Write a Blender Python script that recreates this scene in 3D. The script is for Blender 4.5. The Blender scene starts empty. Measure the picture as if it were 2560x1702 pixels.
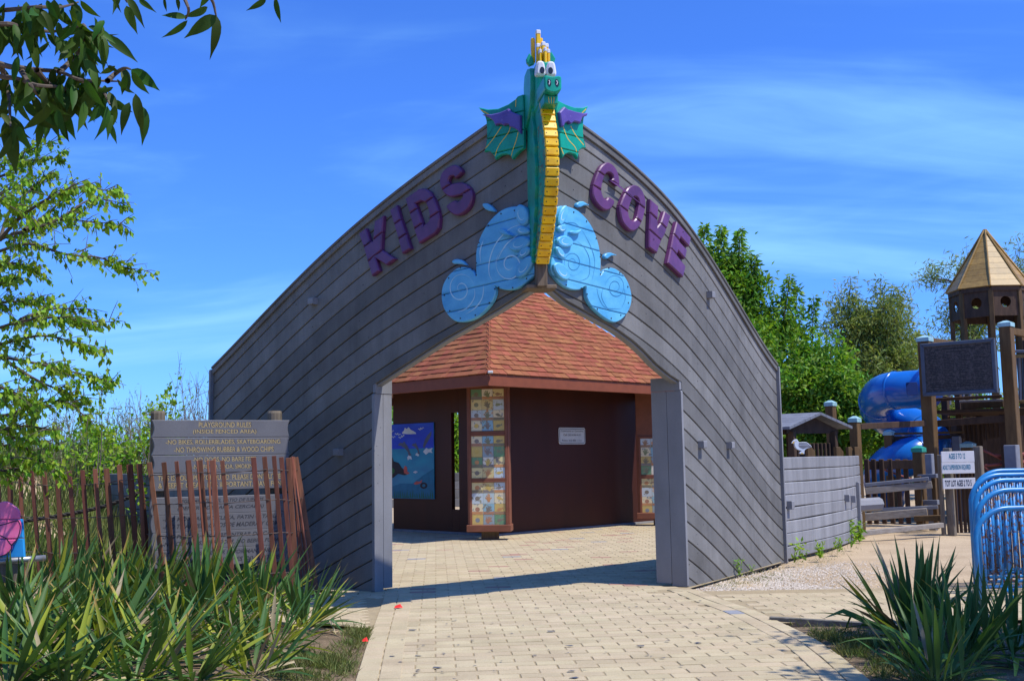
import bpy, bmesh, math, random
import numpy as np
from mathutils import Vector, Matrix

random.seed(7)
rng = np.random.default_rng(7)
R = math.radians
scene = bpy.context.scene
COL = scene.collection

# ------------------------------------------------------------------ camera
FPX, HC = 2700.0, 1.6                       # focal length in photo pixels, eye height
PITCH, ROLL = math.atan(299 / FPX), R(0.95)
Fw = Vector((0, math.cos(PITCH), math.sin(PITCH)))
U0 = Vector((0, -math.sin(PITCH), math.cos(PITCH)))
R0 = Vector((1, 0, 0))
Rc = R0 * math.cos(ROLL) - U0 * math.sin(ROLL)
Uc = R0 * math.sin(ROLL) + U0 * math.cos(ROLL)
EYE = Vector((0, 0, HC))
cam_data = bpy.data.cameras.new("camera")
cam_data.sensor_width = 36
cam_data.lens = 36 * FPX / 2560
cam_data.clip_start = 0.1
cam_data.clip_end = 6000
cam = bpy.data.objects.new("camera", cam_data)
COL.objects.link(cam)
M = Matrix.Identity(4)
for i in range(3):
    M[i][0], M[i][1], M[i][2], M[i][3] = Rc[i], Uc[i], -Fw[i], EYE[i]
cam.matrix_world = M
scene.camera = cam

# ------------------------------------------------------------------ sky, sun, exposure
SUN_AZ, SUN_EL = R(28), R(61)               # azimuth from +X towards the camera
SUN = Vector((math.cos(SUN_EL) * math.cos(SUN_AZ), -math.cos(SUN_EL) * math.sin(SUN_AZ), math.sin(SUN_EL)))
world = bpy.data.worlds.new("World")
scene.world = world
world.use_nodes = True
nt = world.node_tree
nt.nodes.clear()
def wn(t, **k):
    n = nt.nodes.new(t)
    for a, b in k.items():
        setattr(n, a, b)
    return n
sky = wn("ShaderNodeTexSky", sky_type='NISHITA', sun_disc=False)
sky.sun_elevation = SUN_EL
sky.sun_rotation = math.atan2(SUN.x, SUN.y)
sky.air_density, sky.dust_density, sky.ozone_density = 1.0, 0.3, 3.0
hsv = wn("ShaderNodeHueSaturation")
hsv.inputs['Hue'].default_value = 0.5
hsv.inputs['Saturation'].default_value = 1.0
hsv.inputs['Value'].default_value = 1.0
grade = wn("ShaderNodeMix", data_type='RGBA', blend_type='MULTIPLY')
grade.inputs[0].default_value = 1.0
grade.inputs[7].default_value = (0.66, 1.34, 2.85, 1)
nt.links.new(sky.outputs[0], grade.inputs[6])
nt.links.new(grade.outputs[2], hsv.inputs['Color'])
tc = wn("ShaderNodeTexCoord")
sep = wn("ShaderNodeSeparateXYZ")
nt.links.new(tc.outputs['Generated'], sep.inputs[0])
def wmath(op, a, b=None, c=None):
    n = wn("ShaderNodeMath", operation=op)
    for i, v in enumerate((a, b, c)):
        if v is None:
            continue
        if isinstance(v, (int, float)):
            n.inputs[i].default_value = v
        else:
            nt.links.new(v, n.inputs[i])
    return n.outputs[0]
zz = wmath('ADD', wmath('MAXIMUM', sep.outputs[2], 0.0), 0.22)
cx = wmath('DIVIDE', sep.outputs[0], zz)
cy = wmath('DIVIDE', sep.outputs[1], zz)
comb = wn("ShaderNodeCombineXYZ")
nt.links.new(cx, comb.inputs[0]); nt.links.new(cy, comb.inputs[1])
mp = wn("ShaderNodeMapping")
mp.inputs['Rotation'].default_value = (0, 0, R(24))
mp.inputs['Scale'].default_value = (0.62, 1.5, 1)
mp.inputs['Location'].default_value = (0.0, 1.8, 0)
nt.links.new(comb.outputs[0], mp.inputs[0])
n1 = wn("ShaderNodeTexNoise"); n1.inputs['Scale'].default_value = 1.15; n1.inputs['Detail'].default_value = 6
n1.inputs['Roughness'].default_value = 0.5; n1.inputs['Distortion'].default_value = 0.9
nt.links.new(mp.outputs[0], n1.inputs['Vector'])
n2 = wn("ShaderNodeTexNoise"); n2.inputs['Scale'].default_value = 4.2; n2.inputs['Detail'].default_value = 8
n2.inputs['Roughness'].default_value = 0.5; n2.inputs['Distortion'].default_value = 1.6
nt.links.new(mp.outputs[0], n2.inputs['Vector'])
cl = wmath('ADD', wmath('MULTIPLY', n1.outputs[0], 0.88), wmath('MULTIPLY', n2.outputs[0], 0.12))
mr = wn("ShaderNodeMapRange"); mr.interpolation_type = 'SMOOTHSTEP'
mr.inputs['From Min'].default_value = 0.44; mr.inputs['From Max'].default_value = 0.74
mr.inputs['To Min'].default_value = 0.0; mr.inputs['To Max'].default_value = 0.75
nt.links.new(cl, mr.inputs['Value'])
mixc = wn("ShaderNodeMix", data_type='RGBA')
mixc.inputs[7].default_value = (4.3, 9.4, 15.0, 1)
nt.links.new(mr.outputs[0], mixc.inputs[0]); nt.links.new(hsv.outputs[0], mixc.inputs[6])
bg = wn("ShaderNodeBackground"); bg.inputs[1].default_value = 0.077
out = wn("ShaderNodeOutputWorld")
nt.links.new(mixc.outputs[2], bg.inputs[0]); nt.links.new(bg.outputs[0], out.inputs[0])

sl = bpy.data.lights.new("sun", 'SUN')
sl.energy = 5.0; sl.angle = R(0.53); sl.color = (1.0, 0.955, 0.87)
sun = bpy.data.objects.new("sun", sl)
sun.rotation_euler = SUN.to_track_quat('Z', 'Y').to_euler()
COL.objects.link(sun)
vs = scene.view_settings
vs.view_transform = 'Standard'; vs.look = 'None'; vs.exposure = 0.12; vs.gamma = 1.0; vs.use_curve_mapping = False
scene.render.engine = 'CYCLES'
scene.cycles.use_denoising = True
scene.cycles.max_bounces = 6
scene.cycles.diffuse_bounces = 3
scene.cycles.transparent_max_bounces = 6
scene.cycles.caustics_reflective = False
scene.cycles.caustics_refractive = False

# ------------------------------------------------------------------ pixels to places
def ray(px, py):
    d = Fw + Rc * ((px - 1280) / FPX) + Uc * ((851 - py) / FPX)
    return d / d.y
def P(px, py, d):
    return EYE + ray(px, py) * d
def G(px, py, z=0.0):
    r = ray(px, py)
    return EYE + r * ((z - HC) / r.z)
def proj(p):
    q = Vector(p) - EYE
    w = q.dot(Fw)
    return 1280 + FPX * q.dot(Rc) / w, 851 - FPX * q.dot(Uc) / w
def zoomer(ox, oy, s):
    return lambda pts: [(ox + x / s, oy + y / s) for x, y in pts]
def ppm(d):
    return FPX / d

# ------------------------------------------------------------------ materials
def S(r, g, b):
    def f(c):
        c /= 255.0
        return c / 12.92 if c <= 0.04045 else ((c + 0.055) / 1.055) ** 2.4
    return (f(r), f(g), f(b))
def pmat(name, base, alt=None, rough=0.6, scale=(6, 6, 6), lo=0.35, hi=0.7, rand=0.12, island=False, spec=0.35, metallic=0.0,
         bump=0.0, bscale=(60, 60, 60), fine=0.0, fscale=140, speck=None, speck_scale=30, speck_lo=0.62, trans=None, coat=0.0, hue=0.0, streak=0.0):
    m = bpy.data.materials.new(name)
    m.use_nodes = True
    t = m.node_tree
    N, L = t.nodes, t.links
    b = N["Principled BSDF"]
    b.inputs['Roughness'].default_value = rough
    b.inputs['Metallic'].default_value = metallic
    b.inputs['Specular IOR Level'].default_value = spec
    b.inputs['Coat Weight'].default_value = coat
    geo = N.new("ShaderNodeNewGeometry")
    def noise(sc, det=5, rg=0.55):
        mpn = N.new("ShaderNodeMapping"); mpn.inputs['Scale'].default_value = sc if isinstance(sc, tuple) else (sc, sc, sc)
        L.new(geo.outputs['Position'], mpn.inputs[0])
        n = N.new("ShaderNodeTexNoise"); n.inputs['Scale'].default_value = 1.0
        n.inputs['Detail'].default_value = det; n.inputs['Roughness'].default_value = rg
        L.new(mpn.outputs[0], n.inputs['Vector'])
        return n.outputs[0]
    def mix(fac, a, bb, blend='MIX'):
        n = N.new("ShaderNodeMix"); n.data_type = 'RGBA'; n.blend_type = blend
        for sock, v in ((0, fac), (6, a), (7, bb)):
            if isinstance(v, (int, float)):
                n.inputs[sock].default_value = v
            elif isinstance(v, tuple):
                n.inputs[sock].default_value = (*v[:3], 1)
            else:
                L.new(v, n.inputs[sock])
        return n.outputs[2]
    def rng_(v, a, bb, c=0.0, d=1.0):
        n = N.new("ShaderNodeMapRange")
        for i, x in zip(('From Min', 'From Max', 'To Min', 'To Max'), (a, bb, c, d)):
            n.inputs[i].default_value = x
        L.new(v, n.inputs['Value'])
        return n.outputs[0]
    alt = alt or tuple(c * 0.78 for c in base)
    col = mix(rng_(noise(scale), lo, hi), base, alt)
    if fine:
        col = mix(1.0, col, mix(rng_(noise(fscale, 3), 0.3, 0.7), (1 - fine,) * 3, (1 + fine,) * 3), 'MULTIPLY')
    if streak:
        col = mix(1.0, col, mix(rng_(noise((17.0, 17.0, 0.7), 4, 0.6), 0.32, 0.68), (1 - streak,) * 3, (1 + streak * 0.7,) * 3), 'MULTIPLY')
    if speck:
        col = mix(rng_(noise(speck_scale, 4, 0.7), speck_lo, speck_lo + 0.06), col, speck)
    if rand or hue:
        oi = N.new("ShaderNodeObjectInfo")
        r = oi.outputs['Random']
        if island:
            ad = N.new("ShaderNodeMath"); ad.operation = 'ADD'
            L.new(r, ad.inputs[0]); L.new(geo.outputs['Random Per Island'], ad.inputs[1])
            fr = N.new("ShaderNodeMath"); fr.operation = 'FRACT'; L.new(ad.outputs[0], fr.inputs[0])
            r = fr.outputs[0]
        h = N.new("ShaderNodeHueSaturation")
        L.new(rng_(r, 0, 1, 1 - rand, 1 + rand), h.inputs['Value'])
        if hue:
            wv = N.new("ShaderNodeMath"); wv.operation = 'MULTIPLY'; wv.inputs[1].default_value = 7.31; L.new(r, wv.inputs[0])
            fr2 = N.new("ShaderNodeMath"); fr2.operation = 'FRACT'; L.new(wv.outputs[0], fr2.inputs[0])
            L.new(rng_(fr2.outputs[0], 0, 1, 0.5 - hue, 0.5 + hue), h.inputs['Hue'])
        L.new(col, h.inputs['Color'])
        col = h.outputs[0]
    L.new(col, b.inputs['Base Color'])
    if bump:
        bn = N.new("ShaderNodeBump"); bn.inputs['Strength'].default_value = bump; bn.inputs['Distance'].default_value = 0.01
        L.new(noise(bscale, 6, 0.6), bn.inputs['Height']); L.new(bn.outputs[0], b.inputs['Normal'])
    if trans:
        tb = N.new("ShaderNodeBsdfTranslucent")
        tcol = mix(1.0, col, trans, 'MULTIPLY')
        L.new(tcol, tb.inputs[0])
        ad = N.new("ShaderNodeAddShader")
        L.new(b.outputs[0], ad.inputs[0]); L.new(tb.outputs[0], ad.inputs[1])
        L.new(ad.outputs[0], N["Material Output"].inputs[0])
    return m

# ------------------------------------------------------------------ objects
def tag(o, label=None, cat=None, group=None, kind=None):
    for k, v in (("label", label), ("category", cat), ("group", group), ("kind", kind)):
        if v:
            o[k] = v
    return o
def thing(name, loc, label, cat, group=None):
    o = bpy.data.objects.new(name, None)
    o.empty_display_size = 0.2
    COL.objects.link(o)
    o.location = loc
    return tag(o, label, cat, group)
def origin_of(o):
    v = Vector((0, 0, 0))
    while o is not None:
        v += o.location
        o = o.parent
    return v
def put(name, me, parent=None, matrix=None, mat=None):
    o = bpy.data.objects.new(name, me)
    COL.objects.link(o)
    if mat is not None and not me.materials:
        me.materials.append(mat)
    if parent is not None:
        o.parent = parent
    if matrix is not None:
        if parent is not None:
            matrix = Matrix.Translation(-origin_of(parent)) @ matrix
        o.matrix_basis = matrix
    return o
def cbox_data(hx, hy, hz, c):
    v, f = [], []
    c = min(c, hx * 0.9, hy * 0.9, hz * 0.9)
    idx = {}
    for sx in (-1, 1):
        for sy in (-1, 1):
            for sz in (-1, 1):
                for a in range(3):
                    q = [sx * hx, sy * hy, sz * hz]
                    for b in range(3):
                        if b != a:
                            q[b] -= (sx, sy, sz)[b] * c
                    idx[(sx, sy, sz, a)] = len(v)
                    v.append(tuple(q))
    for a in range(3):
        b, d = (a + 1) % 3, (a + 2) % 3
        for s in (-1, 1):
            loop = []
            for tb, td in ((-1, -1), (1, -1), (1, 1), (-1, 1)):
                k = [0, 0, 0]; k[a], k[b], k[d] = s, tb, td
                loop.append(idx[(*k, a)])
            f.append(loop if s > 0 else loop[::-1])
        for sb in (-1, 1):
            for sd in (-1, 1):                     # edge running along a
                k0, k1 = [0, 0, 0], [0, 0, 0]
                k0[a], k0[b], k0[d] = -1, sb, sd
                k1[a], k1[b], k1[d] = 1, sb, sd
                loop = [idx[(*k0, b)], idx[(*k1, b)], idx[(*k1, d)], idx[(*k0, d)]]
                f.append(loop if sb * sd > 0 else loop[::-1])
    for sx in (-1, 1):
        for sy in (-1, 1):
            for sz in (-1, 1):
                loop = [idx[(sx, sy, sz, a)] for a in range(3)]
                f.append(loop if sx * sy * sz > 0 else loop[::-1])
    return v, f
class MB:
    def __init__(self):
        self.v, self.f = [], []
    def add(self, v, f):
        n = len(self.v)
        self.v += [Vector(q) for q in v]
        self.f += [[i + n for i in q] for q in f]
        return self
    def box(self, c, size, rot=None, ch=0.006):
        v, f = cbox_data(size[0] / 2, size[1] / 2, size[2] / 2, ch)
        m = Matrix.Translation(Vector(c)) @ (rot.to_4x4() if rot else Matrix.Identity(4))
        return self.add([m @ Vector(q) for q in v], f)
    def beam(self, a, b, w, h, up=(0, 0, 1), ch=0.006):
        a, b = Vector(a), Vector(b)
        x = (b - a); l = x.length; x.normalize()
        y = Vector(up).cross(x)
        if y.length < 1e-4:
            y = Vector((1, 0, 0))
        y.normalize(); z = x.cross(y)
        m = Matrix((x, y, z)).transposed()
        return self.box((a + b) / 2, (l, w, h), m, ch)
    def tube(self, pts, rad, n=8, caps=True):
        pts = [Vector(p) for p in pts]
        k0 = len(self.v)
        rads = rad if isinstance(rad, (list, tuple)) else [rad] * len(pts)
        ref = None
        for i, p in enumerate(pts):
            t = (pts[min(i + 1, len(pts) - 1)] - pts[max(i - 1, 0)])
            if t.length < 1e-9:
                t = Vector((0, 0, 1))
            t.normalize()
            if ref is None:
                ref = Vector((0, 0, 1)) if abs(t.z) < 0.9 else Vector((1, 0, 0))
            a = (ref - t * ref.dot(t)).normalized(); b = t.cross(a); ref = a
            for j in range(n):
                an = 2 * math.pi * j / n
                self.v.append(p + (a * math.cos(an) + b * math.sin(an)) * rads[i])
        for i in range(len(pts) - 1):
            for j in range(n):
                q = k0 + i * n + j; r = k0 + i * n + (j + 1) % n
                self.f.append([q, r, r + n, q + n])
        if caps:
            self.f.append([k0 + j for j in range(n)][::-1])
            self.f.append([k0 + (len(pts) - 1) * n + j for j in range(n)])
        return self
    def build(self, name, mat, parent=None, smooth=False, kind=None, label=None):
        off = origin_of(parent) if parent is not None else Vector((0, 0, 0))
        me = bpy.data.meshes.new(name)
        me.from_pydata([tuple(q - off) for q in self.v], [], self.f)
        if mat is not None:
            me.materials.append(mat)
        if smooth:
            me.polygons.foreach_set("use_smooth", [True] * len(me.polygons))
        me.update()
        o = bpy.data.objects.new(name, me)
        COL.objects.link(o)
        if parent is not None:
            o.parent = parent
        if kind:
            o["kind"] = kind
        if label:
            o["label"] = label
        return o
def frame(o, u, v):
    """origin and two axes: returns a map (x, y, n) -> point, normal facing the camera side"""
    u = Vector(u).normalized(); v = Vector(v).normalized(); n = u.cross(v).normalized()
    if n.dot(EYE - Vector(o)) < 0:
        n = -n
    return lambda x, y, k=0.0: Vector(o) + u * x + v * y + n * k
def fill2d(loops):
    bm = bmesh.new()
    for lp in loops:
        vs_ = [bm.verts.new((x, y, 0)) for x, y in lp]
        for i in range(len(vs_)):
            bm.edges.new((vs_[i], vs_[(i + 1) % len(vs_)]))
    bmesh.ops.triangle_fill(bm, use_beauty=True, use_dissolve=False, edges=bm.edges[:], normal=(0, 0, 1))
    return bm
def cutout(name, loops, mapf, mat, parent, t=0.04, c=0.008, n0=0.0, cuts=(), cutdir=(0, 1), gap=0.006, label=None):
    """a flat shape with real thickness, sawn into boards along the cut lines; each board is an object"""
    base = fill2d(loops)
    cd = Vector((cutdir[0], cutdir[1], 0)).normalized()
    cuts = sorted(cuts)
    edges = [None] + list(cuts) + [None]
    res = []
    for i in range(len(edges) - 1):
        lo, hi = edges[i], edges[i + 1]
        b = base.copy()
        if lo is not None:
            bmesh.ops.bisect_plane(b, geom=b.verts[:] + b.edges[:] + b.faces[:], plane_co=cd * (lo + gap / 2), plane_no=cd, clear_inner=True)
        if hi is not None:
            bmesh.ops.bisect_plane(b, geom=b.verts[:] + b.edges[:] + b.faces[:], plane_co=cd * (hi - gap / 2), plane_no=cd, clear_outer=True)
        fs = b.faces[:]
        if not fs:
            b.free(); continue
        b.normal_update()
        for f in fs:
            if f.normal.z < 0:
                f.normal_flip()
        r = bmesh.ops.extrude_face_region(b, geom=fs)
        top = [g for g in r['geom'] if isinstance(g, bmesh.types.BMFace)]
        bmesh.ops.translate(b, verts=[g for g in r['geom'] if isinstance(g, bmesh.types.BMVert)], vec=(0, 0, t - c))
        b.normal_update()
        if c > 0:
            bmesh.ops.inset_region(b, faces=top, thickness=c, depth=c, use_boundary=True, use_even_offset=True)
        off = origin_of(parent) if parent is not None else Vector((0, 0, 0))
        for v in b.verts:
            v.co = mapf(v.co.x, v.co.y, v.co.z + n0) - off
        bmesh.ops.recalc_face_normals(b, faces=b.faces[:])
        me = bpy.data.meshes.new(name)
        b.to_mesh(me); b.free()
        me.materials.append(mat)
        o = bpy.data.objects.new(name, me)
        COL.objects.link(o)
        if parent is not None:
            o.parent = parent
        if label:
            o["label"] = label
        res.append(o)
    base.free()
    return res
def ribbon(mb, pts, w, mapf, n=0.0, taper=False):
    """flat painted or carved stroke following 2D points on a mapped surface"""
    k = len(pts)
    L0 = len(mb.v)
    for i, (x, y) in enumerate(pts):
        a = Vector(pts[max(i - 1, 0)]); b = Vector(pts[min(i + 1, k - 1)])
        t = (b - a)
        t = t.normalized() if t.length > 1e-9 else Vector((1, 0))
        nn = Vector((-t.y, t.x))
        ww = w / 2 * (1 if not taper else max(0.12, math.sin(math.pi * (i + 0.4) / (k - 0.2))))
        for sgn in (-1, 1):
            mb.v.append(mapf(x + nn.x * ww * sgn, y + nn.y * ww * sgn, n))
    for i in range(k - 1):
        q = L0 + i * 2
        mb.f.append([q, q + 1, q + 3, q + 2])
    return mb
def smooth_pts(pts, n=6, closed=False):
    pts = [Vector(p) for p in pts]
    out = []
    m = len(pts)
    rngi = range(m if closed else m - 1)
    for i in rngi:
        g = (lambda j: pts[j % m]) if closed else (lambda j: pts[min(max(j, 0), m - 1)])
        p0, p1, p2, p3 = g(i - 1), g(i), g(i + 1), g(i + 2)
        for k in range(n):
            t = k / n
            out.append(0.5 * ((2 * p1) + (p2 - p0) * t + (2 * p0 - 5 * p1 + 4 * p2 - p3) * t * t + (3 * p1 - p0 - 3 * p2 + p3) * t ** 3))
    if not closed:
        out.append(pts[-1])
    return [tuple(q) for q in out]
def ellipse(cx, cy, a, b, rot=0.0, n=20):
    return [(cx + a * math.cos(t) * math.cos(rot) - b * math.sin(t) * math.sin(rot),
             cy + a * math.cos(t) * math.sin(rot) + b * math.sin(t) * math.cos(rot)) for t in [2 * math.pi * i / n for i in range(n)]]
_tc = {}
def lettering(name, text, mapf, w, h, x, y, mat, parent, n=0.002, t=0.0, shear=0.0, bold=0.0):
    """flat print: text set to width w and height h with its lower left corner at (x, y) of a mapped surface"""
    key = (text, bold, shear)
    if key not in _tc:
        cu = bpy.data.curves.new("text", 'FONT')
        cu.body = text; cu.fill_mode = 'BOTH'; cu.resolution_u = 3; cu.shear = shear; cu.offset = bold
        ob = bpy.data.objects.new("text", cu)
        COL.objects.link(ob)
        dg = bpy.context.evaluated_depsgraph_get()
        me0 = bpy.data.meshes.new_from_object(ob.evaluated_get(dg))
        vv = [tuple(v.co) for v in me0.vertices]; ff = [list(p.vertices) for p in me0.polygons]
        bpy.data.objects.remove(ob); bpy.data.curves.remove(cu); bpy.data.meshes.remove(me0)
        _tc[key] = (vv, ff)
    vv, ff = _tc[key]
    x0 = min(v[0] for v in vv); x1 = max(v[0] for v in vv); y0 = min(v[1] for v in vv); y1 = max(v[1] for v in vv)
    mb = MB()
    mb.add([mapf(x + (v[0] - x0) / (x1 - x0) * w, y + (v[1] - y0) / (y1 - y0) * h, n) for v in vv], ff)
    return mb.build(name, mat, parent, kind="stuff")
def leaf_mesh(name, pos, dirs, nrm, ln, wd, fold=0.15, off=(0, 0, 0)):
    """many small pointed leaves as one mesh; arrays of shape (n, 3) and (n,)"""
    n = len(pos)
    dirs = dirs / np.linalg.norm(dirs, axis=1, keepdims=True)
    side = np.cross(dirs, nrm)
    side /= np.linalg.norm(side, axis=1, keepdims=True) + 1e-9
    up = np.cross(side, dirs)
    ln = ln[:, None]; wd = wd[:, None]
    v = np.empty((n, 4, 3))
    v[:, 0] = pos
    v[:, 1] = pos + dirs * ln * 0.42 + side * wd * 0.5 + up * wd * fold
    v[:, 2] = pos + dirs * ln - up * ln * 0.08
    v[:, 3] = pos + dirs * ln * 0.42 - side * wd * 0.5 + up * wd * fold
    v = v.reshape(-1, 3) - np.array(off)
    me = bpy.data.meshes.new(name)
    me.vertices.add(n * 4); me.loops.add(n * 6); me.polygons.add(n * 2)
    me.vertices.foreach_set("co", v.ravel())
    b = (np.arange(n) * 4)[:, None]
    li = (b + np.array([0, 1, 2, 0, 2, 3])[None]).ravel()
    me.loops.foreach_set("vertex_index", li.astype(np.int32))
    me.polygons.foreach_set("loop_start", (np.arange(n * 2) * 3).astype(np.int32))
    me.update(calc_edges=True)
    return me

# ------------------------------------------------------------------ materials of the ship
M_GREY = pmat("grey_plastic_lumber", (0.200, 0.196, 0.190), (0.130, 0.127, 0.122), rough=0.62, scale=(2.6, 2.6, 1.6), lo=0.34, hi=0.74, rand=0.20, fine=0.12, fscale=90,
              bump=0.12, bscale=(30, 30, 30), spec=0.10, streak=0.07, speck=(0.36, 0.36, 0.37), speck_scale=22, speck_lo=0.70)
M_GREY_SUNLIT = pmat("sunlit_grey_plastic_lumber", (0.275, 0.275, 0.285), (0.20, 0.20, 0.208), rough=0.62, scale=(4.5, 4.5, 0.9), lo=0.38, hi=0.72, rand=0.10, fine=0.12, fscale=90, bump=0.12, bscale=(30, 30, 30), spec=0.12, streak=0.07, speck=(0.42, 0.42, 0.43), speck_scale=22, speck_lo=0.70)
M_GREY2 = pmat("grey_jamb_board", (0.25, 0.25, 0.265), (0.19, 0.19, 0.20), rough=0.6, scale=(2, 2, 1), rand=0.06, fine=0.12, fscale=150,
               bump=0.1, bscale=(80, 80, 80), speck=(0.06, 0.06, 0.06), speck_scale=34, speck_lo=0.74)
M_SEAM = pmat("dark_hull_frame", (0.05, 0.048, 0.045), rough=0.85)
M_WOODOLD = pmat("weathered_wood", (0.17, 0.125, 0.085), (0.09, 0.065, 0.045), rough=0.8, scale=(40, 40, 3), rand=0.15, bump=0.3, bscale=(70, 70, 5))
M_PURPLE = pmat("purple_paint", S(108, 56, 108), S(86, 44, 90), rough=0.36, scale=(5, 5, 5), rand=0.07, spec=0.5, bump=0.05, fine=0.05, fscale=60)
M_WAVE = pmat("blue_wave_paint", S(106, 188, 228), S(72, 158, 210), rough=0.38, scale=(3, 3, 6), rand=0.05, spec=0.5, bump=0.05, fine=0.04, fscale=60)
M_WAVE_L = pmat("pale_swirl_paint", S(196, 226, 240), S(150, 206, 232), rough=0.4, scale=(9, 9, 9), rand=0.0, spec=0.5)
M_WAVE_D = pmat("carved_swirl_line", S(34, 104, 160), S(60, 140, 190), rough=0.5, scale=(9, 9, 9), rand=0.0)
M_SCREW = pmat("dark_screw_head", (0.02, 0.022, 0.025), rough=0.4, rand=0)
M_TEAL = pmat("teal_green_paint", S(8, 162, 132), S(4, 126, 106), rough=0.34, scale=(4, 4, 4), rand=0.06, spec=0.5, fine=0.06, fscale=50, speck=(0.01, 0.10, 0.09), speck_scale=26, speck_lo=0.66)
M_YELL = pmat("yellow_paint", S(246, 200, 4), S(222, 168, 2), rough=0.34, scale=(7, 7, 7), rand=0.07, spec=0.5, fine=0.06, fscale=70, speck=(0.75, 0.68, 0.35), speck_scale=30, speck_lo=0.68)
M_WHITE = pmat("white_paint", (0.72, 0.73, 0.76), (0.60, 0.60, 0.65), rough=0.45, rand=0.03)
M_NAVY = pmat("navy_paint", S(24, 36, 58), rough=0.4, rand=0.0)
M_RED = pmat("red_scale_paint", S(150, 40, 34), rough=0.4, rand=0.1)
M_VIOLET = pmat("violet_wing_paint", S(98, 78, 158), S(80, 62, 140), rough=0.4, scale=(5, 5, 5), rand=0.0, spec=0.5, fine=0.08, fscale=60, speck=S(130, 108, 176), speck_scale=24, speck_lo=0.64)

# ------------------------------------------------------------------ curved walls
class Wall:
    """a vertical wall on a curved plan; (s, z, n) = along, up, out of the face"""
    def __init__(self, pts):
        d = smooth_pts([(p[0], p[1]) for p in pts], 60)
        self.p = np.array(d)
        seg = np.diff(self.p, axis=0)
        self.s = np.concatenate([[0], np.cumsum(np.hypot(seg[:, 0], seg[:, 1]))])
        self.len = self.s[-1]
    def xy(self, s):
        if s < 0 or s > self.len:
            t = self.tan(s)
            e = 0.0 if s < 0 else self.len
            q = self.xy(e)
            return (q[0] + t[0] * (s - e), q[1] + t[1] * (s - e))
        return (float(np.interp(s, self.s, self.p[:, 0])), float(np.interp(s, self.s, self.p[:, 1])))
    def tan(self, s):
        a = min(max(s - 0.06, 0), self.len - 0.12); b = a + 0.12
        x0, y0 = np.interp(a, self.s, self.p[:, 0]), np.interp(a, self.s, self.p[:, 1])
        x1, y1 = np.interp(b, self.s, self.p[:, 0]), np.interp(b, self.s, self.p[:, 1])
        l = math.hypot(x1 - x0, y1 - y0)
        return ((x1 - x0) / l, (y1 - y0) / l)
    def pos(self, s, z, n=0.0):
        x, y = self.xy(s); t = self.tan(s)
        nx, ny = t[1], -t[0]
        if ny > 0 and abs(ny) > 1e-6:
            nx, ny = -nx, -ny
        return Vector((x + nx * n, y + ny * n, z))
    def hit(self, px, py):
        r = ray(px, py)
        best = None
        for s0, s1 in [(-1.5, 0.0)] + [(self.s[i], self.s[i + 1]) for i in range(0, len(self.s) - 1)] + [(self.len, self.len + 3)]:
            a = self.xy(s0 if s0 >= 0 else s0); b = self.xy(s1)
            ex, ey = b[0] - a[0], b[1] - a[1]
            det = r.x * (-ey) - r.y * (-ex)
            if abs(det) < 1e-9:
                continue
            t = (a[0] * (-ey) - a[1] * (-ex)) / det
            u = (r.x * a[1] - r.y * a[0]) / det
            if -1e-6 <= u <= 1 + 1e-6 and t > 0 and (best is None or t < best[0]):
                best = (t, s0 + u * (s1 - s0))
        t, s = best
        return s, HC + t * r.z
    def hits(self, pts):
        return [self.hit(x, y) for x, y in pts]
    def band(self, mb, Sv, lo, hi, n0, n1, c=0.008):
        k0 = len(mb.v)
        for s, a, b in zip(Sv, lo, hi):
            cc = min(c, max((b - a) / 3, 0.0005))
            for z, n in ((a, n1), (a, n0 - cc), (a + cc, n0), (b - cc, n0), (b, n0 - cc), (b, n1)):
                mb.v.append(self.pos(s, z, n))
        m = len(Sv)
        for i in range(m - 1):
            for j in range(6):
                q = k0 + i * 6 + j; r2 = k0 + i * 6 + (j + 1) % 6
                mb.f.append([q, r2, r2 + 6, q + 6])
        mb.f.append([k0 + j for j in range(6)][::-1])
        mb.f.append([k0 + (m - 1) * 6 + j for j in range(6)])
        return mb

PROW = Vector((0.325, 11.8, 0))
pl, pr = G(938, 1479), G(1718, 1466)
er = G(1960, 1400)
el = P(533, 1000, 16.2)
WL = Wall([PROW, pl, el])
WR = Wall([PROW, pr, er])
topL = [(1338, 236), (1232, 308), (1214, 321), (1169.5, 355), (1125, 388), (1080, 422), (1036, 457.5), (991, 491), (946, 522), (902, 558), (857, 594), (812, 636), (768, 683), (723, 730), (678.5, 774), (634, 821), (578, 875), (533, 924)]
topR = [(1346, 246), (1448, 319), (1492, 349), (1538, 383), (1584, 422), (1630, 466), (1675.5, 514), (1721, 574), (1744, 608), (1767, 640), (1790, 677), (1813, 714), (1836, 753), (1859, 792), (1882, 829), (1905, 865), (1928, 900), (1943, 920)]
archL = [(1340, 704), (1246, 770), (1109, 848), (975, 935), (931, 964)]
archR = [(1348, 702), (1378, 718), (1419, 753), (1542, 822), (1584, 852), (1611, 877), (1643, 911), (1675, 937), (1704, 956)]
def interp_fn(pts):
    pts = sorted(pts)
    a = np.array(pts)
    return lambda s: float(np.interp(s, a[:, 0], a[:, 1]))
SIDE = {}
for key, W, tp, ar in (("L", WL, topL, archL), ("R", WR, topR, archR)):
    T = W.hits(tp); A = W.hits(ar)
    A[0] = (0.0, A[0][1]); T[0] = (0.0, T[0][1])
    a = np.array(sorted(T))
    # smooth the traced sheer so that the boards bend evenly
    co = np.polyfit(a[:, 0], a[:, 1], 4)
    SIDE[key] = (W, (lambda s, co=co: float(np.polyval(co, s))), interp_fn(A), A[-1][0])
HULL_W = 0.232
ship = thing("ship_entrance", (PROW.x, PROW.y + 1.5, 0), "big grey plank ship bow with a wide gateway cut through its middle", "gateway")
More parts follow.
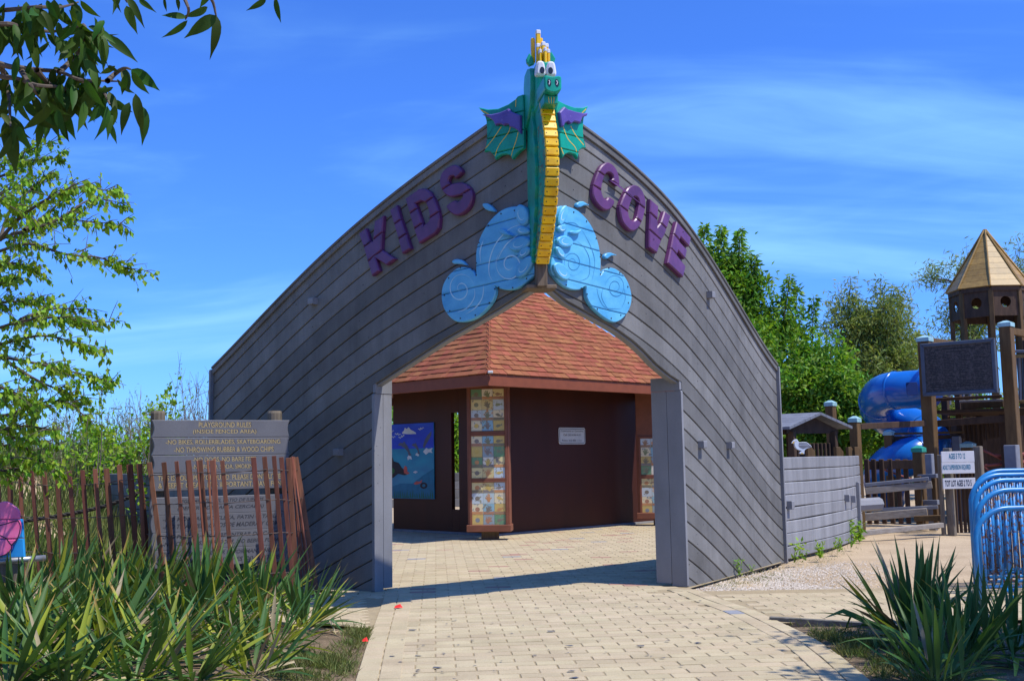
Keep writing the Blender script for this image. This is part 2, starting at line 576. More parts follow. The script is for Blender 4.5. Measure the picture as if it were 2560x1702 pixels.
for key in "LR":
    W, T, A, sp = SIDE[key]
    send = W.len - 0.002
    def base(s):
        return A(s) if s < sp else -0.04
    Sg = sorted(list(np.linspace(0.0, send, 70)) + [sp - 1e-3, sp + 1e-3])
    # the solid core behind the boards
    mb = MB()
    Sa = [s for s in Sg if s <= sp]; Sb = [s for s in Sg if s >= sp]
    W.band(mb, Sa, [A(s) + 0.02 for s in Sa], [T(s) - 0.02 for s in Sa], -0.046, -0.11, 0.002)
    W.band(mb, Sb, [-0.05 for s in Sb], [T(s) - 0.02 for s in Sb], -0.046, -0.11, 0.002)
    mb.build("hull_core", M_SEAM, ship)
    k = 0
    while k < 34:
        w = HULL_W
        lo_f = lambda s: max(T(s) - (k + 1) * w + 0.011, base(s))
        hi_f = lambda s: T(s) - k * w
        fine = sorted(list(np.linspace(0.0, send, 90)) + [sp - 1e-3, sp + 1e-3])
        runs, cur = [], []
        prev = None
        def cross(s0, s1):
            for _ in range(24):
                m = (s0 + s1) / 2
                if (hi_f(m) - lo_f(m) > 0.004) == (hi_f(s0) - lo_f(s0) > 0.004):
                    s0 = m
                else:
                    s1 = m
            return s0, s1
        for s in fine:
            ok = hi_f(s) - lo_f(s) > 0.004
            if ok:
                if not cur and prev is not None:
                    cur.append(cross(prev, s)[1])
                cur.append(s)
            elif cur:
                cur.append(cross(cur[-1], s)[0]); runs.append(cur); cur = []
            prev = s
        if cur:
            runs.append(cur)
        for rn in runs:
            if rn[-1] - rn[0] < 0.03:
                continue
            dn = random.uniform(-0.003, 0.003)
            mb = MB(); W.band(mb, rn, [lo_f(s) for s in rn], [hi_f(s) for s in rn], 0.0 + dn, -0.044, 0.009)
            mb.build("plank", M_GREY, ship)
        k += 1
        if all(T(s) - k * w < base(s) for s in fine):
            break
    # screw heads in pairs where the boards cross the frames
    sc = MB()
    for s_ in np.arange(0.35, send, 1.3):
        for k2 in range(30):
            for dz_ in (0.055, 0.175):
                zc_ = T(s_) - k2 * HULL_W - dz_
                if zc_ > base(s_) + 0.03 and zc_ < T(s_) - 0.10:
                    sc.box(W.pos(s_ + random.uniform(-.25, .25), zc_, 0.0), (0.010, 0.010, 0.010), None, 0.004)
    sc.build("screw_head", M_SCREW, ship, kind="stuff")
    # capping rail, trim strip under it and the upright at the far end
    mb = MB(); W.band(mb, Sg, [T(s) - 0.004 for s in Sg], [T(s) + 0.035 for s in Sg], 0.045, -0.14, 0.008); mb.build("cap_rail", M_GREY, ship)
    mb = MB(); W.band(mb, Sg, [T(s) - 0.085 for s in Sg], [T(s) - 0.006 for s in Sg], 0.030, 0.004, 0.006); mb.build("trim_strip", M_GREY, ship)
    Se = [send + 0.004, send + 0.05]
    mb = MB(); W.band(mb, Se, [-0.05, -0.05], [T(send) - 0.01] * 2, 0.05, -0.14, 0.01); mb.build("end_post", M_GREY2, ship)
    # jambs of the gateway: two boards and a cap each
    jw = 0.28 if key == "L" else 0.42
    for n0, n1, zt in ((0.012, -jw * .47, 0.0), (-jw * .47 - 0.006, -jw, 0.012)):
        mb = MB(); W.band(mb, [sp - 0.05, sp - 0.002], [(0.0 if n0 > 0 else 0.03)] * 2, [A(sp) - 0.105] * 2, n0, n1, 0.012)
        mb.build("jamb_board", M_GREY2, ship)
    mb = MB(); W.band(mb, [sp - 0.056, sp - 0.002], [A(sp) - 0.10] * 2, [A(sp - 0.03) + 0.06] * 2, -0.004, -jw, 0.012)
    mb.build("jamb_cap", M_GREY2, ship)
    # boards lining the underside of the arch
    Sa2 = [s for s in Sa if s > 0.02]
    mb = MB(); W.band(mb, Sa2, [A(s) - 0.028 for s in Sa2], [A(s) - 0.002 for s in Sa2], -0.03, -0.12, 0.004); mb.build("arch_soffit", M_GREY2, ship)
blockmb = lambda W, px, py, sx=0.11, sz=0.09: W.band(MB(), [W.hit(px, py)[0] - sx / 2, W.hit(px, py)[0] + sx / 2], [W.hit(px, py)[1] - sz / 2] * 2, [W.hit(px, py)[1] + sz / 2] * 2, 0.085, 0.002, 0.008)
for W, px, py in ((WL, 788, 754), (WL, 852, 1130), (WR, 1770, 738), (WR, 1749, 1111), (WR, 1819, 1113)):
    blockmb(W, px, py).build("block", M_GREY2, ship)
# stem post where the two sides meet
zb = WL.hit(1343, 712)[1]
FPHI = R(10)
Fd = Vector((math.sin(FPHI), -math.cos(FPHI), 0)); Rd = Vector((math.cos(FPHI), math.sin(FPHI), 0))
rotD = Matrix((Rd, -Fd, Vector((0, 0, 1)))).transposed()
MB().box(PROW + Vector((0, 0, zb + 0.22)) + Fd * 0.03, (0.12, 0.14, 0.52), rotD, 0.01).build("stem_post", M_WOODOLD, ship)
MB().box(PROW + Vector((0, 0, zb - 0.035)) - Fd * 0.10, (0.34, 0.34, 0.045), rotD, 0.008).build("stem_shoe", M_WOODOLD, ship)

# ------------------------------------------------------------------ letters on the hull
z3 = zoomer(860, 350, 3.92); z4 = zoomer(1420, 350, 3.92)
LETTERS = [
 ("K", "L", z3, [[(180,922),(248,872),(290,1000),(318,1000),(335,805),(420,748),(408,940),(400,1080),(535,1170),(452,1232),(345,1165),(382,1285),(310,1338),(265,1190),(225,1050)]]),
 ("I", "L", z3, [[(483,695),(553,645),(585,770),(640,920),(688,1070),(605,1120),(565,970),(525,830)]]),
 ("D", "L", z3, [[(635,583),(765,492),(800,484),(835,486),(880,520),(925,600),(958,690),(972,780),(962,870),(925,925),(770,1020),(725,890),(675,720)], [(735,632),(790,605),(835,620),(860,680),(872,740),(868,800),(810,850),(785,770)]]),
 ("S", "L", z3, [[(1190,325),(1165,275),(1125,255),(1070,268),(1010,310),(978,370),(975,440),(995,500),(1040,550),(1090,568),(1150,555),(1195,545),(1190,580),(1150,610),(1120,600),(1040,650),(1060,700),(1110,740),(1160,745),(1230,705),(1275,640),(1293,560),(1280,500),(1240,450),(1190,425),(1130,430),(1075,440),(1058,410),(1075,370),(1115,365),(1125,385)]]),
 ("C", "R", z4, [[(460,460),(465,400),(450,330),(410,260),(350,230),(300,255),(265,305),(230,390),(210,470),(207,540),(225,600),(260,650),(305,688),(350,698),(390,675),(420,610),(365,570),(340,592),(310,570),(292,510),(300,430),(325,355),(360,330),(395,350),(405,385),(395,410)]]),
 ("O", "R", z4, [[(600,452),(550,480),(515,540),(490,600),(470,665),(475,740),(495,810),(530,860),(570,895),(610,900),(650,870),(685,810),(710,720),(722,640),(710,560),(680,490),(645,460)], [(615,565),(590,590),(570,640),(555,700),(560,760),(585,795),(610,798),(635,760),(650,690),(660,630),(645,580)]]),
 ("V", "R", z4, [[(768,588),(845,655),(838,790),(838,855),(868,820),(905,705),(965,750),(930,870),(905,940),(870,1000),(832,1118),(755,1060),(755,900),(762,740)]]),
 ("E", "R", z4, [[(1025,805),(1162,960),(1145,1052),(1062,958),(1050,1000),(1125,1080),(1105,1172),(1038,1092),(1026,1135),(1112,1242),(1085,1352),(935,1210),(965,1070),(990,940)]]),
]
for ch, key, zf, loops in LETTERS:
    W, T, A, sp = SIDE[key]
    lp = [W.hits(zf(l)) for l in loops]
    sm = sum(q[0] for q in lp[0]) / len(lp[0]); zm = sum(q[1] for q in lp[0]) / len(lp[0])
    m = (T(sm + 0.2) - T(sm - 0.2)) / 0.4
    cd = Vector((-m, 1)).normalized()
    gs = [q[0] * cd.x + q[1] * cd.y for q in lp[0]]
    g0, g1 = min(gs), max(gs)
    word = "KIDS on the shaded left hull" if key == "L" else "COVE on the sunlit right hull"
    t = thing("letter", W.pos(sm, zm, 0.03), "purple plank-cut letter %s of the word %s" % (ch, word), "letter", "purple letters on the hull")
    if len(lp) == 1 and ch in "SC":
        lp = [smooth_pts(lp[0], 3, True)]
    if ch in "DO":
        lp = [smooth_pts(l, 3, True) if ch == "O" else l for l in lp]
    pieces = cutout("letter_piece", lp, W.pos, M_PURPLE, t, t=0.062, c=0.014, n0=0.006, cuts=[g0 + (g1 - g0) * 0.34, g0 + (g1 - g0) * 0.67], cutdir=cd, gap=0.007)
    sc = MB()
    for pc in pieces:
        vs_ = [v.co for v in pc.data.vertices]
        for _ in range(2):
            # small screws on the face
            f = max(pc.data.polygons, key=lambda p: p.area * random.uniform(0.3, 1))
            c = Vector(f.center) + f.normal * 0.001
            if f.normal.dot(W.pos(sm, 0, 1) - W.pos(sm, 0, 0)) > 0.9:
                sc.box(c + t.location, (0.012, 0.012, 0.012), None, 0.003)
    if sc.v:
        sc.build("screw", M_SCREW, t, kind="stuff")

# ------------------------------------------------------------------ painted waves at the foot of the stem
z2 = zoomer(1080, 400, 3.4846)
waveL = [(765,410),(700,418),(640,440),(580,485),(520,550),(470,630),(435,710),(412,800),(410,900),(412,985),(408,1012),(395,985),(370,958),(320,938),(260,942),(200,980),(150,1040),(118,1110),(110,1200),(125,1280),(160,1345),(210,1395),(260,1415),(330,1410),(400,1385),(470,1335),(530,1270),(570,1200),(582,1140),(574,1102),(620,1125),(680,1138),(750,1130),(820,1095),(880,1045),(915,1000),(912,880),(900,800),(896,600),(888,500),(850,425),(800,405)]
waveR = [(1075,412),(1130,410),(1190,425),(1250,455),(1310,510),(1360,580),(1400,670),(1425,760),(1438,840),(1440,920),(1440,1004),(1470,962),(1520,945),(1570,955),(1620,990),(1665,1045),(1695,1120),(1708,1200),(1700,1270),(1675,1330),(1630,1385),(1580,1415),(1540,1415),(1480,1385),(1410,1330),(1350,1265),(1315,1190),(1310,1108),(1260,1135),(1190,1135),(1120,1105),(1060,1050),(1012,985),(1008,910),(1030,780),(1040,600),(1055,450)]
def spiral(cx, cy, r0, r1, turns, a0, ccw=1, sq=1.0, rot=0.0, n=60):
    out = []
    for i in range(n):
        f = i / (n - 1)
        a = a0 + ccw * turns * 2 * math.pi * f
        r = r0 + (r1 - r0) * f
        x, y = r * math.cos(a), r * math.sin(a) * sq
        out.append((cx + x * math.cos(rot) - y * math.sin(rot), cy + x * math.sin(rot) + y * math.cos(rot)))
    return out
wave_def = [
 ("L", waveL, -0.25, [585, 745, 905, 1090, 1260], "shaded blue painted wave carving left of the dragon neck",
  [spiral(712, 920, 20, 140, 1.7, 0.3, 1, 1.15), [(840,560),(720,600),(620,690),(560,790),(530,900),(530,1000),(560,1060)], [(780,660),(690,730),(640,800),(600,880)], [(480,700),(450,800),(455,900)], spiral(280, 1130, 15, 120, 1.6, 2.2, 1, 1.2), [(400,1120),(400,1200),(340,1290),(250,1330)], [(480,1090),(470,1200),(410,1290),(320,1350)]], M_WAVE_L, 14,
  [ellipse(830,490,52,92,-0.25), ellipse(838,625,58,34,0.15), ellipse(808,740,95,58,-0.35), ellipse(848,815,62,36,-0.75), ellipse(850,940,110,52,-0.95)],
  [[(462,392),(500,384),(540,408),(572,452),(530,452),(485,432)], [(198,884),(235,868),(280,876),(315,908),(322,922),(262,910),(212,908)], [(635,615),(670,612),(705,640),(748,668),(700,668),(655,652)]]),
 ("R", waveR, 0.28, [610, 765, 925, 1085, 1265], "sunlit blue painted wave carving right of the dragon neck",
  [spiral(1195, 905, 14, 92, 2.1, 1.2, -1, 1.25), [(1110,560),(1200,555),(1250,590)], [(1270,610),(1350,760),(1385,900),(1360,1060)], [(1225,710),(1300,780),(1340,880),(1330,1020),(1250,1060)], spiral(1565, 1115, 16, 95, 2.0, 2.6, -1, 1.25), [(1460,1110),(1445,1200),(1500,1300),(1560,1325)], [(1400,1090),(1420,1200),(1480,1290),(1620,1300)], [(1640,1120),(1650,1210),(1620,1290)]], M_WAVE_D, 6,
  [ellipse(1090,495,36,90,0.3), ellipse(1082,608,40,34,-0.2), ellipse(1108,722,72,50,0.2), ellipse(1068,818,28,62,-0.6), ellipse(1080,980,52,92,-0.7)],
  [[(1232,396),(1250,374),(1290,368),(1325,388),(1342,400),(1300,404),(1270,418),(1245,414)], [(1475,842),(1490,820),(1525,812),(1560,824),(1580,834),(1535,842),(1505,864),(1482,860)], [(1148,640),(1165,628),(1205,630),(1248,618),(1225,652),(1180,656)]]),
]
for key, outl, slope, cutys, lab, lines, lmat, lw, pebbles, drops in wave_def:
    W = SIDE[key][0]
    lp = W.hits(smooth_pts(z2(outl), 3, True))
    a = W.hits(z2([(500, 900) if key == "L" else (1400, 900)]))[0]
    b2 = W.hits(z2([(600, 900 + slope * 100) if key == "L" else (1500, 900 + slope * 100)]))[0]
    d = Vector((b2[0] - a[0], b2[1] - a[1])).normalized()
    cd = Vector((-d.y, d.x))
    if cd.y < 0:
        cd = -cd
    x0 = 500 if key == "L" else 1300
    cuts = []
    for y in cutys:
        q = W.hits(z2([(x0, y)]))[0]
        cuts.append(q[0] * cd.x + q[1] * cd.y)
    sm = sum(q[0] for q in lp) / len(lp); zm = min(q[1] for q in lp)
    t = thing("wave_carving", W.pos(sm, zm, 0.03), lab, "wave carving", "painted wave carvings")
    cutout("wave_board", [lp], W.pos, M_WAVE, t, t=0.05, c=0.010, n0=0.008, cuts=cuts, cutdir=cd, gap=0.005)
    for ln in lines:
        mb = MB()
        pts = W.hits(z2(smooth_pts(ln, 5) if len(ln) < 20 else ln))
        ribbon(mb, pts, lw / 3.4846 / ppm(12.0), W.pos, 0.0600, taper=True)
        mb.build("swirl_line", lmat, t)
    for pb in pebbles:
        o = cutout("foam_disc", [W.hits(z2(pb))], W.pos, M_WAVE, t, t=0.045, c=0.014, n0=0.060)[0]
        cxp = sum(q[0] for q in pb) / len(pb); cyp = sum(q[1] for q in pb) / len(pb)
        mb = MB(); ribbon(mb, W.hits(z2([(cxp + (x - cxp) * 0.5, cyp + (y - cyp) * 0.5) for x, y in pb[2:15]])), 0.012, W.pos, 0.1062, taper=True)
        mb.build("disc_line", M_WAVE_L, o)
    for i, dp in enumerate(drops):
        cutout("spray_drop", [W.hits(smooth_pts(z2(dp), 3, True))], W.pos, M_WAVE, t, t=0.045, c=0.010, n0=0.008 if i < 2 else 0.060)
    sc = MB()
    for i in range(0, len(outl), 2):
        cxp, cyp = sum(q[0] for q in outl) / len(outl), sum(q[1] for q in outl) / len(outl)
        x, y = outl[i]
        q = W.hits(z2([(x + (cxp - x) * 0.07, y + (cyp - y) * 0.07)]))[0]
        sc.box(W.pos(q[0], q[1], 0.058), (0.017, 0.017, 0.017), None, 0.005)
    sc.build("screw", M_SCREW, t, kind="stuff")

# ------------------------------------------------------------------ the dragon on the prow
drag = thing("dragon_figurehead", PROW + Fd * 0.2 + Vector((0, 0, zb)), "teal and yellow carved dragon with small wings on top of the prow", "dragon figure")
def D(u, v, z):
    return PROW + Rd * u + Fd * v + Vector((0, 0, z))
def zy(py, v):
    d = 11.8 - v * math.cos(FPHI)
    return P(1355, py, d).z
front = [(655, .10), (620, .24), (586, .36), (538, .50), (486, .62), (417, .71), (356, .69), (310, .60), (262, .47)]
fcurve = [(v, zy(y, v)) for y, v in front]
fc = smooth_pts(fcurve, 8)
zt = fcurve[-1][1]
neck = fc + [(0.45, zt + 0.30), (-0.12, zt + 0.30), (-0.12, fcurve[0][1])]
cutout("neck", [neck], lambda x, y, n: D(n - 0.068, x, y), M_TEAL, drag, t=0.136, c=0.006)
for sgn in (-1, 1):
    sp_ = [(v * 0.50 - 0.03 + 0.018 * math.sin(i * 0.9), z) for i, (v, z) in enumerate(fc)] + [(0.20, zt + 0.25), (-0.12, zt + 0.25), (-0.12, fc[0][1])]
    cutout("neck_plate", [sp_], lambda x, y, n, sgn=sgn: D(sgn * (0.069 + n), x, y), M_TEAL, drag, t=0.034, c=0.006)
    # red and yellow painted scales on the side of the neck
    mb = MB(); mb2 = MB()
    for i in range(110):
        f = random.uniform(0.08, 0.92); q = fc[int(f * (len(fc) - 1))]
        vv = q[0] - random.uniform(0.03, 0.03 + 0.42 * max(q[0], 0.12)); z0 = q[1]
        arc = [(vv + 0.022 * math.cos(a), z0 + 0.022 * math.sin(a)) for a in [math.pi * (1.05 + 0.9 * k / 5) for k in range(6)]]
        ribbon(mb if i % 3 else mb2, arc, 0.007, lambda x, y, n, sgn=sgn: D(sgn * (0.068 + n), x, y), 0.0015)
    mb.build("painted_scale", M_RED, drag, kind="stuff"); mb2.build("painted_scale", M_YELL, drag, kind="stuff")
# belly slats
acc = [0.0]
for i in range(1, len(fc)):
    acc.append(acc[-1] + math.hypot(fc[i][0] - fc[i - 1][0], fc[i][1] - fc[i - 1][1]))
NS = 19
for i in range(NS):
    s0, s1 = acc[-1] * i / NS, acc[-1] * (i + 1) / NS
    a = (np.interp(s0, acc, [q[0] for q in fc]), np.interp(s0, acc, [q[1] for q in fc]))
    b = (np.interp(s1, acc, [q[0] for q in fc]), np.interp(s1, acc, [q[1] for q in fc]))
    m = D(0, (a[0] + b[0]) / 2, (a[1] + b[1]) / 2)
    tz = (D(0, b[0], b[1]) - D(0, a[0], a[1])); ln = tz.length; tz.normalize()
    ty = tz.cross(Rd).normalized()
    if ty.dot(Fd) < 0:
        ty = -ty
    rot = Matrix((Rd, ty, tz)).transposed()
    sl_o = MB().box(m + ty * 0.028, (0.148 + random.uniform(-.004, .004), 0.052, ln - 0.010), rot, 0.010).build("belly_slat", M_YELL, drag)
    sc = MB()
    for u in (-0.05, 0.05):
        sc.box(m + ty * 0.0545 + Rd * u, (0.012, 0.004, 0.012), rot, 0.0015)
    sc.build("screw", M_SCREW, sl_o, kind="stuff")
# head
def hb(name, u0, u1, v0, v1, y0, y1, vref, mat, ch=0.014, par=None):
    za, zc = zy(y1, vref), zy(y0, vref)
    return MB().box(D((u0 + u1) / 2, (v0 + v1) / 2, (za + zc) / 2), (u1 - u0, v1 - v0, zc - za), rotD, ch).build(name, mat, par or drag)
hb("head", -0.085, 0.085, -0.08, 0.46, 158, 272, 0.4, M_TEAL, 0.02)
chk = lambda: [(-0.10, zy(300, .3)), (0.10, zy(284, .3)), (0.24, zy(262, .3)), (0.30, zy(225, .3)), (0.32, zy(192, .3)), (0.27, zy(170, .3)), (0.12, zy(160, .3)), (-0.04, zy(165, .3)), (-0.10, zy(190, .3))]
for sgn in (-1, 1):
    cutout("cheek_plate", [chk()], lambda x, y, n, sgn=sgn: D(sgn * (0.086 + n), x, y), M_TEAL, drag, t=0.045, c=0.010)
sno = smooth_pts([(-0.082, zy(226, .85)), (0.0, zy(233, .85)), (0.082, zy(226, .85)), (0.092, zy(208, .85)), (0.084, zy(191, .85)), (0.0, zy(192.5, .85)), (-0.084, zy(191, .85)), (-0.092, zy(208, .85))], 4, True)
sn = cutout("snout", [sno], lambda x, y, n: D(x, 0.46 + n, y), M_TEAL, drag, t=0.40, c=0.014)[0]
for u in (-0.040, 0.042):
    cutout("nostril", [ellipse(u, zy(208, .86), 0.020, 0.042, 0.12)], lambda x, y, n: D(x, 0.8605 + n, y), M_NAVY, sn, t=0.003, c=0.001)
    mb = MB(); ribbon(mb, [(u - 0.004, zy(202, .86)), (u + 0.006, zy(207, .86)), (u - 0.004, zy(213, .86))], 0.008, lambda x, y, n: D(x, 0.865 + n, y)); mb.build("nostril_mark", M_WHITE, sn)
jaw = hb("jaw", -0.075, 0.075, 0.40, 0.76, 236, 261, 0.75, M_TEAL, 0.012)
mb = MB(); ribbon(mb, [(-0.062, zy(238.5, .77)), (0.062, zy(238.5, .77))], 0.008, lambda x, y, n: D(x, 0.7625 + n, y)); mb.build("mouth_line", M_NAVY, drag)
mb = MB()
for u in (-0.03, 0.0, 0.03):
    ribbon(mb, [(u, zy(243, .77)), (u * 0.8, zy(259, .77))], 0.006, lambda x, y, n: D(x, 0.7625 + n, y))
mb.build("tooth_line", M_YELL, drag)
for u, pu in ((-0.056, 0.014), (0.062, -0.012)):
    za, zc = zy(189, .5), zy(156, .5)
    eo = smooth_pts([(u - 0.046, za), (u + 0.046, za), (u + 0.050, za + 0.075), (u + 0.030, zc), (u - 0.030, zc), (u - 0.050, za + 0.075)], 4, True)
    eye = cutout("eye", [eo], lambda x, y, n: D(x, 0.44 + n, y), M_WHITE, drag, t=0.085, c=0.020)[0]
    cutout("pupil", [ellipse(u + pu, za + 0.045, 0.026, 0.038)], lambda x, y, n: D(x, 0.524 + n, y), M_NAVY, eye, t=0.010, c=0.003)
for pts in ([(-0.108, 146), (-0.085, 131), (-0.055, 143), (-0.05, 158), (-0.085, 163), (-0.105, 155)], [(0.05, 140), (0.082, 124), (0.112, 141), (0.098, 156), (0.06, 160)]):
    cutout("ear", [[(u * 1.5, zy(y, .3)) for u, y in pts]], lambda x, y, n: D(x, 0.22 + n, y), M_TEAL, drag, t=0.04, c=0.010)
for u0, u1, y0, y1, v, tip in ((-.092, -.05, 98, 160, .18, 0), (-.046, .002, 79, 160, .24, 1), (.003, .036, 97, 160, .20, 0), (-.062, -.022, 113, 160, .32, 1), (-.012, .028, 108, 162, .36, 1),
                          (.034, .072, 112, 161, .32, 1), (.000, .030, 122, 163, .42, 1), (.038, .070, 126, 162, .40, 1), (-.050, -.024, 127, 161, .40, 1)):
    st = hb("crest_stick", u0, u1, v - 0.03, v + 0.03, y0, y1, v, M_YELL, 0.008)
    if tip:
        z1 = zy(y0, v)
        MB().box(D((u0 + u1) / 2, v + 0.0, z1 + 0.004 - 0.022), (u1 - u0 + 0.004, 0.066, 0.05), rotD, 0.008).build("white_tip", M_WHITE, st)
# wings
z1 = zoomer(1080, 50, 3.92)
wingL = [(505,875),(600,895),(700,888),(800,845),(870,795),(890,768),(940,750),(950,900),(950,1270),(910,1300),(870,1340),(838,1380),(820,1345),(780,1330),(730,1338),(700,1355),(672,1382),(655,1340),(620,1305),(590,1300),(562,1310),(580,1260),(590,1180),(590,1080),(582,1000),(565,945),(535,910)]
wingR = [(1190,815),(1260,850),(1340,878),(1420,880),(1478,862),(1455,915),(1432,985),(1425,1080),(1430,1180),(1455,1275),(1415,1275),(1385,1300),(1375,1378),(1345,1335),(1290,1318),(1250,1335),(1225,1370),(1205,1290),(1190,1150),(1165,1000),(1165,900)]
purL = [(568,955),(660,952),(740,935),(800,910),(825,895),(850,925),(940,960),(945,1140),(920,1110),(880,1085),(840,1072),(830,1050),(800,1050),(780,1062),(755,1045),(720,1050),(700,1060),(680,1015),(640,985),(590,965)]
purR = [(1165,935),(1215,880),(1250,905),(1330,930),(1400,942),(1445,940),(1435,965),(1390,985),(1370,1040),(1340,1030),(1310,1025),(1275,1050),(1250,1025),(1220,1040),(1205,1075),(1185,1070),(1175,1000)]
veinL = [[(735,1065),(650,1190),(580,1275)], [(825,1060),(800,1130),(710,1250),(674,1350)], [(900,1120),(880,1200),(845,1300),(834,1350)], [(878,800),(875,870)], [(535,903),(610,943)]]
veinR = [[(1225,1060),(1270,1180),(1340,1260),(1358,1310)], [(1300,1060),(1350,1150),(1428,1245)], [(1205,1270),(1230,1335)], [(1452,893),(1410,933)]]
for W, wo, po, ve, ca, sgn in ((WL, wingL, purL, veinL, (960, 1140, 1300), -1), (WR, wingR, purR, veinR, (975, 1150, 1300), 1)):
    lp = W.hits(z1(wo))
    x0 = 760 if sgn < 0 else 1310
    dy = 26 * -sgn
    qa, qb = W.hits(z1([(x0, 1100)]))[0], W.hits(z1([(x0 + 100, 1100 - dy)]))[0]
    d = Vector((qb[0] - qa[0], qb[1] - qa[1])).normalized(); cd = Vector((-d.y, d.x))
    cd = cd if cd.y > 0 else -cd
    cuts = []
    for y in ca:
        q = W.hits(z1([(x0, y)]))[0]; cuts.append(q[0] * cd.x + q[1] * cd.y)
    boards = cutout("wing_board", [lp], W.pos, M_TEAL, drag, t=0.045, c=0.010, n0=0.05, cuts=cuts, cutdir=cd, gap=0.005)
    cutout("inner_wing", [W.hits(z1(po))], W.pos, M_VIOLET, drag, t=0.045, c=0.012, n0=0.10)
    mb = MB()
    for v in ve:
        ribbon(mb, W.hits(z1(smooth_pts(v, 4))), 0.010, W.pos, 0.0962)
    mb.build("wing_vein", M_YELL, drag, kind="stuff")

# ------------------------------------------------------------------ ground, paving, gravel
M_SAND = pmat("sand", (0.45, 0.345, 0.225), (0.35, 0.26, 0.165), rough=0.95, scale=(0.9, 0.9, 0.9), rand=0, fine=0.22, fscale=38, bump=0.7, bscale=(9, 9, 9), spec=0.1,
              speck=(0.17, 0.13, 0.085), speck_scale=7, speck_lo=0.66)
M_BED = pmat("joint_sand", (0.36, 0.285, 0.175), (0.29, 0.23, 0.145), rough=0.95, scale=(12, 12, 12), rand=0, fine=0.3, fscale=200, spec=0.1)
M_PAVER = pmat("tan_paver", (0.470, 0.385, 0.248), (0.395, 0.318, 0.200), rough=0.88, scale=(2.2, 2.2, 2.2), rand=0.075, island=True, fine=0.26, fscale=210, bump=0.35, bscale=(160, 160, 160), spec=0.15, hue=0.006)
M_PAVER_R = pmat("reddish_paver", (0.40, 0.235, 0.18), (0.34, 0.20, 0.15), rough=0.9, rand=0.12, fine=0.2, fscale=200, spec=0.15)
M_PAVER_G = pmat("grey_paver", (0.27, 0.275, 0.30), (0.21, 0.215, 0.235), rough=0.9, rand=0.12, fine=0.2, fscale=200, spec=0.15)
M_DIRT = pmat("planting_soil", (0.20, 0.145, 0.09), (0.11, 0.08, 0.05), rough=0.97, scale=(5, 5, 5), rand=0, fine=0.35, fscale=60, bump=0.9, bscale=(24, 24, 24), spec=0.1, speck=(0.36, 0.29, 0.19), speck_scale=30, speck_lo=0.60)
M_GRAVEL = pmat("pale_gravel", (0.56, 0.54, 0.52), (0.36, 0.33, 0.30), rough=0.9, rand=0.0, scale=(40, 40, 40), island=False, fine=0.2, fscale=90, spec=0.15)
M_STONE = pmat("gravel_stone", (0.58, 0.52, 0.45), (0.42, 0.35, 0.27), rough=0.85, rand=0.3, island=True, scale=(60, 60, 60), spec=0.2)
M_TIMBER = pmat("edging_timber", (0.19, 0.175, 0.15), (0.10, 0.09, 0.075), rough=0.85, scale=(6, 30, 30), rand=0.1, bump=0.3, bscale=(10, 60, 60))

def ground_z(x, y):
    """gentle fall of the ground; a dune rises behind the left fence"""
    z = 0.0
    a = max(0.0, min(1.0, (-x - 4.6 - max(0, (16 - y)) * 0.2) / 6.0)) * max(0.0, min(1.0, (y - 15.0) / 9.0))
    a = a * a * (3 - 2 * a)
    z += 1.5 * a + 0.12 * math.sin(x * 0.9) * math.cos(y * 0.6) * a
    return z
# one sheet: fine near the camera, coarse to the horizon
def axis_pts(lo, hi, step, far, k=1.35):
    a = list(np.arange(lo, hi + 1e-6, step))
    s, x = step, hi
    while x < far:
        s *= k; x += s; a.append(x)
    s, x, pre = step, lo, []
    while x > -far:
        s *= k; x -= s; pre.append(x)
    return pre[::-1] + a
gx, gy = axis_pts(-16, 14, 0.5, 2500), axis_pts(4, 34, 0.5, 2500)
mb = MB()
mb.v = [Vector((x, y, ground_z(x, y) + (0.012 * math.sin(x * 2.1 + y) + 0.012 * math.sin(y * 1.7 - x * 1.3) - 0.060 if abs(x) < 60 and 0 < y < 70 else -0.03))) for y in gy for x in gx]
nx_ = len(gx)
mb.f = [[j * nx_ + i, j * nx_ + i + 1, (j + 1) * nx_ + i + 1, (j + 1) * nx_ + i] for j in range(len(gy) - 1) for i in range(nx_ - 1)]
mb.build("ground", M_SAND, smooth=True, kind="structure")

# outline of the main path: straight left edge, flaring right edge
PROT = R(4.1)
ax = Vector((math.cos(PROT), math.sin(PROT), 0)); ay = Vector((-math.sin(PROT), math.cos(PROT), 0))
left_edge = [G(1010, 1330), G(970, 1462), G(957, 1500), G(910, 1629), G(884, 1712), G(846, 1830)]
rp = [(1664, 1440), (1711, 1467), (1740, 1473), (1806, 1498), (1877, 1522), (1925, 1542), (1984, 1570), (2043.6, 1600), (2091, 1631), (2134, 1664.5), (2174, 1698), (2250, 1770), (2330, 1850)]
right_edge = [Vector((*q, 0)) for q in smooth_pts([(G(*p).x, G(*p).y) for p in rp], 8)]
GXL = 0.170                                    # width of one edging course
def offset_poly(pts, d):
    out = []
    for i, p in enumerate(pts):
        t = (pts[min(i + 1, len(pts) - 1)] - pts[max(i - 1, 0)]); t.normalize()
        out.append(p + Vector((-t.y, t.x, 0)) * d)
    return out
le = sorted([(p.y, p.x) for p in left_edge]); re_ = sorted([(p.y, p.x) for p in right_edge])
LX = lambda y: float(np.interp(y, [q[0] for q in le], [q[1] for q in le]))
RX = lambda y: float(np.interp(y, [q[0] for q in re_], [q[1] for q in re_]))
ydoor = 13.25
path = MB().add([(-40, -12, -0.012), (40, -12, -0.012), (40, -11, -0.012), (-40, -11, -0.012)], [])
path.v = []
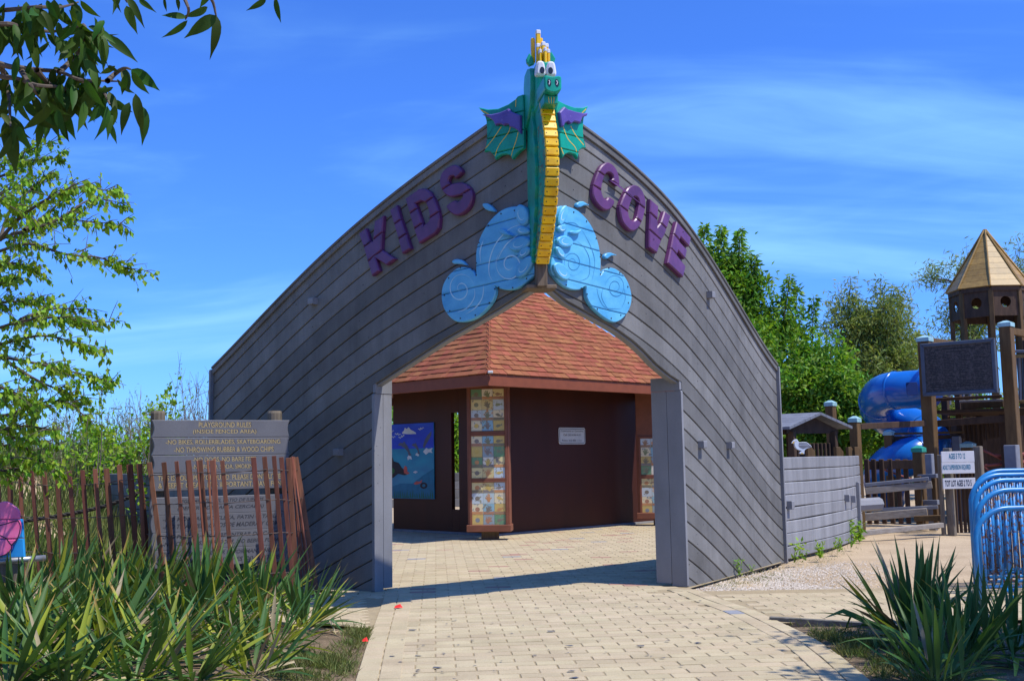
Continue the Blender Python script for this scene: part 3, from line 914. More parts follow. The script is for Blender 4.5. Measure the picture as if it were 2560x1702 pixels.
# sand bed under the pavers (plaza, gateway and both side paths)
bed = MB()
bed.add([(-4.2, 13.9, 0), (-4.0, 12.6, 0), (-1.5, 10.9, 0), (LX(10) + 0.05, 10.0, 0), (LX(7.2) + 0.05, 7.2, 0), (LX(6) + 0.05, 5.6, 0), (RX(6.0) - 0.05, 5.6, 0), (RX(7.5) - 0.05, 7.5, 0), (RX(8.5) - 0.05, 8.5, 0), (RX(10.0) - 0.05, 10.0, 0), (RX(10.6) - 0.05, 10.7, 0), (9.0, 10.55, 0), (9.0, 13.3, 0), (2.2, 13.3, 0), (2.15, 13.6, 0), (4.0, 16.6, 0), (6.5, 24, 0), (5.5, 28, 0), (-6.5, 28, 0), (-7, 22, 0), (-4.3, 16.2, 0), (-1.9, 13.6, 0), (-1.95, 13.3, 0)], [list(range(23))])
pavement = bed.build("paved_path", M_BED, kind="structure")
pavement.location.z = -0.0065
def paver_data(w, l, t=0.012, c=0.004):
    v = [(-w / 2, -l / 2, -t), (w / 2, -l / 2, -t), (w / 2, l / 2, -t), (-w / 2, l / 2, -t), (-w / 2, -l / 2, -c), (w / 2, -l / 2, -c), (w / 2, l / 2, -c), (-w / 2, l / 2, -c),
         (-w / 2 + c, -l / 2 + c, 0), (w / 2 - c, -l / 2 + c, 0), (w / 2 - c, l / 2 - c, 0), (-w / 2 + c, l / 2 - c, 0)]
    f = [[8, 9, 10, 11]]
    for a in (0, 4):
        for i in range(4):
            j = (i + 1) % 4
            f.append([a + i, a + j, a + 4 + j, a + 4 + i])
    return v, f
def mesh_of(v, f, name, mat):
    me = bpy.data.meshes.new(name); me.from_pydata(v, [], f); me.materials.append(mat); me.update()
    return me
PW, PL = 0.317, 0.159
field = []                                      # (centre, rotation, width, length, material key)
O = Vector((0.2, 8.0, 0))
def inside_ship_gap(p):
    return True
for j in range(-16, 118):
    for i in range(-26, 30):
        c = O + ax * ((i + (0.5 if j % 2 else 0)) * PW) + ay * (j * PL)
        if c.y < 6.6 or c.y > 26.5:
            continue
        if c.y < 13.2:
            if c.x < LX(c.y) + GXL or c.x > RX(c.y) - GXL * 1.6:
                continue
        else:
            if abs(c.x + 0.2) > 1.75 + (c.y - 13.2) * 0.62 or abs(c.x) > 6.0:
                continue
        key = 'T'
        if c.y > 13.6:
            r = random.random()
            key = 'R' if r < 0.030 else ('G' if r < 0.045 else 'T')
        field.append((c, PROT, PW - 0.012, PL - 0.020, key))
# edging courses
def course(edge, k, sgn):
    pts = offset_poly(edge, sgn * GXL * (k + 0.5))
    acc = [0.0]
    for a, b in zip(pts[:-1], pts[1:]):
        acc.append(acc[-1] + (b - a).length)
    n = int(acc[-1] / (0.172 if k == 0 else 0.26))
    for q in range(n):
        s = acc[-1] * (q + 0.5) / n
        x = float(np.interp(s, acc, [p.x for p in pts])); y = float(np.interp(s, acc, [p.y for p in pts]))
        x2 = float(np.interp(s + 0.05, acc, [p.x for p in pts])); y2 = float(np.interp(s + 0.05, acc, [p.y for p in pts]))
        if y > 13.4 or y < 6.4:
            continue
        field.append((Vector((x, y, 0.006)), math.atan2(y2 - y, x2 - x) - math.pi / 2, GXL - 0.010, acc[-1] / n - 0.006, 'T' if random.random() < 0.992 else 'G'))
for k in (0, 1):
    course(left_edge, k, 1); course(right_edge, k, -1)
# side paths
rotS = R(2)
bx, by = Vector((math.cos(rotS), math.sin(rotS), 0)), Vector((-math.sin(rotS), math.cos(rotS), 0))
for j in range(0, 18):
    for i in range(0, 26):
        c = Vector((2.4, 10.75, 0)) + bx * ((i + (0.5 if j % 2 else 0)) * PW) + by * (j * PL)
        if c.y > 13.2 or c.x > 9 or c.x - PW / 2 < RX(c.y) + 0.02:
            continue
        if c.y > 12.85 + 0.03 * c.x:
            continue
        field.append((c, rotS, PW - 0.008, PL - 0.008, 'T'))
rotL = R(-36)
bx, by = Vector((math.cos(rotL), math.sin(rotL), 0)), Vector((-math.sin(rotL), math.cos(rotL), 0))
for j in range(-12, 16):
    for i in range(-18, 14):
        c = Vector((-2.2, 11.8, 0)) + bx * ((i + (0.5 if j % 2 else 0)) * PW) + by * (j * PL)
        if c.x + PW / 2 > LX(c.y) + 0.02 or c.y > 13.25 - (c.x + 1.8) * 0.15 or c.y < 10.35 or c.x < -4.4:
            continue
        if c.y < 10.9 + (-c.x - 1.6) * 0.55:
            continue
        field.append((c, rotL, PW - 0.008, PL - 0.008, 'T'))
mats = {'T': M_PAVER, 'R': M_PAVER_R, 'G': M_PAVER_G}
def seen(c):
    px, py = proj(c)
    return -20 < px < 2580 and py < 1720
field.sort(key=lambda q: q[0].y if seen(q[0]) else 99)
cache = {}
rest = {k: MB() for k in mats}
for n, (c, rot, w, l, key) in enumerate(field):
    dz = random.uniform(-0.0022, 0.0022)
    m = Matrix.Translation(c + Vector((0, 0, dz))) @ Matrix.Rotation(rot + random.uniform(-.006, .006), 4, 'Z') @ Matrix.Rotation(random.uniform(-.005, .005), 4, 'X')
    kk = (round(w, 2), round(l, 2), key)
    if kk not in cache:
        cache[kk] = mesh_of(*paver_data(w, l), "paver", mats[key])
    if n < 300:
        o = put("paver", cache[kk], pavement, Matrix.Translation((0, 0, 0)) @ m)
    else:
        v, f = paver_data(w, l)
        rest[key].add([m @ Vector(q) for q in v], f)
for k, mb in rest.items():
    mb.build("paver_field", mats[k], pavement, kind="stuff")

# planting beds left and right of the path, gravel strip by the sunlit hull, edging board of the side path
MB().add([(-14, 5.0, 0), (LX(6) + 0.02, 5.0, 0), (LX(7.2) + 0.01, 7.2, 0), (LX(9) + 0.01, 9.0, 0), (LX(10.4), 10.4, 0), (-1.9, 10.75, 0), (-3.2, 11.6, 0), (-4.6, 12.3, 0), (-14, 12.6, 0)], [list(range(9))]).build("planting_bed_left", M_DIRT, kind="structure").location.z = -0.018
MB().add([(RX(10.4) + 0.02, 10.5, 0), (RX(9.6) + 0.02, 9.6, 0), (RX(8.8) + 0.02, 8.8, 0), (RX(8.0) + 0.02, 8.0, 0), (RX(7.2) + 0.02, 7.2, 0), (RX(6) + 0.02, 6.0, 0), (14, 6, 0), (14, 10.45, 0)], [list(range(8))]).build("planting_bed_right", M_DIRT, kind="structure").location.z = -0.018
ebd = thing("edging_board", (4.5, 10.55, 0), "dark low timber board edging the paved side path", "edging")
MB().beam(G(1925, 1549, 0.0) + Vector((0, 0, -0.01)), G(2330, 1574, 0.0) + Vector((0, 0, -0.01)), 0.05, 0.09).build("board", M_TIMBER, ebd)
# gravel: a pale sheet and loose stones
gp = [G(1722, 1466), G(1800, 1448), G(1900, 1425), G(1990, 1412), G(2120, 1400), G(2200, 1420), G(2160, 1470), G(2060, 1478), G(1930, 1478), G(1800, 1476)]
stv, stf = MB(), None
ico = [(0, 0, 1), (0.9, 0, 0.1), (0.1, 0.8, 0), (-0.8, 0.2, 0.15), (-0.1, -0.9, 0.05), (0, 0, -0.5)]
icf = [[0, 1, 2], [0, 2, 3], [0, 3, 4], [0, 4, 1], [5, 2, 1], [5, 3, 2], [5, 4, 3], [5, 1, 4]]
gc = sum(gp, Vector()) / len(gp)
for i in range(11000):
    if i < 9200:
        a = random.random()
        k = random.randrange(len(gp))
        b = gp[k].lerp(gp[(k + 1) % len(gp)], random.random())
        p = gc.lerp(b, math.sqrt(random.random()) * random.uniform(.75, 1.22)); p.z = 0
    else:
        p = G(random.uniform(1740, 2240), random.uniform(1395, 1480)) if i < 10500 else G(random.uniform(720, 930), random.uniform(1475, 1500))
    r = random.uniform(0.006, 0.016) * (1.5 if random.random() < .06 else 1)
    an = random.uniform(0, 6.28)
    ca, sa = math.cos(an) * r, math.sin(an) * r
    n = len(stv.v)
    stv.v += [p + Vector((q[0] * ca - q[1] * sa, q[0] * sa + q[1] * ca, q[2] * r * 0.6 - 0.042)) for q in ico]
    stv.f += [[t + n for t in f] for f in icf]
tag(stv.build("gravel", M_STONE, kind="stuff"), "pale loose gravel in front of the sunlit hull", "gravel")

# ------------------------------------------------------------------ the brown pavilion behind the gateway
M_SHING = pmat("clay_shingle", (0.285, 0.098, 0.047), (0.235, 0.080, 0.039), rough=0.9, scale=(3, 3, 3), rand=0.14, island=True, fine=0.22, fscale=120, spec=0.15, hue=0.012)
M_FASCIA = pmat("rust_fascia", (0.24, 0.066, 0.028), (0.20, 0.055, 0.024), rough=0.6, rand=0.05, spec=0.3)
M_BROWN = pmat("brown_wall_paint", (0.062, 0.014, 0.007), (0.048, 0.011, 0.006), rough=0.55, rand=0.04, scale=(2, 2, 0.5), spec=0.35)
M_FRAME = pmat("brown_column_trim", (0.23, 0.083, 0.048), (0.18, 0.066, 0.038), rough=0.55, rand=0.06, spec=0.35)
M_CONC = pmat("concrete_base", (0.24, 0.24, 0.25), (0.18, 0.18, 0.19), rough=0.9, fine=0.1)
M_PLATE = pmat("sign_plate", (0.62, 0.62, 0.60), (0.54, 0.54, 0.53), rough=0.5, rand=0)
M_BLACK = pmat("black_print", (0.02, 0.02, 0.022), rough=0.6, rand=0)
M_FADE = pmat("faded_print", (0.30, 0.30, 0.30), rough=0.6, rand=0)
EV = 3.27
C0 = Vector((-0.47, 20.9, 0)); CR = Vector((4.37, 25.8, 0))
dR = (CR - C0); LEN = dR.length; dR.normalize()
dL = Vector((-dR.y, dR.x, 0))
CL = C0 + dL * LEN; CB = CR + dL * LEN
CEN = (C0 + CB) / 2
APX = Vector((CEN.x, CEN.y, 6.36))
pav = thing("pavilion", (CEN.x, CEN.y, 0), "brown square pavilion with orange shingled hip roof seen through the gateway", "pavilion")
# roof deck
mb = MB()
E = [C0, CR, CB, CL]
for i in range(4):
    a, b = E[i] + Vector((0, 0, EV)), E[(i + 1) % 4] + Vector((0, 0, EV))
    n = len(mb.v)
    mb.v += [a, b, APX]; mb.f.append([n, n + 1, n + 2])
n = len(mb.v)
mb.v += [e + Vector((0, 0, EV - 0.03)) for e in E]; mb.f.append([n + 3, n + 2, n + 1, n])
roof = mb.build("roof", M_FASCIA, pav)
for i in range(4):
    a, b = E[i], E[(i + 1) % 4]
    out = ((a + b) / 2 - CEN).normalized()
    MB().beam(a + Vector((0, 0, EV - 0.115)) - out * 0.02, b + Vector((0, 0, EV - 0.115)) - out * 0.02, 0.05, 0.23).build("fascia", M_FASCIA, pav)
# shingles on the two faces turned to the path
EXPO, TABW = 0.165, 0.215
tabs = []
for a, b in ((C0, CR), (C0, CL)):
    a3, b3 = a + Vector((0, 0, EV)), b + Vector((0, 0, EV))
    ux = (b3 - a3).normalized(); mid = (a3 + b3) / 2
    up = (APX - mid); H = up.length; up.normalize()
    nn = ux.cross(up); nn = nn if nn.z > 0 else -nn
    rows = int(H / EXPO)
    for r in range(rows):
        t = r * EXPO
        half = LEN / 2 * (1 - (t + EXPO * 0.4) / H)
        x = -half
        off = random.uniform(0, TABW)
        first = True
        while x < half - 0.02:
            w = TABW * random.choice((0.8, 1.0, 1.0, 1.25)) if not first else off + 0.05
            first = False
            w = min(w, half - x)
            c = mid + ux * (x + w / 2) + up * (t + EXPO * 0.5) + nn * 0.016
            lay = random.choice((0, 0.007))
            m = Matrix((ux, up, nn)).transposed().to_4x4()
            tabs.append((c + nn * lay, m @ Matrix.Rotation(-0.10, 4, 'X'), w, a == C0 and b == CR))
            x += w
def shingle_mat(c, m, w):
    return Matrix.Translation(c) @ m @ Matrix.Diagonal((w - 0.007, EXPO * 1.2, 0.022, 1))
cube_v = [(-.5, -.5, -.5), (.5, -.5, -.5), (.5, .5, -.5), (-.5, .5, -.5), (-.5, -.5, .5), (.5, -.5, .5), (.5, .5, .5), (-.5, .5, .5)]
cube_f = [[0, 3, 2, 1], [4, 5, 6, 7], [0, 1, 5, 4], [1, 2, 6, 5], [2, 3, 7, 6], [3, 0, 4, 7]]
sh_me = mesh_of(cube_v, cube_f, "shingle", M_SHING)
def in_window(c):
    px, py = proj(c)
    return 960 < px < 1660 and py > 690 + abs(px - 1345) * 0.62 - 12
tabs.sort(key=lambda q: (0 if in_window(q[0]) else 1, q[0].y))
mb = MB()
for i, (c, m, w, _) in enumerate(tabs):
    mm = shingle_mat(c, m, w)
    if i < 270:
        put("shingle", sh_me, roof, mm)
    else:
        mb.add([mm @ Vector(q) for q in cube_v], cube_f)
mb.build("shingle_field", M_SHING, roof, kind="stuff")
# hip caps
a3 = C0 + Vector((0, 0, EV)); hv = (APX - a3); hl = hv.length; hv.normalize()
for i in range(30):
    c = a3 + hv * (0.08 + i * 0.15) + Vector((0, 0, 0.05))
    if (i + 1) * 0.15 > hl:
        break
    m2 = MB()
    for d in (dR, dL):
        p0 = c - hv * 0.10; p1 = c + hv * 0.10
        dn = d * 0.15 - Vector((0, 0, 0.06))
        n = len(m2.v)
        m2.v += [p0, p1, p1 + dn, p0 + dn, p0 - Vector((0, 0, .015)), p0 + dn - Vector((0, 0, .015))]
        m2.f += [[n, n + 1, n + 2, n + 3], [n, n + 3, n + 5, n + 4]]
    m2.build("hip_shingle", M_SHING, roof)
MB().box(G(1226, 936) * 0 + P(1226, 930, 20.85), (0.10, 0.10, 0.05), None, 0.01).build("roof_lamp", M_PLATE, pav)
# walls under the eaves
inset = 1.80
Wc = C0 + (dR + dL) * inset
SIDEW = LEN - 2 * inset
def wallbox(s0, s1, z0, z1, d, base, th=0.10, mat=M_BROWN, name="wall", off=0.0):
    nrm = Vector((d.y, -d.x, 0))
    if nrm.dot(EYE - base) < 0:
        nrm = -nrm
    a = base + d * s0 + nrm * off; b = base + d * s1 + nrm * off
    return MB().beam(a + Vector((0, 0, (z0 + z1) / 2)), b + Vector((0, 0, (z0 + z1) / 2)), th, z1 - z0, ch=0.004).build(name, mat, pav)
def on_wall(px, py, d, base, off=0.0):
    nrm = Vector((d.y, -d.x, 0)).normalized()
    if nrm.dot(EYE - base) < 0:
        nrm = -nrm
    r = ray(px, py)
    t = ((base + nrm * off) - EYE).dot(nrm) / r.dot(nrm)
    p = EYE + r * t
    return (p - base).dot(d), p.z, p
sR = lambda px, py=1150: on_wall(px, py, dR, Wc)[0]
sL = lambda px, py=1150: on_wall(px, py, dL, Wc)[0]
zR0 = max(0.04, on_wall(1400, 1322, dR, Wc)[1])
SR_ = sR(1640)
wallbox(0.0, SR_, zR0, EV - 0.02, dR, Wc)
wallbox(0.0, SR_, -0.03, zR0, dR, Wc, 0.16, M_CONC, "base_course", 0.02)
s_a, s_b = sL(1151), sL(1133)
zs0, zs1 = on_wall(1141, 1273, dL, Wc)[1], on_wall(1141, 1031, dL, Wc)[1]
wallbox(0.0, s_a, 0.05, EV - 0.02, dL, Wc)
wallbox(s_a, s_b, 0.05, zs0, dL, Wc)
wallbox(s_a, s_b, zs1, EV - 0.02, dL, Wc)
wallbox(s_b, SIDEW, 0.05, EV - 0.02, dL, Wc)
wallbox(0.0, SIDEW, -0.03, 0.05, dL, Wc, 0.16, M_CONC, "base_course", 0.02)
# columns carrying painted tiles
TILE_COLS = [S(222, 206, 150), S(214, 196, 140), S(198, 208, 212), S(188, 204, 204), S(228, 214, 176), S(146, 186, 200), S(206, 180, 110), S(150, 168, 172), S(112, 152, 116), S(232, 224, 204)]
INK = [S(30, 44, 84), S(140, 66, 44), S(52, 92, 72), S(220, 120, 30), S(48, 110, 160), S(40, 40, 44), S(230, 190, 40), S(170, 60, 50), S(70, 120, 70), S(70, 70, 110)]
INK = [tuple(0.55 * a + 0.45 * b for a, b in zip(i_, S(200, 186, 150))) for i_ in INK]
tile_mats = []
for i in range(10):
    tile_mats.append(pmat("painted_tile", TILE_COLS[i], INK[i], rough=0.35, scale=(11 + i, 11 + i, 13), lo=0.56, hi=0.62, rand=0.0, spec=0.5, speck=INK[(i + 3) % 10], speck_scale=15 + i, speck_lo=0.63, fine=0.05))
ink_mats = [pmat("tile_ink", c, rough=0.4, rand=0) for c in INK]
hand = [(-.10, -.42), (.12, -.42), (.20, -.12), (.40, .02), (.34, .12), (.16, .04), (.20, .40), (.10, .42), (.05, .10), (.02, .46), (-.08, .46), (-.07, .10), (-.17, .38), (-.26, .34), (-.17, .02), (-.34, .18), (-.40, .10), (-.22, -.14)]
boat = [(-.36, -.14), (-.26, -.32), (.26, -.32), (.36, -.14), (.04, -.14), (.04, -.08), (.30, -.08), (.02, .40), (-.02, -.14)]
fish = [(-.40, .0), (-.15, .18), (.12, .12), (.24, .02), (.40, .16), (.38, -.16), (.24, -.04), (.12, -.14), (-.15, -.18)]
starp = [(math.cos(math.pi / 2 + i * math.pi / 5) * (.42 if i % 2 == 0 else .17), math.sin(math.pi / 2 + i * math.pi / 5) * (.42 if i % 2 == 0 else .17)) for i in range(10)]
sunp = ellipse(0, 0, .26, .26, 0, 12)
palm = [(-.05, -.42), (.06, -.42), (.04, .08), (.36, .0), (.14, .20), (.34, .34), (.04, .26), (-.10, .42), (-.10, .24), (-.38, .24), (-.14, .12), (-.34, -.06), (-.02, .08)]
MOTIFS = [hand, boat, fish, starp, sunp, palm]
def tile_column(c, wid, zlo, zhi, nrm, panels, label):
    u = Vector((-nrm.y, nrm.x, 0))
    if u.x < 0:
        u = -u
    rot = Matrix((u, -nrm, Vector((0, 0, 1)))).transposed()
    col = MB().box(c + Vector((0, 0, (0.22 + EV) / 2)) - nrm * 0.10, (wid, 0.36, EV - 0.22 - 0.03), rot, 0.012).build("column", M_FRAME, pav)
    col["label"] = label
    MB().box(c + Vector((0, 0, 0.24)) - nrm * 0.08, (wid + 0.05, 0.44, 0.14), rot, 0.010).build("foot_board", M_FRAME, col)
    MB().box(c + Vector((0, 0, 0.06)) - nrm * 0.12, (wid * 0.4, 0.2, 0.26), rot, 0.008).build("footing", M_WOODOLD, col)
    fr = lambda x, y, n=0.0: c + u * x + Vector((0, 0, y)) + nrm * (0.082 + n)
    k = random.randrange(40)
    for (x0, x1, z0, z1, nx, nz) in panels:
        fb = MB()
        for (cx_, cz_, sx_, sz_) in ((x0 - .025, (z0 + z1) / 2, .05, z1 - z0 + .1), (x1 + .025, (z0 + z1) / 2, .05, z1 - z0 + .1), ((x0 + x1) / 2, z0 - .025, x1 - x0, .05), ((x0 + x1) / 2, z1 + .025, x1 - x0, .05)):
            fb.box(fr(cx_, cz_, 0.012), (sx_, 0.04, sz_), rot, 0.006)
        fb.build("panel_frame", M_FRAME, col)
        tw, th = (x1 - x0) / nx, (z1 - z0) / nz
        for i in range(nx):
            for j in range(nz):
                k += 1
                o = MB().box(fr(x0 + (i + .5) * tw, z0 + (j + .5) * th, 0.004), (tw - 0.004, 0.014, th - 0.004), rot, 0.003).build("tile", tile_mats[(k * 7 + i * 3 + j) % 10], col)
                mo = MOTIFS[(k * 5 + j) % 6]
                q = MB()
                ang = random.uniform(-.5, .5)
                pts = [(x * math.cos(ang) - y * math.sin(ang), x * math.sin(ang) + y * math.cos(ang)) for x, y in mo]
                q.v = [fr(x0 + (i + .5) * tw + x * tw * .8, z0 + (j + .5) * th + y * th * .8, 0.0125) for x, y in pts]
                q.f = [list(range(len(pts)))]
                q2 = MB()
                if k % 2:
                    q2.v = [fr(x0 + i * tw + .006 + dx * (tw - .012), z0 + j * th + .006 + dz * th * .26, 0.0121) for dx, dz in ((0, 0), (1, 0), (1, 1), (0, 1))]
                    q2.f = [[0, 1, 2, 3]]
                    n0_ = len(q.v)
                me_o = q.build("painted_motif", ink_mats[(k * 3 + i) % 10], None)
                me_o.parent = col; me_o.location = -origin_of(col)
                if q2.v:
                    b_ = q2.build("painted_band", ink_mats[(k + 4) % 10], None); b_.parent = col; b_.location = -origin_of(col)
nC = Vector((-0.10, -1, 0)).normalized()
cc = G(1222, 1350); cc = cc + Vector((0, 0, 0))
d0 = cc.y
def colz(py):
    return P(1222, py, d0).z
hw = 0.5 * (1262 - 1178) / ppm(d0)
x0_ = -hw
tile_column(Vector((P(1222, 1200, d0).x, d0 + 0.1, 0)), 0.86, 0, EV, nC,
            [(-hw, hw, colz(1313), colz(1205), 3, 4), (-hw, hw, colz(1195), colz(1089), 3, 4), (-hw, hw, colz(1077), colz(972), 3, 4)], "front corner column covered with hand-painted tiles")
d1 = 26.0
def colz1(py):
    return P(1650, py, d1).z
cx1 = P(1655, 1200, d1).x
hw1 = 0.5 * 100 / ppm(d1)
tile_column(Vector((cx1, d1, 0)), 2 * hw1 + 0.2, 0, EV, Vector((-0.22, -1, 0)).normalized(),
            [(-hw1, hw1, colz1(1286), colz1(1195), 4, 4), (-hw1, hw1, colz1(1186), colz1(1095), 4, 4)], "tile-covered column half hidden by the right jamb")
# notice plate on the right wall
nR = Vector((dR.y, -dR.x, 0))
a = on_wall(1396, 1068, dR, Wc, 0.06); b = on_wall(1463, 1110, dR, Wc, 0.06)
pw_, ph_ = b[0] - a[0], a[1] - b[1]
org = Wc + dR * a[0] + Vector((0, 0, b[1]))
plate = thing("notice_plate", org + dR * pw_ / 2, "small white notice plate with phone numbers on the brown wall", "sign")
fp = lambda x, y, n=0.0: org + dR * x + Vector((0, 0, y)) + nR * (0.055 + n)
def rrect(x0, y0, x1, y1, r, n=4):
    out = []
    for cx_, cy_, a0 in ((x1 - r, y1 - r, 0), (x0 + r, y1 - r, 90), (x0 + r, y0 + r, 180), (x1 - r, y0 + r, 270)):
        for i in range(n + 1):
            t = R(a0 + 90 * i / n); out.append((cx_ + r * math.cos(t), cy_ + r * math.sin(t)))
    return out
cutout("plate", [rrect(0, 0, pw_, ph_, 0.05)], fp, M_PLATE, plate, t=0.012, c=0.002)
cutout("border", [rrect(.025, .025, pw_ - .025, ph_ - .025, 0.04), rrect(.037, .037, pw_ - .037, ph_ - .037, 0.03)], fp, M_BLACK, plate, t=0.001, c=0, n0=0.0125)
lettering("lettering", "Comments or Concerns", fp, pw_ * .84, ph_ * .12, pw_ * .08, ph_ * .74, M_BLACK, plate, 0.014)
lettering("lettering", "Call 262-636-9131", fp, pw_ * .66, ph_ * .12, pw_ * .17, ph_ * .50, M_BLACK, plate, 0.014)
lettering("lettering", "Police 262-886", fp, pw_ * .52, ph_ * .12, pw_ * .12, ph_ * .17, M_BLACK, plate, 0.014)
lettering("lettering", "-2300", fp, pw_ * .20, ph_ * .11, pw_ * .66, ph_ * .17, M_FADE, plate, 0.014)
# sea mural on the left wall
ma = on_wall(968, 1062, dL, Wc, 0.06); mb_ = on_wall(1087, 1247, dL, Wc, 0.06)
mural_w, mural_h = abs(ma[0] - mb_[0]), ma[1] - mb_[1]
nL = Vector((dL.y, -dL.x, 0)); nL = nL if nL.dot(EYE - Wc) > 0 else -nL
org2 = Wc + dL * max(ma[0], mb_[0]) + Vector((0, 0, mb_[1]))
fm = lambda x, y, n=0.0: org2 - dL * (x * mural_w) + Vector((0, 0, y * mural_h)) + nL * (0.056 + n)
mur = thing("sea_mural", org2 - dL * mural_w / 2, "painted sea mural with dolphins and divers on the left brown wall", "mural")
M_MSEA = pmat("mural_sea_paint", S(14, 150, 178), S(10, 112, 156), rough=0.4, scale=(1.2, 1.2, 3), rand=0, spec=0.5)
M_MSKY = pmat("mural_sky_paint", S(14, 40, 190), S(20, 70, 210), rough=0.4, scale=(1.5, 1.5, 4), rand=0, spec=0.5)
M_MDARK = pmat("mural_dark_paint", S(24, 26, 40), rough=0.5, rand=0)
M_MGREY = pmat("mural_grey_paint", S(88, 92, 112), rough=0.5, rand=0)
M_MWHITE = pmat("mural_white_paint", S(216, 220, 222), rough=0.5, rand=0)
M_MGREEN = pmat("mural_green_paint", S(24, 110, 52), rough=0.5, rand=0)
M_MCORAL = pmat("mural_coral_paint", S(214, 96, 84), rough=0.5, rand=0)
M_MDEEP = pmat("mural_deep_sea_paint", S(12, 118, 150), rough=0.5, rand=0)
cutout("board", [[(0, 0), (1, 0), (1, 1), (0, 1)]], fm, M_MSEA, mur, t=0.02, c=0)
def daub(name, pts, mat, k):
    q = MB(); q.v = [fm(x, y, 0.0215 + k * 0.0012) for x, y in pts]; q.f = [list(range(len(pts)))]
    return q.build(name, mat, mur)
daub("sky_field", [(0, .665), (1, .665), (1, 1), (0, 1)], M_MSKY, 0)
daub("sea_floor", [(0, .14), (.3, .2), (.55, .2), (.8, .32), (1, .40), (1, 0), (0, 0)], M_MDEEP, 0)
daub("cloud", smooth_pts([(.34, .87), (.38, .91), (.40, .95), (.44, .93), (.48, .955), (.52, .92), (.58, .90), (.64, .86)], 2, True), M_MWHITE, 1)
for x, y in ((.12, .90), (.22, .86), (.27, .85), (.35, .83), (.30, .81), (.15, .82), (.72, .91), (.76, .92)):
    daub("gull", [(x - .05, y + .012), (x - .02, y + .022), (x, y + .006), (x + .02, y + .024), (x + .05, y + .014), (x + .02, y + .012), (x, y - .006), (x - .02, y + .010)], M_MWHITE, 1)
dol = [(0, .06), (.06, .09), (.12, .085), (.14, .11), (.17, .08), (.22, .04), (.25, -.01), (.27, -.05), (.30, -.08), (.26, -.09), (.23, -.08), (.22, -.04), (.17, .0), (.12, .03), (.10, .02), (.10, .04), (.05, .05)]
daub("dolphin", [(.24 + x, .66 + y) for x, y in dol], M_MGREY, 2)
daub("dolphin", [(.54 + x * .6, .66 + y * .8) for x, y in dol], M_MGREY, 2)
daub("dolphin", [(.78, .70), (.82, .78), (.88, .84), (.96, .89), (.95, .83), (.90, .77), (.85, .72), (.80, .66)], M_MGREY, 2)
daub("splash", [(.78, .62), (.82, .65), (.85, .67), (.90, .65), (.98, .67), (.95, .63), (.98, .60), (.90, .61), (.84, .58)], M_MWHITE, 2)
daub("splash", [(.45, .55), (.48, .58), (.53, .56), (.55, .52), (.50, .53), (.46, .51)], M_MWHITE, 2)
daub("splash", [(.62, .58), (.65, .61), (.70, .58), (.68, .56)], M_MWHITE, 2)
daub("rock", smooth_pts([(.02, .28), (.02, .45), (.06, .52), (.12, .56), (.16, .50), (.26, .48), (.32, .42), (.42, .36), (.46, .33), (.38, .31), (.25, .33), (.15, .28)], 2, True), M_MDARK, 2)
daub("rock_moss", smooth_pts([(.03, .35), (.10, .42), (.18, .38), (.14, .33), (.06, .32)], 2, True), M_MGREEN, 3)
daub("mermaid", [(.38, .34), (.37, .40), (.40, .44), (.44, .42), (.45, .36), (.50, .34), (.44, .32)], M_MCORAL, 3)
daub("fish", [(.58, .20), (.64, .23), (.70, .225), (.76, .25), (.74, .21), (.68, .195), (.62, .185)], M_MCORAL, 2)
daub("fish", [(.57, .35), (.62, .37), (.67, .355), (.62, .335)], M_MWHITE, 2)
cutout("tyre", [ellipse(.79, .175, .075, .042), ellipse(.79, .175, .035, .02)], lambda x, y, n: fm(x, y, n), M_MDARK, mur, t=0.001, c=0, n0=0.0238)
for i in range(22):
    x = .04 + i * .044 + random.uniform(-.01, .01); h = random.uniform(.05, .14)
    daub("seaweed", [(x - .012, .01), (x + .012, .01), (x + random.uniform(-.02, .02), .01 + h)], M_MGREEN, 3)
# far plank fence glimpsed through the slot
ff = thing("plank_fence", P(1140, 1270, 40), "grey plank fence glimpsed through the narrow slot beside the mural", "fence")
za_, zb_ = P(1140, 1181, 40).z, 0.0
for i in range(9):
    z = za_ - 0.15 - i * 0.31
    MB().beam(Vector((-5.5, 40, z)), Vector((1.0, 40, z)), 0.05, 0.295, ch=0.012).build("plank", M_GREY, ff)

# ------------------------------------------------------------------ rules sign, snow fence, rope, painted cutout on the left
M_SIGN = pmat("slate_sign_board", (0.150, 0.150, 0.168), (0.125, 0.125, 0.142), rough=0.6, scale=(3, 3, 3), rand=0.04, fine=0.10, fscale=90, spec=0.3, speck=(0.42, 0.42, 0.44), speck_scale=40, speck_lo=0.76)
M_GOLD = pmat("gilt_lettering", (0.46, 0.35, 0.17), (0.24, 0.19, 0.11), rough=0.6, scale=(60, 60, 60), lo=0.5, hi=0.7, rand=0)
M_ENGR_SHADE = pmat("dark_engraving_and_shade", (0.03, 0.032, 0.042), (0.06, 0.06, 0.075), rough=0.7, scale=(50, 50, 50), rand=0)
M_POST = pmat("grey_wooden_post", (0.20, 0.165, 0.125), (0.10, 0.08, 0.06), rough=0.85, scale=(30, 30, 3), rand=0.1, bump=0.4, bscale=(60, 60, 5))
M_SLAT = pmat("red_snow_fence_slat", (0.225, 0.085, 0.054), (0.135, 0.048, 0.030), rough=0.7, scale=(24, 24, 3), rand=0.34, bump=0.25, bscale=(80, 80, 8), spec=0.25, hue=0.012, speck=(0.26, 0.13, 0.09), speck_scale=22, speck_lo=0.68)
M_WIRE = pmat("rusty_wire", (0.16, 0.12, 0.105), (0.10, 0.075, 0.065), rough=0.6, metallic=0.4, rand=0)
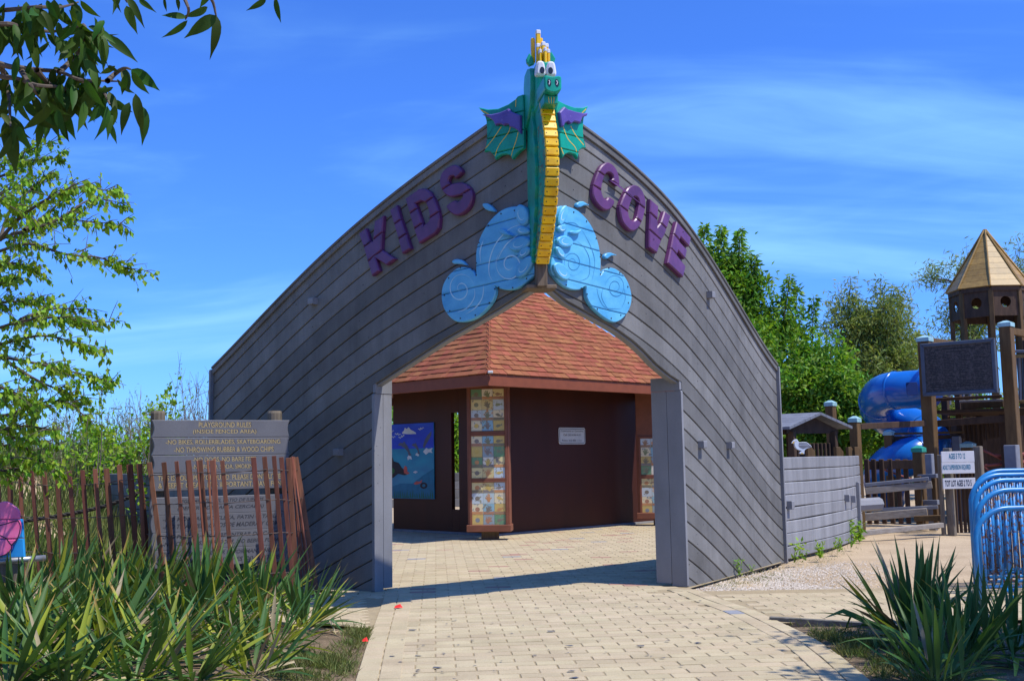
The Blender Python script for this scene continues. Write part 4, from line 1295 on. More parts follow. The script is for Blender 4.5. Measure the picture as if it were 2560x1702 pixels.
M_ROPE = pmat("dark_rope", (0.035, 0.03, 0.026), (0.07, 0.06, 0.05), rough=0.95, scale=(60, 60, 60), rand=0, bump=0.6, bscale=(90, 90, 90))
M_PINK = pmat("pink_paint", S(242, 122, 168), S(228, 92, 142), rough=0.45, scale=(6, 6, 6), rand=0.05, spec=0.4)
M_CYAN = pmat("sky_blue_paint", S(46, 158, 224), S(34, 136, 204), rough=0.45, rand=0.05, spec=0.4)
M_PIPE = pmat("galvanised_pipe", (0.42, 0.43, 0.46), (0.32, 0.33, 0.36), rough=0.4, metallic=0.7, rand=0)

a, b = P(378, 1050, 13.45), P(722, 1049, 14.2)
su = (b - a); su.z = 0; SW = su.length; su.normalize()
sz = a.z
fs_ = frame(a, su, (0, 0, 1))
rules = thing("rules_sign", (a + b) / 2 * 1.0 - Vector((0, 0, (a + b).z / 2)), "slate grey plank sign with playground rules behind the leaning slat fence", "sign")
BH = 0.217
def sign_board(y1, dx, bulge):
    n = 7
    left = [(dx + bulge * math.sin(math.pi * i / n), y1 - BH * (1 - i / n)) for i in range(n + 1)]
    right = [(dx + SW + 0.012 * 0 - bulge * 0.8 * math.sin(math.pi * i / n), y1 - BH * i / n) for i in range(n + 1)]
    return left + right
texts_up = [("PLAYGROUND RULES", "(INSIDE FENCED AREA)"), ("-NO BIKES, ROLLERBLADES, SKATEBOARDING", "-NO THROWING RUBBER & WOOD CHIPS"), ("-NO DOGS, NO BARE FEET", "-NO FOOD, SODA, SMOKING"), ("THIS IS YOUR PLAYGROUND. PLEASE DON'T LITTER", "& KEEP IT CLEAN. IT IS IMPORTANT. HAVE FUN!")]
span_up = [((.33, .71), (.29, .75)), ((.10, .93), (.16, .88)), ((.29, .75), (.29, .75)), ((.05, .96), (.055, .95))]
texts_lo = [("REGLAMENTO DEL PATIO DE JUEGOS", "(DENTRO DEL AREA CERCADA)"), ("-NO MONTAR BICICLETA, PATIN O TABLAS", "-NO TIRAR PEDACITOS DE MADERA Y GOMA"), ("-NO PERROS, PROHIBE ENTRAR DESCALZO", "-NO COMIDAS, REFRESCOS, NO BEBER, FUMAR"), ("ESTE ES SU PARQUE POR FAVOR MANTENGALO", "LIMPIO. IMPORTANTE \"ES DIVERTIRSE\"")]
for i in range(4):
    y1 = -i * (BH + 0.003)
    o = cutout("sign_board", [sign_board(y1, 0.004 * i, 0.03)], fs_, M_SIGN, rules, t=0.045, c=0.006)[0]
    for j in (0, 1):
        x0, x1 = span_up[i][j]
        lettering("lettering", texts_up[i][j], fs_, (x1 - x0) * SW, 0.066, x0 * SW, y1 - 0.092 - j * 0.092, M_GOLD, o, 0.0468, bold=0.012)
        lettering("painted_lettering_shadow", texts_up[i][j], fs_, (x1 - x0) * SW, 0.066, x0 * SW + 0.008, y1 - 0.087 - j * 0.092, M_ENGR_SHADE, o, 0.0461, bold=0.012)  # dark offset copy paints the shade beside the gilt letters
    y2 = -0.955 - i * (BH - 0.002)
    tilt = 0.0
    o = cutout("sign_board", [sign_board(y2, 0.02 + 0.012 * i, -0.022)], fs_, M_SIGN, rules, t=0.045, c=0.006)[0]
    for j in (0, 1):
        lettering("lettering", texts_lo[i][j], fs_, (0.62 if i == 0 else 0.86) * SW, 0.056, (0.19 if i == 0 else 0.09) * SW, y2 - 0.088 - j * 0.086, M_ENGR_SHADE, o, 0.0462, shear=0.25, bold=0.022)
for px0, px1, top in ((377, 413, 1027), (668, 705, 1027)):
    d = 13.6 if px0 < 500 else 14.3
    p0 = P((px0 + px1) / 2, top, d)
    w = (px1 - px0) / ppm(d)
    mb = MB()
    zt_ = p0.z
    mb.tube([Vector((p0.x, p0.y, -0.05)), Vector((p0.x + .01, p0.y, 1.0)), Vector((p0.x, p0.y, zt_ - 0.03)), Vector((p0.x, p0.y, zt_))], [w * .52, w * .5, w * .5, w * .44], 14)
    mb.build("post", M_POST, rules)

# snow fence: laths held by twisted wire
def lath(a, b, w, parent, roty):
    d = (b - a).normalized()
    x = Vector((math.cos(roty), math.sin(roty), 0))
    y = d.cross(x).normalized(); x = y.cross(d).normalized()
    m = Matrix((x, y, d)).transposed()
    return MB().box((a + b) / 2, (w, 0.012, (b - a).length), m, 0.003).build("lath", M_SLAT, parent)
zs = zoomer(340, 980, 3.016)
runA = [((20, 540), (90, 1200), 13.9), ((100, 530), (190, 1230), 13.35), ((210, 528), (280, 1310), 13.2), ((305, 520), (375, 1310), 13.1), ((395, 512), (470, 1310), 13.1), ((485, 510), (545, 1250), 13.15), ((575, 512), (640, 1370), 13.05),
        ((650, 515), (720, 1300), 13.05), ((885, 490), (960, 1330), 13.1), ((968, 485), (1050, 1400), 13.15), ((1040, 480), (1110, 1340), 13.2), ((1095, 490), (1170, 1300), 13.3), ((1148, 495), (1210, 1400), 13.4), ((1178, 485), (1260, 1540), 13.5),
        ((1190, 487), (1300, 1450), 13.6), ((1205, 490), (1360, 1480), 13.7), ((1182, 500), (1330, 1490), 13.55),
        ((462, 516), (520, 1250), 13.35), ((540, 512), (590, 1250), 13.4), ((592, 498), (640, 1250), 13.42), ((380, 520), (440, 1250), 13.35), ((1166, 492), (1285, 1490), 13.45)]
fa = thing("slat_fence", P(600, 1460, 13.2), "reddish slat snow fence sagging in front of the grey rules sign", "fence", "red slat snow fences")
def run_fence(parent, slats, wid, zbot=-0.04, thin=()):
    ends = []
    for si, (ta, tb, d) in enumerate(slats):
        (xa, ya), (xb, yb) = ta, tb
        A_ = P(xa, ya, d); B_ = P(xb, yb, d)
        t = (A_.z - zbot) / max(A_.z - B_.z, 0.05)
        B_ = A_ + (B_ - A_) * t
        lath(A_, B_, wid * (0.55 if si in thin else random.uniform(0.85, 1.15)), parent, random.uniform(.9, 1.25) if si in thin else random.uniform(-.25, .35))
        ends.append((A_, B_))
    return ends
def wires(parent, ends, fr, sag=0.012):
    for f in fr:
        pts = []
        for i, (A_, B_) in enumerate(ends):
            p = A_.lerp(B_, f)
            if pts:
                m = (pts[-1] + p) / 2 + Vector((0, 0, random.uniform(-sag, sag * 0.4))); pts.append(m + Vector((0, -0.006, 0)))
            pts.append(p + Vector((0, -0.010 if i % 2 else 0.010, 0)))
        for k in (0, 1):
            q = [Vector(p) + Vector((0, 0.004 * math.cos(i * 1.9 + k * math.pi), 0.004 * math.sin(i * 1.9 + k * math.pi))) for i, p in enumerate(pts)]
            MB().tube(q, 0.0042, 5).build("wire", M_WIRE, parent)
A2 = [(zs([p])[0], zs([q])[0], d) for p, q, d in runA]
e1 = run_fence(fa, A2, 0.058, thin=(13, 14, 16, 17, 18, 19, 20, 21))
wires(fa, e1[:16], (0.09, 0.30, 0.53, 0.80, 0.955))
fb_ = thing("slat_fence", P(150, 1440, 14.2), "reddish slat snow fence standing in the dune grass at the far left", "fence", "red slat snow fences")
tops = [(-36, 1168), (-6, 1168), (24, 1169), (51, 1170), (79, 1175), (110, 1177), (143.5, 1179), (173, 1177), (206, 1175), (237, 1172), (266, 1171), (298, 1162), (321, 1161), (326, 1160), (350, 1158.6)]
B2 = [((x, y), (x + random.uniform(10, 22) * (1 if x > 60 else .4), y + 250), 14.6 - 0.9 * i / 14) for i, (x, y) in enumerate(tops)]
e2 = run_fence(fb_, B2, 0.062)
wires(fb_, e2, (0.115, 0.38, 0.66, 0.93))

# rope slung behind the fence
rp_ = [P(x, y, d) for x, y, d in ((-40, 1312, 15.5), (20, 1308, 15.4), (80, 1299, 15.3), (140, 1290, 15.2), (200, 1279, 15.1), (260, 1265, 15.0), (315, 1246, 14.9), (345, 1232, 14.9))]
rope = MB()
fine = smooth_pts([tuple(p) for p in rp_], 10)
for k in range(3):
    rope.tube([Vector(p) + Vector((0, 0.014 * math.cos(i * 0.9 + k * 2.09), 0.014 * math.sin(i * 0.9 + k * 2.09))) for i, p in enumerate(fine)], 0.016, 6)
tag(rope.build("rope", M_ROPE, smooth=True), "thick dark twisted rope hanging behind the left slat fence", "rope")

# pink shape on a blue plank board at the left edge
pb = thing("painted_bench_back", P(-60, 1440, 11.6), "pink and blue painted plank board at the left edge above a grey pipe", "painted board")
zp = zoomer(0, 1220, 5.6)
O2 = P(0, 1400, 11.6)
fpb = frame(O2, (1, 0.06, 0), (0, 0, 1))
def pl2(pts):
    res = []
    for x, y in zp(pts):
        q = P(x, y, 11.6)
        res.append(((q - O2).x, (q - O2).z))
    return res
cutout("blue_board", [pl2([(-700, 430), (318, 430), (352, 960), (-700, 985)])], fpb, M_CYAN, pb, t=0.04, c=0.006, cuts=[pl2([(0, 700)])[0][1]], gap=0.008)
cutout("pink_board", [smooth_pts(pl2([(-500, 190), (0, 200), (60, 183), (140, 185), (230, 245), (295, 310), (305, 400), (300, 450), (318, 520), (305, 620), (270, 710), (200, 790), (195, 840), (140, 905), (30, 950), (-200, 960), (-500, 900)]), 2, True)], fpb, M_PINK, pb, t=0.035, c=0.008, n0=0.042,
       cuts=[pl2([(0, 437)])[0][1], pl2([(0, 705)])[0][1]], gap=0.009)
mb = MB()
for ln in ([(-60, 530), (0, 522), (120, 492), (200, 465), (290, 448)], [(0, 630), (60, 660), (130, 700), (165, 750), (200, 790)], [(290, 450), (318, 520), (305, 620), (270, 710), (200, 790), (195, 840), (140, 905), (30, 950)]):
    ribbon(mb, smooth_pts(pl2(ln), 4), 0.010, fpb, 0.0785)
mb.build("outline_paint", M_NAVY, pb)
MB().tube([P(-150, 1418, 11.55), P(0, 1403, 11.7), P(57, 1398, 11.75), P(113, 1394, 11.9)], 0.032, 12).build("pipe_rail", M_PIPE, pb, smooth=True)
MB().beam(P(-150, 1440, 11.62), P(60, 1430, 11.8), 0.06, 0.20).build("support_board", M_POST, pb)
MB().beam(P(-40, 1440, 11.66), Vector((P(-40, 1440, 11.66).x, 11.66, -0.05)), 0.1, 0.1, up=(0, 1, 0)).build("leg", M_POST, pb)

# low plank walls behind the hull: left one in shade, right one sunlit
def low_wall(name, pts, ztop, n, label, side):
    mat_ = M_GREY if side == "L" else M_GREY_SUNLIT  # sunlight on the right wall is put into a lighter copy of the grey
    W = Wall(pts)
    t = thing(name, W.pos(W.len / 2, 0), label, "wall", "low plank walls of the ship")
    Sx = list(np.linspace(0, W.len, 28))
    mb = MB(); W.band(mb, Sx, [-0.05] * 28, [ztop - 0.02] * 28, -0.046, -0.10, 0.002); mb.build("wall_core", M_SEAM, t)
    h = (ztop + 0.02) / n
    for i in range(n):
        wob = [0.006 * math.sin(s * 1.3 + i * 1.7) * (1 if 1 <= i <= 5 else 0.2) for s in Sx]
        mb = MB(); W.band(mb, Sx, [-0.02 + i * h + 0.010 + w for s, w in zip(Sx, wob)], [-0.02 + (i + 1) * h + w for s, w in zip(Sx, wob)], random.uniform(-.004, .004), -0.044, 0.012)
        mb.build("plank", mat_, t)
    return W, t
eL2 = P(272, 1200, 21.5)
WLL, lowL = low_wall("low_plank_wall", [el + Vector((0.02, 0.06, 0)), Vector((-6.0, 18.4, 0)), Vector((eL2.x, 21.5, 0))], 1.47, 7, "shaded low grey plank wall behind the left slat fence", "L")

# ------------------------------------------------------------------ right: low wall, cannon, gull, playground
M_TREAT = pmat("treated_timber", (0.140, 0.083, 0.035), (0.085, 0.049, 0.022), rough=0.75, scale=(12, 12, 2.5), rand=0.16, bump=0.3, bscale=(50, 50, 6), spec=0.25)
M_DARKW = pmat("dark_stained_timber", (0.085, 0.050, 0.032), (0.05, 0.03, 0.02), rough=0.75, scale=(12, 12, 2.5), rand=0.2, bump=0.3, bscale=(50, 50, 6), spec=0.25)
M_GREYW = pmat("silvered_timber", (0.30, 0.265, 0.225), (0.20, 0.17, 0.14), rough=0.85, scale=(3, 20, 20), rand=0.12, bump=0.35, bscale=(8, 60, 60))
M_GREYP = pmat("blue_grey_lumber", (0.19, 0.20, 0.23), (0.15, 0.155, 0.185), rough=0.6, rand=0.08)
M_CAP = pmat("verdigris_cap", (0.33, 0.53, 0.56), (0.24, 0.43, 0.46), rough=0.5, rand=0.06, scale=(14, 14, 14))
M_CAPG = pmat("green_cap", (0.03, 0.30, 0.21), rough=0.4, rand=0.0)
M_SLIDE = pmat("blue_slide_plastic", (0.008, 0.145, 0.54), (0.006, 0.115, 0.46), rough=0.22, scale=(1.5, 1.5, 1.5), rand=0, spec=0.5, coat=0.3)
M_SLIDED = pmat("blue_slide_vent", (0.01, 0.03, 0.14), rough=0.4, rand=0)
M_PLAQ = pmat("engraved_plaque", (0.075, 0.066, 0.066), (0.035, 0.033, 0.036), rough=0.7, scale=(22, 22, 22), lo=0.4, hi=0.6, rand=0, fine=0.5, fscale=70, bump=0.4, bscale=(60, 60, 60))
M_PLFR = pmat("slate_plaque_frame", (0.075, 0.095, 0.135), rough=0.55, rand=0)
M_ROOFW = pmat("golden_roof_board", (0.34, 0.205, 0.055), (0.24, 0.145, 0.042), rough=0.5, scale=(8, 8, 8), rand=0.14, bump=0.2, bscale=(40, 40, 40), spec=0.4)
M_ROPE2 = pmat("red_rope", (0.30, 0.085, 0.065), (0.20, 0.06, 0.05), rough=0.8, rand=0)
M_RUST = pmat("rusty_blue_paint", (0.02, 0.20, 0.52), (0.03, 0.26, 0.58), rough=0.4, scale=(8, 8, 8), rand=0.08, spec=0.5, speck=(0.10, 0.042, 0.022), speck_scale=17, speck_lo=0.50, fine=0.08)
M_BLUEP = pmat("glossy_blue_paint", (0.02, 0.24, 0.56), (0.02, 0.18, 0.46), rough=0.33, scale=(8, 8, 8), rand=0.08, spec=0.5, speck=(0.55, 0.60, 0.66), speck_scale=14, speck_lo=0.71)
M_WSIGN = pmat("white_sign_board", (0.60, 0.60, 0.62), (0.52, 0.52, 0.54), rough=0.55, scale=(6, 6, 6), rand=0.03)
M_TEALINK = pmat("teal_sign_paint", S(30, 104, 130), S(80, 130, 160), rough=0.5, rand=0, scale=(40, 40, 40), lo=0.5, hi=0.7)
M_GULLG = pmat("gull_grey_paint", (0.20, 0.20, 0.23), rough=0.5, rand=0)
M_GULLW = pmat("gull_white_paint", (0.66, 0.70, 0.78), rough=0.5, rand=0)
M_BEAK = pmat("beak_paint", S(214, 176, 84), rough=0.5, rand=0)

erR = G(2165, 1320)
midw = Vector(((er.x + erR.x) / 2 + 0.28, (er.y + erR.y) / 2 - 0.16, 0))
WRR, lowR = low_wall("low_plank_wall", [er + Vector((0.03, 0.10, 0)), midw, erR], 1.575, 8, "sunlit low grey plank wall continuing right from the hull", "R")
for px, py in ((1970, 1262), (2113, 1245), (2128, 1247)):
    blockmb(WRR, px, py, 0.12, 0.13).build("block", M_GREY2, lowR)
s2, z2_ = WRR.hit(2143, 1260)
mb = MB(); WRR.band(mb, [s2 - 0.12, s2 + 0.10], [0.10] * 2, [1.06] * 2, 0.06, 0.004, 0.012); mb.build("port_post", M_GREY2, lowR)
s3 = WRR.hit(2156, 1240)[0]
mb = MB(); WRR.band(mb, [s3 - 0.10, s3 + 0.14], [0.52] * 2, [0.80] * 2, 0.012, 0.003, 0.002); mb.build("gun_port", M_BLACK, lowR)
can = thing("toy_cannon", P(2172, 1262, 22.0), "grey octagonal cannon barrel sticking out of the low plank wall", "cannon")
ca, cb_ = P(2152, 1262, 22.1), P(2199, 1259, 22.3)
cax = (cb_ - ca).normalized()
MB().tube([ca - cax * 0.5, cb_], 0.135, 8).build("barrel", M_GREY2, can)
MB().tube([cb_ - cax * 0.01, cb_ + cax * 0.004], 0.06, 12).build("bore", M_BLACK, can)

# flat painted gull on the wall top
zg = zoomer(1960, 990, 8.254)
dg_ = 19.5
Og = P(2000, 1138, dg_)
fgull = frame(Og, (1, 0.25, 0), (0, 0, 1))
def gl(pts):
    return [((P(x, y, dg_) - Og).x, (P(x, y, dg_) - Og).z) for x, y in zg(pts)]
gull = thing("gull_cutout", Og, "flat painted seagull cutout perched above the low grey wall", "bird figure")
cutout("body", [smooth_pts(gl([(130, 970), (175, 915), (215, 890), (255, 900), (285, 945), (330, 950), (460, 950), (520, 990), (575, 1030), (560, 1060), (490, 1075), (420, 1115), (410, 1180), (400, 1195), (320, 1190), (305, 1165), (350, 1135), (290, 1115), (225, 1080), (190, 1020), (180, 970)]), 2, True)], fgull, M_GULLW, gull, t=0.035, c=0.005)
for nm, pts, m in (("wing_paint", [(285, 960), (340, 955), (460, 958), (515, 992), (280, 1000)], M_GULLG), ("wing_paint", [(268, 1012), (515, 1000), (565, 1025), (555, 1055), (480, 1060), (380, 1090), (300, 1060)], M_GULLG), ("beak_paint", [(130, 970), (165, 925), (190, 935), (180, 965), (150, 980)], M_BEAK), ("eye", [(212, 925), (222, 922), (225, 935), (213, 937)], M_BLACK), ("feet", [(320, 1190), (340, 1165), (385, 1175), (395, 1192)], M_BEAK)):
    q = MB(); q.v = [fgull(x, y, 0.0362) for x, y in gl(pts)]; q.f = [list(range(len(pts)))]; q.build(nm, m, gull)
MB().box(P(2006, 1139, 19.58), (0.10, 0.06, 0.20), None, 0.006).build("perch_block", M_DARKW, gull)

# shared pieces of the playground
ga = Vector((0.73, -0.68, 0)).normalized(); gb = Vector((0.68, 0.73, 0)).normalized()
rotG = Matrix((ga, gb, Vector((0, 0, 1)))).transposed()
def gpost(parent, px0, px1, pytop, d, mat=None, cap=None, zb=-0.05, name="post"):
    p = P((px0 + px1) / 2, pytop, d)
    w = (px1 - px0) / ppm(d) / 1.27
    capo = None
    o = MB().box(Vector((p.x, p.y, (p.z + zb) / 2)), (w, w, p.z - zb), rotG, 0.012).build(name, mat or M_TREAT, parent)
    if cap:
        k = w / 2 + 0.015
        mb = MB(); z0 = p.z - 0.05
        def cv(x, y, z):
            return Vector((p.x, p.y, z)) + ga * x + gb * y
        mb.v = [cv(x, y, z0) for x, y in ((-k, -k), (k, -k), (k, k), (-k, k))] + [cv(x, y, z0 + 0.09) for x, y in ((-k, -k), (k, -k), (k, k), (-k, k))] + [cv(x, y, z0 + 0.145) for x, y in ((-k * .25, -k * .25), (k * .25, -k * .25), (k * .25, k * .25), (-k * .25, k * .25))]
        mb.f = [[0, 1, 5, 4], [1, 2, 6, 5], [2, 3, 7, 6], [3, 0, 4, 7], [4, 5, 9, 8], [5, 6, 10, 9], [6, 7, 11, 10], [7, 4, 8, 11], [8, 9, 10, 11]]
        mb.build("post_cap", cap, o)
    return o
def pbeam(parent, a, da, b, db, h, w=0.07, mat=None, name="rail", ch=0.008):
    A_, B_ = P(*a, da), P(*b, db)
    return MB().beam(A_, B_, w, h / ppm((da + db) / 2), ch=ch).build(name, mat or M_TREAT, parent)

# playhouse with a gable roof
ph = thing("playhouse", P(2050, 1250, 24.5), "small open playhouse with grey gable roof behind the low wall", "playhouse")
ua = Vector((0.93, 0.36, 0)).normalized(); ub = Vector((-0.73, 0.68, 0)).normalized()
LFp = P(1974, 1066, 23.8)
tW = 0.0
for k in range(400):
    tW = k * 0.01
    if proj(LFp + ua * tW)[0] > 2131:
        break
RFp = LFp + ua * tW
rid = P(2052, 1030, 24.1)
midp = (LFp + RFp) / 2; apex = Vector((midp.x, midp.y, rid.z))
dep = 1.5
nb = 6
for side, (e0, e1) in (("left", (LFp, apex)), ("right", (apex, RFp))):
    for i in range(nb):
        p0, p1 = e0.lerp(e1, i / nb), e0.lerp(e1, (i + 1) / nb - 0.008)
        q = MB()
        th = Vector((0, 0, -0.06))
        vs8 = [p0, p1, p1 + ub * dep, p0 + ub * dep]
        q.v = [v.copy() for v in vs8] + [v + th for v in vs8]
        q.f = [[0, 1, 2, 3], [7, 6, 5, 4], [0, 4, 5, 1], [1, 5, 6, 2], [2, 6, 7, 3], [3, 7, 4, 0]]
        q.build("roof_board", M_GREYP, ph)
gz = LFp.z - 0.10
for off in (0.22, 1.3):
    A_ = LFp + ua * 0.15 + ub * off; B_ = RFp - ua * 0.15 + ub * off; C_ = apex + ub * off
    q = MB(); q.v = [Vector((A_.x, A_.y, gz - .05)), Vector((B_.x, B_.y, gz - .05)), B_ - Vector((0, 0, .07)), C_ - Vector((0, 0, .08)), A_ - Vector((0, 0, .07))]
    q.v += [v + ub * 0.05 for v in q.v]
    q.f = [[0, 1, 2, 3, 4], [9, 8, 7, 6, 5], [0, 5, 6, 1]]
    q.build("gable_board", M_DARKW, ph)
    for f in (0.10, 0.90):
        B0 = A_.lerp(B_, f)
        MB().box(Vector((B0.x, B0.y, gz / 2)), (0.15, 0.13, gz), rotG, 0.01).build("post", M_DARKW, ph)
for i in range(9):
    B0 = LFp + ua * (0.42 + i * 0.105) + ub * 0.22
    zt2 = P(2060, 1107, 24.2).z
    MB().box(Vector((B0.x, B0.y, zt2 / 2)), (0.065, 0.05, zt2), rotG, 0.008).build("baluster", M_DARKW, ph)
A_ = LFp + ua * 0.3 + ub * 0.27; B_ = RFp - ua * 0.3 + ub * 0.27
MB().beam(Vector((A_.x, A_.y, zt2 - .08)), Vector((B_.x, B_.y, zt2 - .08)), 0.05, 0.10).build("rail", M_DARKW, ph)
# stub posts with cut corners along the wall
for i, px in enumerate((2025, 2096, 2124, 2142)):
    w = 22 if i != 2 else 17
    t = thing("stub_post", P(px, 1150, 22.8), ["wide chamfered dark stub post right of the seagull", "chamfered dark stub post below the playhouse right corner", "small chamfered stub post between two others on the wall", "last chamfered stub post near the low wall end"][i], "post", "chamfered stub posts")
    q0 = P(px - w / 2, 1150, 22.8); s_ = w / ppm(22.8); zt2 = P(px, 1117, 22.8).z
    fpst = frame(Vector((q0.x, q0.y, 0)), ua, (0, 0, 1))
    cutout("board", [[(0, 0), (s_, 0), (s_, zt2 - s_ * .55), (s_ * .55, zt2), (0, zt2)]], fpst, M_TREAT, t, t=0.09, c=0.006)

# play structure: platform posts, rails, plaque, tower
ps = thing("play_structure", P(2420, 1250, 27), "dark timber climbing structure with posts, decks and balusters", "play structure")
for px0, px1, top, d, cap in ((2063, 2089, 1010, 27, M_CAP), (2123, 2150, 1050, 25, M_CAP), (2210, 2235, 1083, 27.5, M_CAP), (2281, 2312, 1124, 24, M_CAPG), (2403, 2437, 1113, 26, M_CAP), (2294, 2330, 849, 25.6, M_CAP), (2497, 2533, 812, 24.6, M_CAP)):
    gpost(ps, px0, px1, top, d, M_TREAT, cap)
for px0, px1, top, d in ((2386, 2404, 985, 27.2), (2498, 2536, 1035, 25.4), (2352, 2372, 990, 28), (2440, 2458, 1040, 28), (2556, 2580, 850, 26)):
    gpost(ps, px0, px1, top, d, M_DARKW)
for a_, da, b_, db, h, m in (((2150, 1066), 25.2, (2330, 1057), 25.6, 15, M_DARKW), ((2320, 1060), 25.8, (2535, 1045), 24.6, 17, M_DARKW), ((2232, 1096), 27.5, (2410, 1090), 27, 10, M_DARKW), ((2232, 1084), 27.5, (2410, 1080), 27, 5, M_TREAT), ((2404, 1015), 26.6, (2510, 1009), 25.8, 17, M_TREAT),
                         ((2400, 1004), 26.4, (2510, 1000), 25.6, 6, M_GREYW), ((2320, 1000), 26.2, (2505, 990), 25.2, 8, M_DARKW), ((2525, 878), 26, (2600, 878), 25.4, 7, M_GREYP), ((2525, 890), 26, (2600, 890), 25.4, 8, M_ROOFW), ((2530, 1004), 26, (2600, 1004), 25.4, 7, M_ROOFW),
                         ((2532, 1028), 25.6, (2600, 1030), 25, 20, M_TREAT), ((2318, 850), 26.4, (2380, 858), 27.6, 13, M_TREAT), ((2520, 826), 25, (2600, 842), 25.6, 17, M_TREAT)):
    pbeam(ps, a_, da, b_, db, h, 0.09, m)
for i, px in enumerate((2526, 2537, 2548, 2559, 2570)):
    p0, p1 = P(px, 893, 26.1), P(px + 3, 1000, 26.1)
    MB().beam(p1, p0, 0.06, 0.07, up=(0, 1, 0)).build("baluster", M_GREYP, ps)
for i in range(7):
    px = 2340 + i * 17
    MB().beam(P(px + 1, 1012, 28.2), P(px, 985, 28.2), 0.05, 0.08, up=(0, 1, 0)).build("baluster", M_GREYP, ps)
# deck skirt and the dark arch opening below
dk = P(2400, 1040, 27.6); dk2 = P(2560, 1030, 26.6)
for i in range(14):
    f0 = i / 14
    p = dk.lerp(dk2, f0)
    if 0.40 < f0 < 0.70:
        zc_ = dk.z - 0.42 - 0.22 * (1 - abs(f0 - 0.55) / 0.15) * -1 * 0
        zlow = P(2470, 1102 - 8 * (1 - ((f0 - .55) / .15) ** 2), 27).z
    else:
        zlow = 0.0
    MB().beam(Vector((p.x, p.y, zlow)), Vector((p.x, p.y, P(2450, 1058, 27.2).z)), 0.10, 0.03, up=(0, 1, 0)).build("skirt_board", M_DARKW, ps)
q = MB(); c0 = P(2380, 1120, 29.4); c1 = P(2600, 1120, 28.4)
q.v = [Vector((c0.x, c0.y, 0)), Vector((c1.x, c1.y, 0)), Vector((c1.x, c1.y, 2.55)), Vector((c0.x, c0.y, 2.55))]; q.v += [v + Vector((0.03, .06, 0)) for v in q.v]
q.f = [[0, 1, 2, 3], [7, 6, 5, 4], [3, 2, 6, 7], [0, 3, 7, 4], [1, 5, 6, 2]]
q.build("back_panel", M_DARKW, ps)
q = MB(); c = [P(2330, 1022, 26), P(2530, 1012, 25), P(2600, 1010, 28), P(2400, 1022, 29)]
q.v = [Vector((v.x, v.y, 2.62)) for v in c] + [Vector((v.x, v.y, 2.55)) for v in c]; q.f = [[0, 1, 2, 3], [7, 6, 5, 4], [0, 4, 5, 1], [1, 5, 6, 2], [2, 6, 7, 3], [3, 7, 4, 0]]
q.build("deck", M_DARKW, ps)
# tower with pointed roof
tw = thing("pointed_tower", P(2470, 900, 30), "octagonal wooden lookout tower with pointed golden board roof", "tower")
tc_ = P(2472, 725, 30); tcx, tcy = tc_.x, tc_.y
zE = P(2472, 727, 30).z; zA = P(2472, 575, 30).z
RE = 100 / ppm(30)
ang0 = R(-112)
def oct_(k, r, z):
    a = ang0 + k * math.pi / 4
    return Vector((tcx + r * math.cos(a), tcy + r * math.sin(a), z))
nrow = 10
for k in range(8):
    for r in range(nrow):
        f0, f1 = r / nrow, (r + 1) / nrow - 0.004
        fl = lambda f: RE * (1 - f) * (1 + 0.13 * (1 - f) ** 3 * 0 + (0.10 * max(0, .18 - f)))
        z0, z1 = zE + (zA - zE) * f0, zE + (zA - zE) * f1
        a0, b0, a1, b1 = oct_(k, fl(f0), z0), oct_(k + 1, fl(f0), z0), oct_(k, fl(f1), z1), oct_(k + 1, fl(f1), z1)
        inn = Vector((tcx, tcy, 0))
        def sh(v):
            d = Vector((tcx - v.x, tcy - v.y, 0)); return v + d * 0.03 - Vector((0, 0, 0.02))
        q = MB(); q.v = [a0, b0, b1, a1, sh(a0), sh(b0), sh(b1), sh(a1)]
        q.f = [[0, 1, 2, 3], [4, 7, 6, 5], [0, 4, 5, 1], [1, 5, 6, 2], [2, 6, 7, 3], [3, 7, 4, 0]]
        q.build("roof_board", M_ROOFW, tw)
    MB().tube([oct_(k, RE * 1.02, zE), oct_(k, 0.02, zA + 0.01)], 0.028, 4).build("hip_batten", M_ROOFW, tw)
zD = P(2472, 800, 30).z
for k in range(8):
    a0, b0 = oct_(k, RE * .90, 0), oct_(k + 1, RE * .90, 0)
    u_ = (b0 - a0); L_ = u_.length; u_.normalize()
    out_ = ((a0 + b0) / 2 - Vector((tcx, tcy, 0))).normalized()
    MB().beam(a0 + Vector((0, 0, zE - .06)) + out_ * .05, b0 + Vector((0, 0, zE - .06)) + out_ * .05, 0.06, 0.16).build("eave_board", M_DARKW, tw)
    fo = lambda x, y, n, a0=a0, u_=u_, out_=out_: a0 + u_ * x + Vector((0, 0, y)) + out_ * n
    cutout("hole_panel", [[(0.03, zD), (L_ - .03, zD), (L_ - .03, zE - .10), (0.03, zE - .10)], ellipse(L_ / 2, (zD + zE) / 2 - .03, .145, .15, 0, 18)], fo, M_DARKW, tw, t=0.04, c=0.003)
    MB().box(oct_(k, RE * .90, (zE + 1.0) / 2 - .06), (0.13, 0.13, zE - 1.0), Matrix.Rotation(ang0 + k * math.pi / 4, 3, 'Z'), 0.01).build("post", M_TREAT, tw)
mb = MB(); mb.v = [oct_(k, RE * .88, 2.7) for k in range(8)] + [oct_(k, RE * .88, 2.6) for k in range(8)]
mb.f = [list(range(8)), list(range(15, 7, -1))] + [[k, (k + 1) % 8, 8 + (k + 1) % 8, 8 + k] for k in range(8)]
mb.build("deck", M_DARKW, tw)
